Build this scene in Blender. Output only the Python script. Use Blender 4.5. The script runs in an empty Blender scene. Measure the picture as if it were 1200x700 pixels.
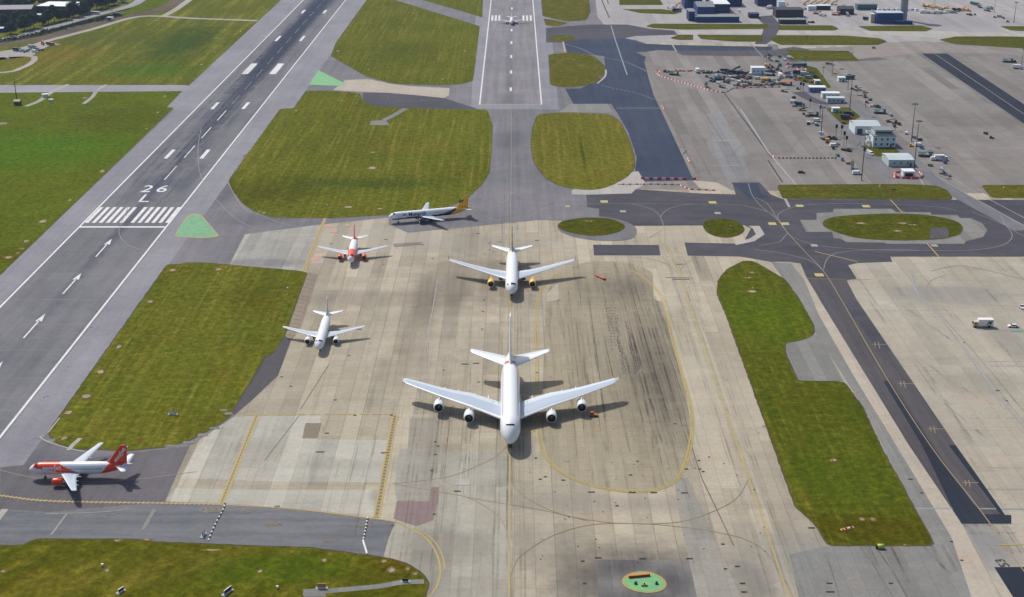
import bpy, math, random
from mathutils import Vector, Matrix, Euler
R = math.radians
# ------------------------------------------------------------------ camera, light, exposure
SC = bpy.context.scene
COL = SC.collection
CAM_H = 213.3; F_PX = 1607.0; PITCH = R(20.5); YAW = R(0.112)
cam_d = bpy.data.cameras.new("camera"); cam = bpy.data.objects.new("camera", cam_d); COL.objects.link(cam)
cam.location = (0, 0, CAM_H)
cam.rotation_mode = 'XYZ'
cam.rotation_euler = (math.pi/2 - PITCH, 0, YAW)
cam_d.sensor_fit = 'HORIZONTAL'; cam_d.sensor_width = 36.0; cam_d.lens = 36.0*F_PX/1200.0
cam_d.clip_start = 1.0; cam_d.clip_end = 30000
SC.camera = cam

SUN_DIR = Vector((-0.50, 0.70, 1.0)).normalized()
world = bpy.data.worlds.new("World"); SC.world = world; world.use_nodes = True
wn = world.node_tree; bg = wn.nodes['Background']
sky = wn.nodes.new('ShaderNodeTexSky'); sky.sky_type = 'NISHITA'; sky.sun_disc = False
sky.sun_elevation = math.asin(SUN_DIR.z); sky.sun_rotation = math.atan2(SUN_DIR.x, SUN_DIR.y)
sky.air_density = 1.0; sky.dust_density = 3.0; sky.ozone_density = 0.5
wn.links.new(sky.outputs[0], bg.inputs['Color']); bg.inputs['Strength'].default_value = 0.10
sun_d = bpy.data.lights.new("sun", 'SUN'); sun_d.energy = 3.4; sun_d.angle = R(0.6); sun_d.color = (1.0, 0.955, 0.88)
sun = bpy.data.objects.new("sun", sun_d); COL.objects.link(sun)
sun.rotation_mode = 'QUATERNION'; sun.rotation_quaternion = SUN_DIR.to_track_quat('Z', 'Y')
sun.location = SUN_DIR*800
SC.view_settings.view_transform = 'Standard'; SC.view_settings.look = 'None'
SC.view_settings.exposure = 0.10; SC.view_settings.gamma = 1.0; SC.view_settings.use_curve_mapping = False
try:
    SC.cycles.max_bounces = 5; SC.cycles.volume_bounces = 0; SC.cycles.transparent_max_bounces = 48
    SC.cycles.use_denoising = True
except Exception: pass

_rot = Euler((math.pi/2 - PITCH, 0, YAW), 'XYZ').to_matrix()
def g(px, py, h=0.0):
    """ground position (at height h) of a point measured in the 1200x700 photograph"""
    d = _rot @ Vector((px-600.0, 350.0-py, -F_PX))
    t = (h-CAM_H)/d.z
    return (d.x*t, d.y*t)
def gv(px, py, h=0.0):
    x, y = g(px, py, h); return Vector((x, y, h))
def mpp(py):           # metres per pixel across, on the ground, in row py
    return CAM_H/(math.cos(PITCH)*(py+250.8))

# ------------------------------------------------------------------ node helper
class NT:
    def __init__(s, name, rough=0.8, spec=0.3, metallic=0.0):
        s.m = bpy.data.materials.new(name); s.m.use_nodes = True
        s.t = s.m.node_tree; s.n = s.t.nodes; s.l = s.t.links
        s.b = s.n['Principled BSDF']; s.b.inputs['Roughness'].default_value = rough
        s.b.inputs['Metallic'].default_value = metallic
        s.b.inputs['Specular IOR Level'].default_value = spec
    def set(s, inp, v):
        if hasattr(v, 'is_output') or isinstance(v, bpy.types.NodeSocket): s.l.new(v, inp)
        else: inp.default_value = v
    def math(s, op, a, b=0.0, c=0.0, clamp=False):
        n = s.n.new('ShaderNodeMath'); n.operation = op; n.use_clamp = clamp
        s.set(n.inputs[0], a); s.set(n.inputs[1], b); s.set(n.inputs[2], c); return n.outputs[0]
    def pos(s, obj=False):
        if obj:
            n = s.n.new('ShaderNodeTexCoord'); return n.outputs['Object']
        return s.n.new('ShaderNodeNewGeometry').outputs['Position']
    def sep(s, v):
        n = s.n.new('ShaderNodeSeparateXYZ'); s.l.new(v, n.inputs[0]); return n.outputs
    def comb(s, x, y, z=0.0):
        n = s.n.new('ShaderNodeCombineXYZ'); s.set(n.inputs[0], x); s.set(n.inputs[1], y); s.set(n.inputs[2], z); return n.outputs[0]
    def noise(s, v, scale=1.0, detail=3.0, rough=0.55, sx=1.0, sy=1.0, off=0.0):
        mp = s.n.new('ShaderNodeMapping'); s.l.new(v, mp.inputs[0])
        mp.inputs['Scale'].default_value = (sx*scale, sy*scale, scale); mp.inputs['Location'].default_value = (off, off*0.7, 0)
        n = s.n.new('ShaderNodeTexNoise'); n.inputs['Scale'].default_value = 1.0
        n.inputs['Detail'].default_value = detail; n.inputs['Roughness'].default_value = rough
        s.l.new(mp.outputs[0], n.inputs['Vector']); return n.outputs['Fac']
    def white(s, v):
        n = s.n.new('ShaderNodeTexWhiteNoise'); n.noise_dimensions = '3D'; s.l.new(v, n.inputs['Vector']); return n.outputs['Value']
    def rng(s, v, a, b, c=0.0, d=1.0, smooth=True):
        n = s.n.new('ShaderNodeMapRange'); n.interpolation_type = 'SMOOTHSTEP' if smooth else 'LINEAR'
        s.set(n.inputs[0], v)
        for i, q in enumerate((a, b, c, d)): s.set(n.inputs[1+i], q)
        return n.outputs[0]
    def mix(s, f, a, b, mode='MIX'):
        n = s.n.new('ShaderNodeMix'); n.data_type = 'RGBA'; n.blend_type = mode
        s.set(n.inputs[0], f)
        for i, q in ((6, a), (7, b)):
            if isinstance(q, (tuple, list)): q = (q[0], q[1], q[2], 1.0)
            s.set(n.inputs[i], q)
        return n.outputs[2]
    def scale(s, col, f):          # colour times a number
        n = s.n.new('ShaderNodeVectorMath'); n.operation = 'SCALE'
        if isinstance(col, (tuple, list)): n.inputs[0].default_value = col[:3]
        else: s.l.new(col, n.inputs[0])
        s.set(n.inputs['Scale'], f); return n.outputs[0]
    def base(s, c):
        if isinstance(c, (tuple, list)): s.b.inputs['Base Color'].default_value = (c[0], c[1], c[2], 1)
        else: s.l.new(c, s.b.inputs['Base Color'])
    def blob(s, p, cx, cy, rx, ry, rot=0.0, edge=0.55, warp=None):
        """soft patch of wear of its own shape: 1 inside, 0 outside"""
        mp = s.n.new('ShaderNodeMapping'); mp.vector_type = 'TEXTURE'; s.l.new(p, mp.inputs[0])
        mp.inputs['Location'].default_value = (cx, cy, 0); mp.inputs['Rotation'].default_value = (0, 0, rot)
        mp.inputs['Scale'].default_value = (rx, ry, 1e6)
        n = s.n.new('ShaderNodeVectorMath'); n.operation = 'LENGTH'; s.l.new(mp.outputs[0], n.inputs[0])
        v = n.outputs['Value']
        if warp is not None: v = s.math('ADD', v, warp)
        return s.rng(v, 1.0, edge, 0.0, 1.0)

def srgb(r, g_, b):
    f = lambda c: (c/12.92 if c <= 0.04045 else ((c+0.055)/1.055)**2.4)
    return (f(r/255), f(g_/255), f(b/255))
LIGHT = 1.45     # what a white ground patch sends back under this sun and sky; photo colour / LIGHT = surface colour
def P(r, g_, b, k=1.0):
    c = srgb(r, g_, b); return tuple(min(0.85, x*k/LIGHT) for x in c)

def simple(name, col, rough=0.6, metallic=0.0, spec=0.4, var=0.12, vs=1.5, coat=0.0):
    t = NT(name, rough, spec, metallic)
    p = t.pos(True); n1 = t.noise(p, vs, 3); 
    t.base(t.scale(col, t.math('MULTIPLY_ADD', n1, var*2, 1-var)))
    if coat: t.b.inputs['Coat Weight'].default_value = coat
    return t.m

# ------------------------------------------------------------------ mesh helper
class MB:
    def __init__(s): s.v = []; s.f = []; s.mi = []; s.sm = []
    def add(s, vs, fs, mi=0, smooth=False):
        o = len(s.v); s.v += [tuple(v) for v in vs]
        s.f += [tuple(i+o for i in f) for f in fs]; s.mi += [mi]*len(fs); s.sm += [smooth]*len(fs); return s
    def box(s, x0, x1, y0, y1, z0, z1, mi=0, top=None, taper=(0, 0)):
        tx, ty = taper
        v = [(x0, y0, z0), (x1, y0, z0), (x1, y1, z0), (x0, y1, z0), (x0+tx, y0+ty, z1), (x1-tx, y0+ty, z1), (x1-tx, y1-ty, z1), (x0+tx, y1-ty, z1)]
        f = [(0, 3, 2, 1), (0, 1, 5, 4), (1, 2, 6, 5), (2, 3, 7, 6), (3, 0, 4, 7)]
        s.add(v, f, mi); o = len(s.v)-8
        s.f.append((o+4, o+5, o+6, o+7)); s.mi.append(mi if top is None else top); s.sm.append(False); return s
    def prism(s, prof, x0, x1, mi=0, axis='x'):
        """closed profile of (a, z) pairs, pushed along x (a=y) or along y (a=x)"""
        n = len(prof)
        mk = (lambda t, a, z: (t, a, z)) if axis == 'x' else (lambda t, a, z: (a, t, z))
        v = [mk(x0, a, z) for a, z in prof]+[mk(x1, a, z) for a, z in prof]
        f = [tuple(range(n))[::-1], tuple(range(n, 2*n))]+[(i, (i+1) % n, n+(i+1) % n, n+i) for i in range(n)]
        return s.add(v, f, mi)
    def tube(s, pts, r, n=8, mi=0, caps=True, r2=None):
        pts = [Vector(p) for p in pts]; k = len(pts); vs = []
        for i, p in enumerate(pts):
            d = (pts[min(i+1, k-1)]-pts[max(i-1, 0)]).normalized()
            u = d.cross(Vector((0, 0, 1))); 
            if u.length < 1e-3: u = d.cross(Vector((0, 1, 0)))
            u.normalize(); w = d.cross(u)
            rr = r if r2 is None else r+(r2-r)*i/(k-1)
            vs += [p+u*rr*math.cos(2*math.pi*j/n)+w*rr*math.sin(2*math.pi*j/n) for j in range(n)]
        fs = [(i*n+j, i*n+(j+1) % n, (i+1)*n+(j+1) % n, (i+1)*n+j) for i in range(k-1) for j in range(n)]
        if caps: fs += [tuple(range(n))[::-1], tuple(range((k-1)*n, k*n))]
        return s.add(vs, fs, mi, n > 6)
    def lathe(s, prof, axis='y', c=(0, 0, 0), n=24, mi=0, smooth=True):
        """prof: (t, r) along the axis"""
        vs = []
        for t, r in prof:
            for j in range(n):
                a = 2*math.pi*j/n; u, w = r*math.cos(a), r*math.sin(a)
                vs.append((c[0]+u, c[1]+t, c[2]+w) if axis == 'y' else ((c[0]+u, c[1]+w, c[2]+t) if axis == 'z' else (c[0]+t, c[1]+u, c[2]+w)))
        fs = [(i*n+j, i*n+(j+1) % n, (i+1)*n+(j+1) % n, (i+1)*n+j) for i in range(len(prof)-1) for j in range(n)]
        return s.add(vs, fs, mi, smooth)
    def wheel(s, x, y, r, w=0.25, z=None, mi=0, axis='x'):
        z = r if z is None else z
        if axis == 'x': s.lathe([(-w/2, 0), (-w/2, r*.9), (-w/2*.7, r), (w/2*.7, r), (w/2, r*.9), (w/2, 0)], 'x', (x, y, z), 12, mi)
        else: s.lathe([(-w/2, 0), (-w/2, r*.9), (-w/2*.7, r), (w/2*.7, r), (w/2, r*.9), (w/2, 0)], 'y', (x, y, z), 12, mi)
        return s
    def mesh(s, name, mats):
        me = bpy.data.meshes.new(name); me.from_pydata(s.v, [], s.f)
        for m in (mats if isinstance(mats, (list, tuple)) else [mats]): me.materials.append(m)
        me.polygons.foreach_set('material_index', s.mi); me.polygons.foreach_set('use_smooth', s.sm); me.update()
        return me
    def build(s, name, mats, parent=None, loc=None):
        o = bpy.data.objects.new(name, s.mesh(name, mats)); COL.objects.link(o)
        if parent is not None: o.parent = parent
        if loc: o.location = loc
        return o
def thing(name, label, cat, loc=(0, 0, 0), rz=0.0, group=None):
    o = bpy.data.objects.new(name, None); COL.objects.link(o); o.empty_display_size = 0.5
    o.location = (loc[0], loc[1], loc[2] if len(loc) > 2 else 0); o.rotation_euler = (0, 0, rz)
    o['label'] = label; o['category'] = cat
    if group: o['group'] = group
    return o
def tag(o, label, cat, group=None):
    o['label'] = label; o['category'] = cat
    if group: o['group'] = group
    return o
def kids(o): return KIDS.get(o.name, None) or [c for c in o.children]
KIDS = {}
def dup(root, loc=None, rz=None, label=None, group=None, mat=None, scale=None):
    r = root.copy(); COL.objects.link(r)
    if loc is not None: r.location = (loc[0], loc[1], loc[2] if len(loc) > 2 else 0)
    if rz is not None: r.rotation_euler = (0, 0, rz)
    if label: r['label'] = label
    if group: r['group'] = group
    if scale: r.scale = (scale,)*3 if not isinstance(scale, (tuple, list)) else scale
    for ch in list(root.children):
        c = ch.copy(); COL.objects.link(c); c.parent = r
        for gc in list(ch.children):
            d = gc.copy(); COL.objects.link(d); d.parent = c
    return r
# ------------------------------------------------------------------ flat things on the ground
def round_poly(pts, r, seg=5):
    pts = [Vector(p[:2]) for p in pts]; n = len(pts); out = []
    for i in range(n):
        a, b, c = pts[i-1], pts[i], pts[(i+1) % n]
        la, lc = (a-b).length, (c-b).length
        if la < 1e-6 or lc < 1e-6: continue
        p = b+(a-b)/la*min(r, la*.48); q = b+(c-b)/lc*min(r, lc*.48)
        for k in range(seg+1):
            t = k/seg; out.append(p*(1-t)**2+b*2*t*(1-t)+q*t*t)
    return out
def clean(pts):
    out = []
    for p in pts:
        if not out or (Vector(p[:2])-Vector(out[-1][:2])).length > 0.02: out.append(p)
    if (Vector(out[0][:2])-Vector(out[-1][:2])).length < 0.02: out.pop()
    return out
from mathutils.geometry import tessellate_polygon
_layer = [0]
def sheet_w(name, pts, z, mat, r=0.0, thick=0.0):
    _layer[0] += 1; z += 0.0004*(_layer[0] % 28)      # no two sheets share a plane
    if r: pts = round_poly(pts, r)
    pts = clean(pts); v = [(p[0], p[1], z) for p in pts]
    tris = tessellate_polygon([[Vector((a, b, 0)) for a, b, c in v]])
    fs = []
    for t in tris:
        a, b, c = (Vector(v[i]) for i in t)
        fs.append(tuple(t) if (b-a).cross(c-a).z > 0 else tuple(reversed(t)))
    m = MB(); m.add(v, fs)
    o = m.build(name, mat); o['kind'] = 'structure'; return o
def sheet(name, px, z, mat, r=0.0):
    return sheet_w(name, [g(*p) for p in px], z, mat, r)
def catmull(pts, step=6):
    P_ = [Vector(p[:2]) for p in pts]; out = []
    for i in range(len(P_)-1):
        p0, p1, p2, p3 = P_[max(i-1, 0)], P_[i], P_[i+1], P_[min(i+2, len(P_)-1)]
        for k in range(step):
            t = k/step
            out.append(0.5*((2*p1)+(-p0+p2)*t+(2*p0-5*p1+4*p2-p3)*t*t+(-p0+3*p1-3*p2+p3)*t**3))
    out.append(P_[-1]); return out
def resample(pts, step):
    out = [pts[0].copy()]; acc = 0
    for a, b in zip(pts, pts[1:]):
        L = (b-a).length
        if L < 1e-6: continue
        d = step-acc
        while d <= L: out.append(a.lerp(b, d/L)); d += step
        acc = (L-(d-step))
    return out
def ribbon(mb, pts, w, z, off=0.0, dash=None):
    """a painted line of width w, shifted sideways by off"""
    pts = [Vector(p[:2]) for p in pts]; n = len(pts); L = []; Rr = []
    for i in range(n):
        d = pts[min(i+1, n-1)]-pts[max(i-1, 0)]
        if d.length < 1e-9: d = Vector((0, 1))
        d.normalize(); nn = Vector((-d.y, d.x))
        L.append(pts[i]+nn*(off+w/2)); Rr.append(pts[i]+nn*(off-w/2))
    acc = 0
    for i in range(n-1):
        s_ = (pts[i+1]-pts[i]).length
        if dash is None or (acc % (dash[0]+dash[1])) < dash[0]:
            mb.add([(Rr[i].x, Rr[i].y, z), (Rr[i+1].x, Rr[i+1].y, z), (L[i+1].x, L[i+1].y, z), (L[i].x, L[i].y, z)], [(0, 1, 2, 3)])
        acc += s_
def line(name, px, w, z, mat, smooth=True, off=0.0, dash=None, worldpts=False, n=6):
    _layer[0] += 1; z += 0.0004*(_layer[0] % 28)
    pts = [Vector(p) for p in (px if worldpts else [g(*p) for p in px])]
    if smooth and len(pts) > 2: pts = catmull(pts, n)
    if dash: pts = resample(pts, min(dash)/2.0 if isinstance(dash, tuple) else 1)
    m = MB(); ribbon(m, pts, w, z, off, dash); 
    m.f = [tuple(reversed(f)) if poly_down(m.v, f) else f for f in m.f]
    o = m.build(name, mat); o['kind'] = 'structure'; return o
def poly_down(v, f):
    a, b, c = (Vector(v[i]) for i in f[:3]); return (b-a).cross(c-a).z < 0
_text_cache = {}
def text_mesh(s, bold=0.0, shear=0.0):
    """flat triangulated lettering: (verts2d, faces), cap height about 0.7"""
    key = (s, bold, shear)
    if key in _text_cache: return _text_cache[key]
    cu = bpy.data.curves.new("lettering_source", 'FONT'); cu.body = s; cu.size = 1.0; cu.offset = bold; cu.shear = shear
    cu.resolution_u = 3
    ob = bpy.data.objects.new("lettering_source", cu); COL.objects.link(ob)
    dg = bpy.context.evaluated_depsgraph_get(); me = ob.evaluated_get(dg).to_mesh()
    import bmesh
    bm = bmesh.new(); bm.from_mesh(me)
    for k in range(-4, 14):                       # slice into bands so that the letters can follow a curved body
        bmesh.ops.bisect_plane(bm, geom=bm.verts[:]+bm.edges[:]+bm.faces[:], plane_co=(0, k*.08+.003, 0), plane_no=(0, 1, 0))
    bm.verts.index_update()
    vs = [(v.co.x, v.co.y) for v in bm.verts]; fs = [tuple(v.index for v in f.verts) for f in bm.faces]; bm.free()
    ob.evaluated_get(dg).to_mesh_clear(); bpy.data.objects.remove(ob); bpy.data.curves.remove(cu)
    _text_cache[key] = (vs, fs); return vs, fs
# ------------------------------------------------------------------ surfaces of the airfield
def grass_mat(name, a, b, dry, streak=0.5, sx=0.35, sy=0.012, blobs=(), rot=0.0, dark=None):
    t = NT(name, 1.0, 0.0); p0 = t.pos()
    mp = t.n.new('ShaderNodeMapping'); mp.inputs['Rotation'].default_value = (0, 0, rot); t.l.new(p0, mp.inputs[0]); p = mp.outputs[0]
    big = t.noise(p, 0.014, 4, 0.6, off=3); med = t.noise(p, 0.07, 4, 0.7, off=11); clump = t.noise(p, 0.26, 4, 0.75, off=21)
    st = t.noise(p, 1.0, 3, 0.65, sx=sx, sy=sy, off=5); fine = t.noise(p, 0.45, 3, 0.75); hue = t.noise(p, 0.05, 3, 0.6, off=33)
    st2 = t.noise(p, 1.0, 2, 0.5, sx=sx*0.22, sy=sy*0.5, off=15); st3 = t.noise(p, 1.0, 3, 0.6, sx=sx*3.0, sy=sy*3, off=25)
    c = t.mix(t.rng(big, 0.35, 0.65), a, b)
    c = t.mix(t.math('MULTIPLY', t.rng(hue, 0.52, 0.72), 0.45), c, (a[0]*1.22, a[1]*0.88, a[2]*0.9))      # rusty drier turf
    c = t.mix(t.math('MULTIPLY', t.rng(hue, 0.46, 0.28), 0.40), c, (a[0]*0.72, a[1]*1.08, a[2]*0.9))      # lush turf
    w = t.math('ADD', t.math('MULTIPLY', t.rng(st, 0.45, 0.75), streak), t.math('MULTIPLY', t.rng(clump, 0.5, 0.78), 0.42))
    w = t.math('ADD', w, t.math('MULTIPLY', t.rng(st3, 0.5, 0.75), streak*0.35))
    w = t.math('MULTIPLY', w, t.math('MULTIPLY', t.rng(st2, 0.3, 0.65, 0.4, 1.0), t.rng(med, 0.3, 0.62, 0.45, 1.0)), clamp=True)
    c = t.mix(w, c, dry)
    for (cx, cy, rx, ry, rt, col, k) in blobs:
        c = t.mix(t.math('MULTIPLY', t.blob(p0, cx, cy, rx, ry, rt, 0.1, t.math('MULTIPLY_ADD', med, 1.2, -0.6)), k), c, col)
    c = t.scale(c, t.rng(fine, 0.25, 0.75, 0.80, 1.42)); c = t.scale(c, t.rng(clump, 0.3, 0.7, 0.78, 1.22)); c = t.scale(c, t.rng(st, 0.3, 0.7, 0.93, 1.07))
    c = t.mix(1.0, c, (.96, .88, .60), 'MULTIPLY')
    t.base(c)
    bp = t.n.new('ShaderNodeBump'); bp.inputs['Strength'].default_value = 0.5; bp.inputs['Distance'].default_value = 0.4
    t.l.new(fine, bp.inputs['Height']); t.l.new(bp.outputs[0], t.b.inputs['Normal'])
    return t.m
def concrete_mat(name, col, slab=6.1, slaby=6.1, joint=0.35, tone=0.10, streak=0.15, blobs=(), dirt=(0.13, 0.12, 0.11), off=0.0, tint=None, jy=0.4):
    t = NT(name, 0.9, 0.15); p = t.pos(); x, y, z = t.sep(p)
    fx = t.math('DIVIDE', t.math('ADD', x, off), slab); lane = t.math('FLOOR', fx)
    fy = t.math('DIVIDE', y, slaby); row = t.math('FLOOR', fy)
    jx = t.rng(t.math('ABSOLUTE', t.math('SUBTRACT', t.math('FRACT', fx), 0.5)), 0.458, 0.5, 0, 1)
    jyv = t.rng(t.math('ABSOLUTE', t.math('SUBTRACT', t.math('FRACT', fy), 0.5)), 0.47, 0.5, 0, jy)
    lr = t.white(t.comb(lane, 3.3, 0.0))
    jx = t.math('MULTIPLY', jx, t.math('MULTIPLY_ADD', t.white(t.comb(lane, 8.1, 0.)), 0.8, 0.35))
    bay = t.white(t.comb(lane, t.math('FLOOR', t.math('ADD', t.math('DIVIDE', y, slaby*9), t.math('MULTIPLY', lr, 7))), 1.0))
    sl = t.white(t.comb(lane, row, 2.0))
    v = t.math('MULTIPLY_ADD', lr, tone*1.2, 1-tone*1.1)
    v = t.math('ADD', v, t.math('MULTIPLY_ADD', bay, tone*1.3, -tone*0.65)); v = t.math('ADD', v, t.math('MULTIPLY_ADD', sl, tone*0.5, -tone*0.25))
    big = t.noise(p, 0.02, 4, 0.6, off=2); med = t.noise(p, 0.16, 4, 0.7, off=9); stn = t.noise(p, 1.0, 4, 0.65, sx=0.35, sy=0.016, off=4)
    cross = t.noise(p, 1.0, 4, 0.7, sx=0.02, sy=0.14, off=7)
    v = t.math('ADD', v, t.math('MULTIPLY_ADD', big, 0.30, -0.15)); v = t.math('ADD', v, t.math('MULTIPLY_ADD', med, 0.22, -0.11))
    v = t.math('ADD', v, t.math('MULTIPLY_ADD', cross, 0.24, -0.12))
    stm = t.noise(p, 1.0, 3, 0.7, sx=1.3, sy=0.03, off=61); v = t.math('SUBTRACT', v, t.math('MULTIPLY', t.rng(stn, 0.5, 0.78), streak))
    v = t.math('SUBTRACT', v, t.math('MULTIPLY', t.math('MULTIPLY', t.rng(stm, 0.52, 0.75), t.rng(stn, 0.4, 0.65)), streak*0.9))
    c = t.mix(t.rng(big, 0.35, 0.65), col, tint or tuple(q*0.96 for q in col))
    hue = t.noise(p, 0.05, 4, 0.7, off=41)
    c = t.mix(t.math('MULTIPLY', t.rng(hue, 0.52, 0.7), 0.5), c, (col[0]*1.06, col[1]*0.93, col[2]*0.9)); c = t.mix(t.math('MULTIPLY', t.rng(hue, 0.47, 0.3), 0.5), c, (col[0]*0.92, col[1]*0.97, col[2]*1.02))
    c = t.scale(c, v); fine = t.noise(p, 0.6, 3, 0.75, off=51); c = t.scale(c, t.rng(fine, 0.3, 0.7, 0.93, 1.07))
    jj = t.math('MULTIPLY', t.math('MAXIMUM', jx, jyv), joint)
    c = t.mix(jj, c, tuple(q*0.35 for q in col))
    warp = t.math('ADD', t.math('MULTIPLY_ADD', med, 0.5, -0.25), t.math('MULTIPLY_ADD', stn, 0.5, -0.25))
    for bl in blobs:
        cx, cy, rx, ry, k = bl[:5]; rt = bl[5] if len(bl) > 5 else 0.0; dc = bl[6] if len(bl) > 6 else dirt; ed = bl[7] if len(bl) > 7 else 0.3
        fac = t.math('MULTIPLY', t.blob(p, cx, cy, rx, ry, rt, ed, warp), k)
        fac = t.math('MULTIPLY', fac, t.rng(stn, 0.2, 0.6, 0.45, 1.0))
        c = t.mix(fac, c, dc)
    t.base(c); return t.m
def asphalt_mat(name, col, tint=None, streak=0.15, blobs=(), fine=0.15, sy=0.01, sx=0.25, seam=0.0, dirt=(0.035, 0.037, 0.042)):
    t = NT(name, 0.9, 0.12); p = t.pos(); x, y, z = t.sep(p)
    big = t.noise(p, 0.015, 4, 0.6, off=1); med = t.noise(p, 0.12, 4, 0.7, off=8); st = t.noise(p, 1.0, 4, 0.6, sx=sx, sy=sy, off=6)
    v = t.math('MULTIPLY_ADD', big, 0.3, 0.85); v = t.math('ADD', v, t.math('MULTIPLY_ADD', med, fine*2, -fine))
    v = t.math('SUBTRACT', v, t.math('MULTIPLY_ADD', t.rng(st, 0.35, 0.7), streak*2, -streak))
    if seam:
        fx = t.math('DIVIDE', x, 7.5); v = t.math('MULTIPLY', v, t.math('MULTIPLY_ADD', t.white(t.comb(t.math('FLOOR', fx), t.math('FLOOR', t.math('DIVIDE', y, 55)), 0.)), seam, 1-seam/2))
    c = t.mix(t.rng(big, 0.35, 0.65), col, tint or tuple(q*1.08 for q in col)); c = t.scale(c, v)
    hue = t.noise(p, 0.04, 4, 0.7, off=41); c = t.mix(t.math('MULTIPLY', t.rng(hue, 0.5, 0.7), 0.5), c, (col[0]*1.08, col[1]*1.02, col[2]*0.94)); f2 = t.noise(p, 0.5, 3, 0.75, off=51); c = t.scale(c, t.rng(f2, 0.3, 0.7, 0.93, 1.07))
    warp = t.math('ADD', t.math('MULTIPLY_ADD', med, 0.5, -0.25), t.math('MULTIPLY_ADD', st, 0.8, -0.4))
    for (cx, cy, rx, ry, k) in blobs:
        c = t.mix(t.math('MULTIPLY', t.math('MULTIPLY', t.blob(p, cx, cy, rx, ry, 0, 0.35, t.math('MULTIPLY', warp, 0.8)), k), t.rng(st, 0.15, 0.6, 0.72, 1)), c, dirt)
    t.base(c); return t.m
def paint_mat(name, col, under, wear=0.35, sc=1.2):
    t = NT(name, 0.7, 0.3); p = t.pos(); n1 = t.noise(p, sc, 4, 0.7); n2 = t.noise(p, 0.15, 2)
    f = t.math('MULTIPLY', t.rng(t.math('ADD', n1, t.math('MULTIPLY', n2, 0.4)), 0.55, 0.95), wear*1.6, clamp=True)
    t.base(t.mix(f, col, under)); return t.m

G = grass_mat
CONC = P(192, 183, 162, 1.04)
def wp(px, py, rx, ry, k, *a):           # blob at a photographed spot, radii in metres
    x, y = g(px, py); return (x, y, rx, ry, k)+a
BLU = P(140, 145, 152)
m_conc = concrete_mat('concrete_apron', CONC, blobs=[
    wp(745, 668, 34, 24, .95, 0, P(90, 86, 84), .1), wp(880, 690, 10, 22, .6, 0, P(105, 102, 100)), wp(690, 690, 16, 14, .5, 0, P(100, 97, 95)),
    wp(515, 640, 17, 14, .45, 0, P(118, 112, 104)), wp(640, 480, 22, 20, .35, 0, P(140, 130, 112)), wp(430, 350, 60, 16, .5, 0, P(140, 132, 118)), wp(500, 345, 8, 50, .6, 0, P(118, 110, 98)), wp(535, 340, 9, 40, .6, 0, P(122, 114, 102)), wp(575, 330, 8, 50, .5, 0, P(128, 120, 108)), wp(470, 430, 14, 40, .3, 0, P(140, 130, 114)), wp(520, 590, 18, 8, .4, 0, P(142, 138, 130)), wp(700, 590, 60, 8, .5, 0, P(148, 142, 134)), wp(620, 640, 22, 20, .35, 0, P(140, 136, 126)), wp(300, 290, 22, 12, .3, 0, P(160, 160, 158)),
    wp(550, 330, 40, 50, .35, 0, P(135, 126, 112)), wp(560, 285, 60, 18, .4, 0, P(158, 152, 142)), wp(430, 278, 60, 40, .4, 0, P(194, 190, 178)), wp(560, 310, 40, 8, .4, 0, P(140, 132, 118)), wp(330, 590, 40, 12, .3, 0, P(150, 148, 138)),
    wp(500, 545, 26, 10, .5, 0, P(148, 148, 145)), wp(560, 425, 10, 60, .25, 0, P(150, 142, 128)), wp(870, 480, 60, 90, .30, 0, P(196, 186, 168)),
    wp(830, 270, 50, 30, .4, 0, P(200, 190, 172)), wp(490, 390, 12, 60, .35, 0, P(132, 122, 108)), wp(950, 660, 45, 30, .5, 0, P(138, 138, 138))],
    tint=P(196, 186, 166, 1.04), tone=0.17, streak=.20, joint=.62)
m_stand = concrete_mat('concrete_stand_stained', P(180, 170, 146), slab=3.05, slaby=4.2, joint=0.50, tone=0.08, streak=0.42, jy=.7, blobs=[
    wp(752, 430, 25, 105, .62, 0, P(112, 105, 94), .0), wp(774, 440, 11, 90, .5, 0, P(96, 91, 84), .05), wp(740, 338, 17, 30, .6, 0, P(88, 83, 76), .05),
    wp(695, 338, 18, 34, .45, 0, P(116, 108, 96), .05), wp(675, 400, 5, 80, .3, 0, P(120, 112, 98), .05), wp(730, 400, 9, 40, .35, 0, P(190, 182, 162), .1)])
m_conc_r = concrete_mat('concrete_apron_right', P(190, 182, 165), slab=7.6, slaby=7.6, joint=0.30, tone=0.11, streak=0.12, blobs=[
    wp(1110, 345, 40, 20, .5, 0, P(140, 140, 142)), wp(1150, 450, 30, 16, .5, 0, P(150, 144, 132)), wp(1180, 400, 10, 30, .4, 0, P(140, 140, 140)),
    wp(1060, 620, 40, 40, .6, 0, P(135, 135, 136)), wp(1150, 640, 14, 22, .6, 0, P(135, 138, 146)), wp(1175, 560, 20, 30, .3, 0, P(165, 155, 142))],
    tint=P(194, 187, 171))
m_conc_far = concrete_mat('concrete_apron_far', P(150, 145, 141), slab=7.6, slaby=9, joint=0.32, tone=0.16, streak=0.12, blobs=[
    wp(900, 150, 30, 90, .35, 0, P(120, 118, 116)), wp(1150, 140, 60, 40, .4, 0, P(108, 102, 98)), wp(1060, 100, 30, 120, .3, 0, P(146, 142, 140)),
    wp(850, 190, 30, 50, .3, 0, P(125, 122, 122)), wp(1170, 200, 60, 40, .3, 0, P(148, 142, 134))], tint=P(154, 149, 144))
m_conc_term = concrete_mat('concrete_terminal', P(186, 182, 182), slab=7.6, slaby=9, joint=.1, tone=.1, streak=.15, blobs=[wp(1120, 25, 90, 60, .5, 0, P(150, 150, 156)), wp(1000, 24, 40, 40, .4, 0, P(160, 160, 164)), wp(730, 22, 60, 60, .4, 0, P(160, 158, 160))])
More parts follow.
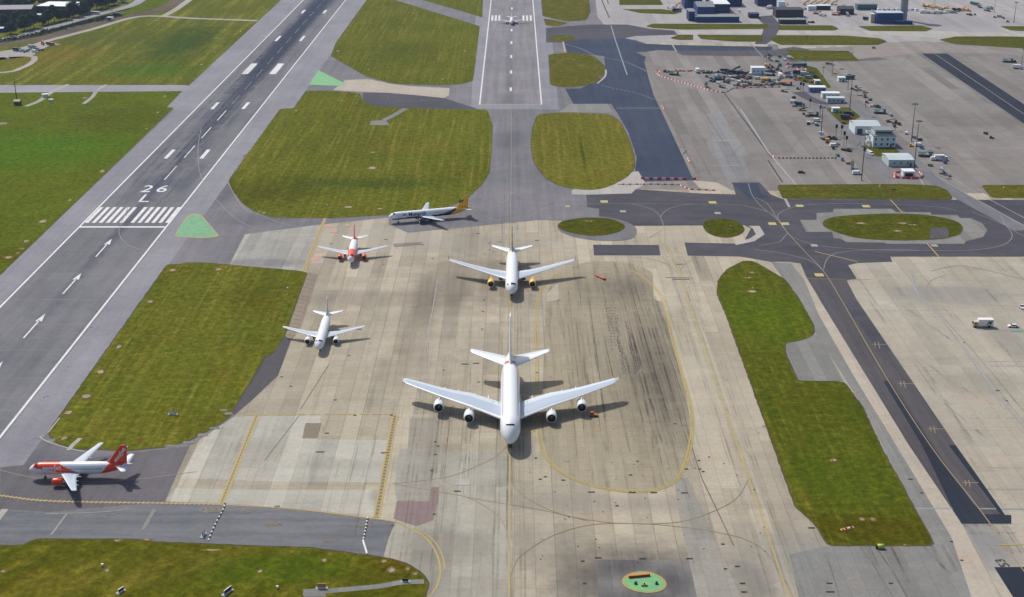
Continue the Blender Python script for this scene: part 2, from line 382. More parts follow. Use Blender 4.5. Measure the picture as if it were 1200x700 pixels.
m_conc_white = concrete_mat('concrete_pale', P(196, 192, 186), joint=0.2, tone=0.08, streak=0.08)
m_conc_grey = concrete_mat('concrete_grey', P(150, 150, 146), joint=0.3, tone=0.12, streak=0.12, slab=5, slaby=5)
m_conc_beige = concrete_mat('concrete_beige', P(200, 190, 174), joint=0.1, tone=0.05, streak=0.08)
m_pink = concrete_mat('concrete_pinkish', P(158, 138, 136), joint=0.25, tone=0.08, streak=0.1)
m_asph = asphalt_mat('asphalt_taxiway', P(126, 126, 132), tint=P(136, 134, 138), streak=.10, blobs=[g(266, 222)+(13, 45, .6), g(300, 258)+(26, 14, .4), g(20, 545)+(26, 16, .5), g(598, 165)+(14, 40, .45), g(640, 200)+(10, 30, .3)], dirt=P(92, 92, 102))
m_shoulder = asphalt_mat('asphalt_shoulder', P(148, 148, 157), tint=P(156, 156, 164), streak=.05, fine=.10)
m_rwy = asphalt_mat('asphalt_runway', P(122, 123, 129), tint=P(130, 130, 135), streak=.08, seam=.08, blobs=[
    (-204, 960, 10, 190, .6), (-204, 1200, 14, 260, .95), (-203, 1300, 12, 330, .85), (-203, 1520, 18, 320, .95), (-202, 1850, 18, 300, .9),
    (-202, 760, 5, 200, .35), (-188, 770, 6, 50, .35), (-204, 760, 19, 24, .3), (-202, 620, 4, 160, .25)], dirt=P(46, 58, 84))
m_rwy_n = asphalt_mat('asphalt_runway_north', P(140, 137, 143), tint=P(148, 145, 149), streak=.12, blobs=[(-3, 980, 14, 40, .3), (-4, 1100, 4, 300, .25), (-3, 870, 10, 90, .5), (-2, 760, 8, 60, .3)], dirt=P(82, 84, 92))
m_dark = asphalt_mat('asphalt_dark', P(82, 82, 91), tint=P(90, 88, 96), streak=.12, sx=.04, sy=.12)
m_blue = asphalt_mat('asphalt_new_blue', P(60, 70, 92), tint=P(68, 78, 98), streak=.12, fine=.1)
m_patch = asphalt_mat('asphalt_new_black', P(48, 54, 68), tint=P(52, 58, 72), streak=.08, fine=.1)
m_tw = asphalt_mat('asphalt_taxi_lane', P(98, 94, 98), tint=P(92, 89, 94), streak=.12, seam=.12)
m_strip = asphalt_mat('asphalt_service_strip', P(118, 122, 128), tint=P(126, 128, 132), streak=.15, sx=.02, sy=.25, fine=.12)
m_road = asphalt_mat('asphalt_road', P(160, 160, 168), streak=.04, fine=.08)
m_track = asphalt_mat('gravel_track', P(176, 172, 166), streak=.04, fine=.12)
m_earth = asphalt_mat('bare_earth', P(88, 78, 70), tint=P(112, 96, 80), streak=.1, fine=.25)
m_g_mid = G('grass_mown', P(96, 106, 32), P(106, 116, 40), P(142, 137, 74), streak=.75, sx=.42, sy=.012, blobs=[
    g(300, 225)+(60, 40, 0, P(78, 82, 20), .6), g(420, 215)+(70, 22, 0, P(66, 84, 28), .6), g(480, 175)+(60, 20, 0, P(122, 116, 56), .3),
    g(240, 380)+(30, 50, 0, P(112, 116, 46), .4), g(150, 500)+(40, 16, 0, P(116, 112, 48), .35), g(300, 345)+(24, 30, 0, P(84, 84, 22), .5), g(470, 60)+(60, 90, 0, P(84, 96, 34), .5)])
m_g_left = G('grass_rich', P(94, 110, 30), P(98, 116, 34), P(116, 118, 50), streak=.30, sx=.05, sy=.05, blobs=[
    g(30, 175)+(110, 80, 0, P(82, 120, 28), .85), g(130, 140)+(60, 60, 0, P(84, 92, 26), .5), g(20, 300)+(60, 30, 0, P(88, 88, 24), .6)])
m_g_top = G('grass_north_field', P(100, 110, 40), P(106, 116, 46), P(150, 150, 84), streak=.8, sx=.12, sy=.008, blobs=[
    g(215, 50)+(45, 160, 0, P(62, 88, 44), .8), g(180, 82)+(60, 50, 0, P(74, 116, 34), .6), g(60, 65)+(60, 70, 0, P(134, 112, 64), .4), g(120, 45)+(90, 60, 0, P(88, 102, 58), .5)])
m_g_fore = G('grass_long_foreground', P(88, 94, 22), P(90, 100, 24), P(140, 130, 64), streak=.6, sx=.14, sy=.05, blobs=[
    g(70, 685)+(22, 14, .5, P(140, 130, 62), .35), g(320, 665)+(40, 14, 0, P(76, 106, 20), .6), g(210, 660)+(30, 14, .4, P(118, 106, 52), .3), g(470, 660)+(14, 10, 0, P(98, 82, 26), .5)], rot=0.6)
m_g_right = G('grass_bright_strip', P(84, 96, 24), P(90, 102, 28), P(128, 122, 60), streak=.6, sx=.5, sy=.015, blobs=[
    g(895, 370)+(36, 50, 0, P(88, 114, 18), .65), g(980, 560)+(30, 30, 0, P(72, 100, 18), .5), g(1020, 620)+(50, 14, 0, P(80, 74, 14), .6), g(1020, 480)+(14, 40, 0, P(62, 84, 12), .5)])
m_g_lobe = G('grass_striped_lobe', P(108, 112, 42), P(116, 118, 48), P(148, 144, 88), streak=.6, sx=.35, sy=.012, blobs=[
    g(683, 180)+(2.0, 60, 0, P(72, 90, 30), .9), g(690, 215)+(30, 16, 0, P(104, 112, 26), .6)])
m_g_small = G('grass_island', P(80, 88, 24), P(88, 96, 28), P(124, 114, 54), streak=.35, sx=.12, sy=.1)
m_g_far = G('grass_far_strip', P(84, 92, 34), P(92, 98, 36), P(124, 118, 58), streak=.5, sx=.02, sy=.1)
m_g_isl2 = G('grass_small_tan', P(96, 102, 38), P(100, 102, 40), P(138, 130, 78), streak=.5, sx=.1, sy=.05)
m_verge = asphalt_mat('worn_verge', P(92, 84, 60), fine=.3)
m_white = paint_mat('paint_white', (.66, .67, .68), P(150, 150, 154), .30)
m_white_f = paint_mat('paint_white_faded', P(188, 188, 190), P(150, 148, 148), .7)
m_yel = paint_mat('paint_yellow', P(206, 180, 88), P(172, 160, 130), .55)
m_yel_f = paint_mat('paint_yellow_faded', P(170, 150, 100), P(160, 150, 132), .8)
m_yel_p = paint_mat('paint_cream_line', P(168, 164, 150), P(130, 130, 132), .7)
m_yel_b = paint_mat('paint_yellow_plate', P(206, 194, 132), P(190, 175, 120), .3)
m_black = paint_mat('paint_black', P(52, 54, 58), P(110, 110, 110), .4)
m_green = paint_mat('paint_green', P(112, 190, 132), P(124, 156, 132), .7, .35)
m_green2 = paint_mat('paint_green_bright', P(124, 204, 134), P(128, 172, 134), .6, .4)
m_tealp = paint_mat('paint_teal', P(90, 170, 150), P(120, 150, 145), .5)
m_bluep = paint_mat('paint_pale_blue', P(150, 168, 176), P(160, 160, 155), .6)
m_red = paint_mat('paint_red', P(200, 50, 58), P(180, 80, 80), .3)
m_redpatch = paint_mat('paint_pale_red', P(226, 158, 146), P(190, 165, 150), .6, .8)
m_tan = paint_mat('paint_tan_rim', P(186, 176, 104), P(150, 130, 90), .4)
m_joint = paint_mat('joint_sealant', P(100, 94, 86), P(150, 140, 128), .6)
m_spot = paint_mat('inset_light_black', P(48, 44, 42), P(80, 74, 68), .3)

def zz(k): return 0.012*k
# the ground sheet: reaches the horizon
sheet_w('ground', [(-9000, -2000), (9000, -2000), (9000, 14000), (-9000, 14000)], -0.05, m_g_far)
sheet_w('apron_concrete', [(-260, 120), (700, 120), (900, 2600), (-260, 2600)], 0, m_conc)
# right hand aprons
sheet('apron_right', [(913, 303), (1500, 301), (2000, 760), (1075, 760), (1033, 525), (990, 447), (940, 390)], zz(1), m_conc_r)
sheet('apron_far', [(655, 47), (790, 55), (920, 66), (925, 58), (1300, 40), (1700, 60), (1900, 235), (745, 222), (740, 100)], zz(1), m_conc_far)
sheet('apron_terminal', [(680, -40), (1700, -40), (1800, 48), (1200, 46), (920, 56), (905, 50), (740, 50), (668, 30)], zz(1.5), m_conc_term)
# left and centre taxiway asphalt
sheet('taxiway_asphalt', [(-2600, -70), (690, -70), (700, 20), (735, 60), (745, 222), (745, 263), (633, 258), (478, 273), (455, 263), (456, 255), (370, 264), (287, 275), (268, 312),
      (350, 320), (353, 330), (335, 394), (341, 399), (326, 440), (299, 466), (272, 490), (222, 523), (193, 588), (257, 591), (345, 597), (430, 607), (463, 611), (455, 632), (448, 652), (447, 760), (-2600, 760)], zz(2), m_asph)
m_strip_p = concrete_mat('concrete_strip_pale', P(186, 184, 176), joint=.35, tone=.12, streak=.2, blobs=[wp(310, 308, 30, 9, .7, 0, P(128, 128, 132)), wp(350, 300, 8, 20, .3, 0, P(150, 148, 142))])
sheet('apron_strip_grey', [(287, 275), (370, 264), (372, 285), (352, 320), (268, 312)], zz(3), m_strip_p)
sheet('taxiway_sliver', [(334, 394), (341, 399), (326, 440), (299, 466), (274, 487), (271, 483), (300, 438), (311, 416.5), (320, 415.5)], zz(3), m_tw)
# runways
XL, XR = -224.7, -179.8
Y0 = 60; YF = 3600
sheet_w('runway_shoulder', [(-247.8 if False else -239.5, Y0), (-164.6, Y0), (-164.6, 947), (-156, 947), (-156, YF), (-248, YF), (-248, 952), (-239.5, 952)], zz(3), m_shoulder)
sheet_w('runway', [(XL-1, Y0), (XR+1, Y0), (XR+1, YF), (XL-1, YF)], zz(4), m_rwy)
sheet('runway_north_shoulder', [(552, 127.5), (655, 128.5), (636, -70), (562, -70)], zz(3), m_shoulder)
sheet_w('runway_north', [(-25.5, 966), (20, 966), (20, YF), (-25.5, YF)], zz(4), m_rwy_n)
# connection areas
sheet('taxiway_mid', [(633, 258), (640, 229), (687, 229), (688, 222), (745, 222), (822, 227), (862, 228), (858, 214), (890, 214), (903, 228), (917, 233.5), (1600, 236), (1600, 301), (1043, 301), (1046, 307), (1005, 308.5), (994, 311),
       (1004, 327), (992, 329), (1003, 350), (960, 350), (945, 325), (938, 309), (925, 307), (903, 307), (880, 303), (862, 300), (868, 290), (880, 268), (872, 264), (735, 265), (700, 262), (690, 256)], zz(4), m_dark)
sheet('taxiway_mid_seam', [(633, 258), (640, 229), (687, 229), (688, 243), (702, 245), (702, 255), (690, 257)], zz(5), m_asph)
sheet('taxiway_lane_right', [(945, 325), (992, 328.5), (1003, 350), (1120, 522), (1185, 614), (1127, 614), (1065, 522), (960, 350)], zz(5), m_tw)
sheet('asphalt_patch_taxiway', [(1035, 447), (1042, 447), (1094, 525), (1140, 590), (1153, 603), (1185, 604), (1185, 614), (1127, 614), (1118, 600), (1082, 525)], zz(6), m_patch)
sheet('asphalt_patch_taxiway', [(1112, 522), (1120, 522), (1185, 614), (1150, 614), (1147, 603), (1172, 603)], zz(6), m_patch)
sheet('asphalt_patch_taxiway', [(985, 352), (1003, 352), (1045, 412), (1030, 412)], zz(6), m_dark)
sheet('asphalt_patch_corner', [(1165, 665), (1300, 664), (1400, 760), (1225, 760)], zz(5), m_patch)
sheet('shoulder_light', [(903, 307), (927, 309), (960, 350), (1065, 522), (1125, 614), (1172, 760), (1145, 760), (1092, 640), (1012, 478), (952, 385), (935, 350)], zz(3), m_conc_grey)
sheet('shoulder_cream', [(940, 322), (947, 330), (1065, 522), (1129, 618), (1190, 735), (1150, 735), (1115, 630), (1052, 525), (1000, 440), (960, 370)], zz(4), m_conc_beige)
sheet('concrete_pad', [(919, 403), (937, 400), (954, 392), (960, 395), (989, 447), (935, 446.5), (922, 417)], zz(7), m_conc_grey)
sheet('asphalt_new', [(660, 48), (684, 46), (732, 45), (745, 47.5), (757, 51.5), (790, 53), (905, 55), (905, 59), (800, 60), (770, 59), (757, 61), (745, 61.5), (757, 67), (755, 73), (760, 91), (766, 112), (775, 130), (795, 173), (813, 211.5), (752, 213), (744, 200), (746, 185), (736, 155), (723, 132), (716, 122), (672, 122), (662, 104), (680, 104), (710, 90), (708, 66), (665, 62)], zz(5), m_blue)
sheet('taxiway_far', [(640, 33), (692, 29), (735, 29), (762, 34), (790, 36), (794, 41), (745, 42.5), (732, 45), (660, 50), (640, 50)], zz(4), m_dark)
sheet('taxiway_far_strip', [(790, 60), (905, 59), (930, 55), (950, 58), (922, 66), (860, 66), (800, 65)], zz(4), m_tw)
sheet('asphalt_strip_far', [(1080, 63), (1110, 63), (1200, 122.5), (1700, 450), (1660, 460), (1200, 145)], zz(4), m_patch)
sheet('asphalt_patch_mid', [(695, 287), (772, 287.5), (774, 299.5), (696, 299.5)], zz(4), m_dark)
sheet('asphalt_patch_mid', [(802, 284.5), (874, 286), (876, 301), (806, 299.8)], zz(5), m_dark)
sheet('concrete_ring_small', [(877, 265), (890, 265), (896, 275), (884, 283), (862, 287.5), (861, 284), (878, 280), (886, 275), (882, 268)], zz(6), m_conc_white)
sheet('apron_cream_panel', [(745, 265), (822, 265), (870, 285), (862, 300), (842, 330), (770, 335), (760, 300)], zz(0.5), m_conc)
sheet('concrete_ring_right', [(937, 258), (957, 258), (957, 250), (976, 249), (977, 245), (1045, 245), (1050, 249), (1090, 249), (1092, 252), (1122, 252.5), (1125, 256), (1138, 256), (1151, 262), (1157, 270), (1152, 278), (1132, 283), (1130, 286), (1040, 286), (1035, 284.5), (992, 284), (985, 280), (977, 279), (975, 272), (945, 272)], zz(6), m_conc_grey)
sheet('concrete_step_left', [(670, 223), (735, 203), (748, 201), (757, 216), (745, 222), (740, 227), (687, 228.5), (670, 228)], zz(6), m_conc_white)
sheet('concrete_step_right', [(812, 212), (840, 214), (862, 226), (820, 221)], zz(6), m_conc_beige)
sheet('concrete_beige_strip', [(405, 94), (432, 93), (455, 98), (478, 101), (527, 103.5), (526, 112), (518, 116), (490, 112), (455, 109), (390, 106)], zz(5), m_conc_beige)
sheet('taxi_link_dark', [(425, 109), (455, 109), (490, 112), (520, 115), (560, 128), (505, 128), (440, 125), (425, 119)], zz(5), m_dark)  # darker asphalt of the link beside the beige strip
sheet('concrete_corner', [(668, 122), (712, 122), (719, 132), (655, 132)], zz(6), m_conc_grey)
sheet('bright_taxi_strip', [(795, 35), (1100, 36.5), (1600, 50), (1600, 62), (1100, 45), (1035, 41), (798, 40)], zz(4), m_conc_white)
sheet('road_north', [(886, 20), (905, 18), (915, 30), (908, 45), (898, 52), (884, 52), (893, 40), (896, 30)], zz(5), m_dark)
# asphalt service strip bottom left
sheet('service_strip', [(-300, 600), (0, 598), (60, 603), (193, 590), (257, 593), (345, 599), (430, 609), (463, 612), (455, 632), (449, 654), (300, 642), (0, 644), (-300, 640)], zz(3), m_strip)
sheet('taxiway_wedge', [(0, 548), (80, 540), (222, 523), (193, 588), (60, 600), (0, 597)], zz(3), asphalt_mat('asphalt_wedge', P(112, 109, 114), streak=.08))
sheet('concrete_pale_band', [(193, 588), (207, 560), (300, 564), (462, 566), (458, 574), (300, 574), (205, 572)], zz(2.5), m_conc)
sheet('pinkish_slabs', [(465, 587), (503, 588), (505, 571), (514, 571), (513, 588), (508, 610), (488, 617), (461, 608)], zz(2), m_pink)
sheet('stained_slabs', [(700, 656), (702, 760), (860, 760), (812, 657)], zz(2), concrete_mat('concrete_dark_slab', P(146, 143, 140), joint=.4, tone=.2, streak=.4, slab=7, blobs=[wp(735, 662, 14, 12, .9, 0, P(84, 82, 84), .05), wp(790, 680, 10, 14, .85, 0, P(84, 82, 86), .05), wp(750, 700, 20, 8, .7, 0, P(90, 88, 92), .05)]))
sheet('grey_lane', [(790, 562), (806, 560), (868, 700), (880, 760), (830, 760), (795, 600)], zz(2), concrete_mat('concrete_blue_lane', P(172, 168, 158), joint=.3, tone=.1, streak=.2))
sheet('grey_slab_block', [(925, 650), (970, 640), (1098, 640), (1180, 760), (950, 760)], zz(3), m_conc_grey)
sheet('grey_slab_block', [(480, 490), (515, 490), (512, 555), (476, 556)], zz(2), concrete_mat('concrete_grey_bay', P(172, 166, 152), joint=.3, tone=.08, streak=.1))
sheet('grey_slab_block', [(469, 526), (510, 525), (505, 570), (503, 588), (465, 587), (462, 570)], zz(2.3), concrete_mat('concrete_grey_bay_two', P(176, 173, 162), joint=.2, tone=.10, streak=.1))
sheet('stained_bay', [(358, 496), (377, 496), (372, 514), (354, 514)], zz(2), concrete_mat('concrete_bay_dark', P(150, 142, 122), joint=.2))
m_bay = concrete_mat('concrete_pale_bay', P(206, 203, 190), slab=6.1, slaby=6.1, joint=.35, tone=.13, streak=.22, blobs=[wp(420, 500, 16, 5, .5, 0, P(140, 138, 126)), wp(330, 580, 60, 6, .3, 0, P(206, 202, 188)), wp(300, 530, 16, 14, .35, 0, P(158, 156, 146)), wp(400, 545, 20, 6, .4, 0, P(160, 156, 142)), wp(445, 580, 5, 10, .5, 0, P(130, 128, 122))])
sheet('pale_bay', [(300, 487.5), (376, 487.5), (372, 515), (457, 516), (441, 606), (345, 596), (259, 590), (194, 587.5), (240, 512), (272, 489)], zz(1.2), m_bay)
m_bay2 = concrete_mat('concrete_grey_centre', P(190, 186, 172), slab=6.1, slaby=6.1, joint=.35, tone=.14, streak=.25, blobs=[wp(520, 640, 18, 16, .5, 0, P(128, 124, 114)), wp(545, 555, 20, 10, .3, 0, P(196, 192, 178)), wp(570, 600, 10, 16, .3, 0, P(192, 184, 164)), wp(480, 680, 16, 14, .4, 0, P(150, 146, 138))])
sheet('grey_centre_bay', [(512, 530), (600, 528), (600, 760), (447, 760), (450, 652), (463, 611), (503, 588), (508, 556)], zz(1.1), m_bay2)
# stained stand to the right of the largest aircraft
sheet('stand_surface', [(640, 345), (655, 318), (690, 306), (735, 307), (765, 318), (766, 352), (777, 353), (800, 440), (810, 500), (806, 535), (792, 562), (770, 574), (740, 577), (700, 570), (660, 553), (640, 535), (634, 500)], zz(2.4), m_stand, 6)
# grass
def grass(px, mat, r=3, z=8, name='grass'):
    o = sheet(name, px, zz(z), mat, r); o['kind'] = 'stuff'
    pts = [Vector(g(*p)) for p in px]; pts = round_poly(pts, r) if r else pts; pts = [p for p in clean(pts)]
    dense = resample(pts+[pts[0]], 2.2); rj = random.Random(len(px)); m = MB()
    dense = [p+Vector((rj.uniform(-.16, .16), rj.uniform(-.16, .16))) for p in dense]; ribbon(m, dense+[dense[0]], .55, zz(z+.6))
    m.f = [tuple(reversed(f)) if poly_down(m.v, f) else f for f in m.f]; v = m.build('grass_verge', m_verge); v['kind'] = 'structure'; return o
def grass_s(px, mat, r=3, z=8): return grass(px, mat, r, z)
grass_s([(-1500, 108.5), (0, 108.5), (213, 107), (195, 126), (203, 126.5), (152, 176), (0, 322.5), (-292, 600), (-1400, 600)], m_g_left, 0)
grass_s([(-2400, 101.5), (0, 101.5), (221, 100.5), (300, 27), (372, -40), (40, -40), (20, 20), (-2400, 30)], m_g_top, 0)
grass_s([(359, 106.5), (390, 107), (422, 109.5), (424, 118), (440, 125), (505, 128), (571, 129), (577, 148), (576, 176), (573, 203), (565, 216), (545, 235), (515, 246), (455, 252), (385, 256), (320, 255), (299, 249), (284, 238), (273, 224), (268, 212), (300, 167), (328.75, 127.5), (344, 127.5)], m_g_mid, 4)
grass_s([(430, 0), (456, -40), (395, -40+36), (462, 0), (562, 31), (554, 95), (540, 99), (517, 100), (462, 98.5), (430, 90), (387.5, 65.5), (395, 50)][0:1]+[(450, -30), (462, -30), (462, 0), (562, 31), (554, 95), (540, 99), (517, 100), (462, 98.5), (430, 90), (388, 66), (394, 50)], m_g_mid, 3)
grass_s([(480, -30), (495, 0), (530, 10), (565, 20.5), (567, -30)], m_g_mid, 2)
grass_s([(632, -30), (636, 19), (665, 25.5), (687, 24), (692, 14), (685, -30)], m_g_isl2, 6)
grass_s([(637, 22), (665, 27), (655, 31), (640, 30)], m_g_isl2, 4)
grass_s([(641, 45), (650, 41.5), (668, 42.5), (678, 46), (668, 48.5), (650, 48.5)], m_g_isl2, 6)
grass_s([(643, 64), (672, 61.5), (696, 66), (709, 78), (708, 88), (698, 97), (680, 102), (660, 103), (645, 100)], m_g_isl2, 6)
grass_s([(630, 134), (660, 132), (715, 134), (727, 143), (736, 160), (743, 180), (744, 197), (735, 208), (712, 220), (692, 223.5), (667, 221), (650, 216), (637, 207), (626, 192), (622, 172), (624, 150)], m_g_lobe, 8)
sheet('worn_edge', [(650, 267), (662, 257), (690, 253), (720, 256), (740, 262), (748, 270), (742, 282), (700, 283), (665, 277)], zz(7), m_asph, 8)
grass_s([(652, 264), (662, 258), (690, 255), (715, 256), (730, 262), (733, 267), (725, 273), (700, 277.5), (675, 275), (658, 270)], m_g_small, 6)
grass_s([(823, 261), (832, 257), (850, 256), (862, 259), (870, 264), (873, 270), (868, 275), (855, 279), (840, 278), (827, 272)], m_g_small, 5)
grass_s([(871, 306), (882, 306), (898, 315), (920, 328), (936, 350), (954, 382), (954, 392), (944, 398), (919, 403), (922, 417), (935, 447), (989, 447.5), (1010, 476), (1033, 525), (1096, 640), (969, 640), (962, 625), (951, 610), (932, 595), (907, 525), (850, 367), (840, 345), (842, 328), (852, 316)], m_g_right, 2.5)
grass_s([(964, 262), (968, 257), (980, 254), (1005, 252), (1040, 250.5), (1075, 251), (1105, 255), (1122, 260), (1129, 266), (1126, 275), (1112, 279), (1100, 281), (1050, 282.5), (1005, 280), (980, 273), (966, 266)], m_g_small, 8)
sheet('asphalt_bite', [(1091, 267), (1110, 267), (1112, 272), (1111, 279), (1089, 280)], zz(9), m_tw)
grass_s([(911, 217), (1060, 216), (1098, 218), (1110, 223), (1117, 234), (917, 233)], m_g_far, 3)
grass_s([(1150, 217), (1500, 219), (1500, 236), (1162, 232)], m_g_far, 3)
grass_s([(726, -2), (772, -2), (777, 6), (726, 6)], m_g_far, 2)
grass_s([(729, 11), (775, 11), (800, 14), (790, 17), (750, 15.5)], m_g_far, 2)
grass_s([(757, 31), (765, 28), (900, 28.5), (900, 34), (800, 35), (765, 33)], m_g_far, 2)
grass_s([(785, 45), (795, 41), (812, 41), (812, 47), (795, 47)], m_g_far, 2)
grass_s([(817, 41), (893, 41.5), (893, 49), (860, 49), (822, 46)], m_g_far, 2)
grass_s([(912, 30), (975, 30), (983, 34), (978, 36), (912, 35.5)], m_g_far, 2)
grass_s([(903, 47), (910, 41.5), (990, 42), (1030, 45), (1040, 49), (1028, 53), (915, 53)], m_g_far, 3)
grass_s([(922, 59), (994, 60), (1007, 71.5), (926, 71)], m_g_far, 1)
grass_s([(1005, 31), (1080, 30), (1093, 34), (1085, 37), (1020, 36.5)], m_g_far, 2)
grass_s([(1100, 47), (1120, 43), (1180, 43), (1600, 52), (1600, 75), (1200, 57), (1120, 52)], m_g_far, 3)
grass_s([(1172, 31), (1400, 31), (1400, 44), (1185, 36)], m_g_far, 2)
grass_s([(945, 77), (957, 80), (974, 103), (962, 103), (948, 98), (936, 95), (930, 92), (945, 90)], m_g_far, 2)
grass_s([(968, 127), (995, 126), (1008, 137), (990, 147), (984, 143)], m_g_far, 2)
grass_s([(1008, 171), (1045, 172), (1055, 179), (1028, 184)], m_g_small, 2)
grass_s([(-900, 646), (0, 639), (30, 640), (37, 632), (155, 632), (175, 635), (300, 640), (362, 642), (435, 651), (460, 655), (480, 662), (495, 672), (503, 684), (500, 694), (478, 760), (-900, 760)], m_g_fore, 3)
grass_s([(196, 310), (212, 310.5), (216, 308), (240, 308), (352, 318), (360, 320), (334, 393), (320, 415.5), (311, 416.5), (300, 438), (271, 483), (272, 487), (258, 497), (240, 507), (222, 517), (195, 524), (150, 528.5), (90, 526.5), (66, 520), (56, 507.5)], m_g_mid, 2.0)
# hatched concrete shoulder by the grass
sheet('hatched_shoulder', [(361, 319), (373, 322), (352, 385), (341, 399), (334, 394), (353, 340)], zz(6), concrete_mat('concrete_hatched', P(168, 154, 134), joint=.2, tone=.1))
hm = MB()
for k in range(16):
    t_ = k/15; a = Vector(g(361+(335-361)*t_-2, 322+(392-322)*t_)); b = Vector(g(374+(350-374)*t_-4, 325+(394-325)*t_)); ribbon(hm, [a, b], .55, zz(7))
hm.f = [tuple(reversed(f)) if poly_down(hm.v, f) else f for f in hm.f]
o = hm.build('shoulder_hatching', m_joint); o['kind'] = 'structure'
# roads and tracks
sheet('perimeter_road', [(-1500, 100.5), (215, 100), (223, 101), (216, 107), (0, 109), (-1500, 113)], zz(9), m_road)
line('road_edge_line', [(64, 106.5), (80, 99)], 2.6, zz(10), m_conc_beige, False)
line('road_edge_line', [(113, 106.5), (124, 99.5)], 2.2, zz(10), m_conc_beige, False)
line('perimeter_track', [(-200, 80), (0, 61.5), (60, 47), (110, 34), (165, 19.5), (230, 22), (302, 24.5)], 7, zz(11), m_track)
line('perimeter_track', [(190, 20), (205, 12), (222, 0), (240, -14)], 7, zz(11), m_track)
line('perimeter_track', [(-120, 92), (0, 85.5), (25, 80), (38, 73), (40, 68), (30, 66), (-60, 62)], 5, zz(12), m_track)
sheet('gravel_yard', [(-60, 78), (0, 62), (40, 52), (62, 51), (52, 57), (45, 60), (38, 66), (-60, 70)], zz(10), m_track)
line('public_road', [(-200, 72), (0, 46.5), (45, 36.5), (108, 19), (150, 8), (165, 0), (175, -10)], 11, zz(12), m_road)
m_rough = G('rough_bank', P(58, 70, 42), P(70, 82, 50), P(96, 98, 66), streak=.4, sx=.1, sy=.1)
line('earth_ditch', [(-100, 65), (40, 47), (100, 31), (150, 21), (165, 17), (190, 10), (208, 2), (220, -10)], 18, zz(9.5), m_earth)
line('rough_bank', [(-100, 55), (0, 51), (40, 42.5), (100, 26.5), (135, 17.5), (165, 8)], 20, zz(9.2), m_rough)
sheet('grass_bank', [(125, 17), (150, 12), (168, 0), (210, -10), (195, 5), (170, 15), (135, 18)], zz(10), m_g_left, 4)
line('concrete_path', [(30, 125), (45, 119), (55, 112), (62, 107)], 4, zz(9), m_track)
line('concrete_path', [(98, 122), (108, 114), (112, 108)], 3, zz(9), m_track)
line('concrete_path', [(450, 141), (462, 135), (475, 127.5)], 4.5, zz(9), m_conc_grey)
sheet('concrete_pad', [(435, 142), (452, 141), (457, 147), (433, 147)], zz(9), m_conc_grey)
line('concrete_path', [(355, 695), (372, 694), (440, 688), (470, 683), (497, 682)], 2.4, zz(9), m_conc_grey)
sheet('concrete_pad', [(355, 691), (380, 690), (382, 700), (356, 700)], zz(9.5), m_conc_grey)
line('concrete_path', [(80, 528), (86, 521), (94, 514)], 1.6, zz(9), m_conc_white, False)
line('kerb_line', [(47, 512), (52, 516), (66, 521.5), (90, 528), (100, 529.5)], .6, zz(9), m_conc_white)
line('kerb_line', [(56, 507.5), (70, 490)], .5, zz(9), m_conc_white, False)
line('service_road', [(905, 52), (910, 64), (922, 78), (932, 94), (950, 112), (985, 145), (1030, 195), (1040, 210)], 9, zz(3), m_asph)
line('service_road', [(985, 118), (1003, 124), (1025, 145), (1060, 180), (1100, 215), (1200, 270)], 10, zz(6), m_asph)
line('service_road', [(935, 108), (950, 116), (965, 121), (985, 120)], 9, zz(4), m_dark)
for dx in (0, 14):
    line('service_road_edge', [(1095+dx, 205), (1130+dx, 226), (1200+dx*1.3, 265), (1260+dx, 297)], .5, zz(8), m_white_f, False)
# ------------------------------------------------------------------ markings, white
def stripe_w(name, x0, x1, y0, y1, mat, z=6):
    return sheet_w(name, [(x0, y0), (x1, y0), (x1, y1), (x0, y1)], zz(z), mat)
for x in (XL, XR): stripe_w('runway_edge_line', x-.5, x+.5, Y0, YF, m_white)
yth = g(600, 266.4)[1]
stripe_w('threshold_bar', XL+.5, XR-.5, yth-1.3, yth+.9, m_white, 6.5)
ys0, ys1 = g(600, 261.7)[1], g(600, 243.3)[1]
for k in range(6):
    for x in (-223.0+3.62*k, -199.2+3.62*k): stripe_w('threshold_stripe', x-.95, x+.95, ys0, ys1, m_white)
def ground_text(s, x0, y0, w, h, mat, z, rot=0.0, bold=0.03):
    vs, fs = text_mesh(s, bold); xs = [v[0] for v in vs]; yy = [v[1] for v in vs]
    ax, bx, ay, by = min(xs), max(xs), min(yy), max(yy); m = MB()
    cr, sr = math.cos(rot), math.sin(rot)
    pts = []
    for a, b in vs:
        u = (a-ax)/(bx-ax)*w; v = (b-ay)/(by-ay)*h
        pts.append((x0+u*cr-v*sr, y0+u*sr+v*cr, z))
    m.add(pts, fs); o = m.build('painted_lettering', mat); o['kind'] = 'structure'; return o
yd0, yd1 = g(600, 226.3)[1], g(600, 217)[1]
ground_text('2', -210.2, yd0+1.2, 5.6, yd1-yd0-2.4, m_white, zz(6), bold=.006); ground_text('6', -201.6, yd0+1.2, 5.6, yd1-yd0-2.4, m_white, zz(6), bold=.006)
ground_text('L', -206.0, g(600, 237.2)[1], 5.6, g(600, 228.5)[1]-g(600, 237.2)[1], m_white, zz(6), bold=0)
for ya in (g(600, 301.5)[1], g(600, 345)[1], g(600, 397)[1], g(600, 397)[1]-52.3, g(600, 397)[1]-104.6):
    m = MB(); m.add([(-202.75, ya, zz(6)), (-202.05, ya, zz(6)), (-202.05, ya+20, zz(6)), (-202.75, ya+20, zz(6)), (-203.9, ya+19, zz(6)), (-200.9, ya+19, zz(6)), (-202.4, ya+28, zz(6))], [(0, 1, 2, 3), (4, 5, 6)])
    o = m.build('runway_arrow', m_white); o['kind'] = 'structure'
m_rubbed = paint_mat('paint_white_rubbed', P(128, 136, 152), P(80, 90, 110), .9, .8)
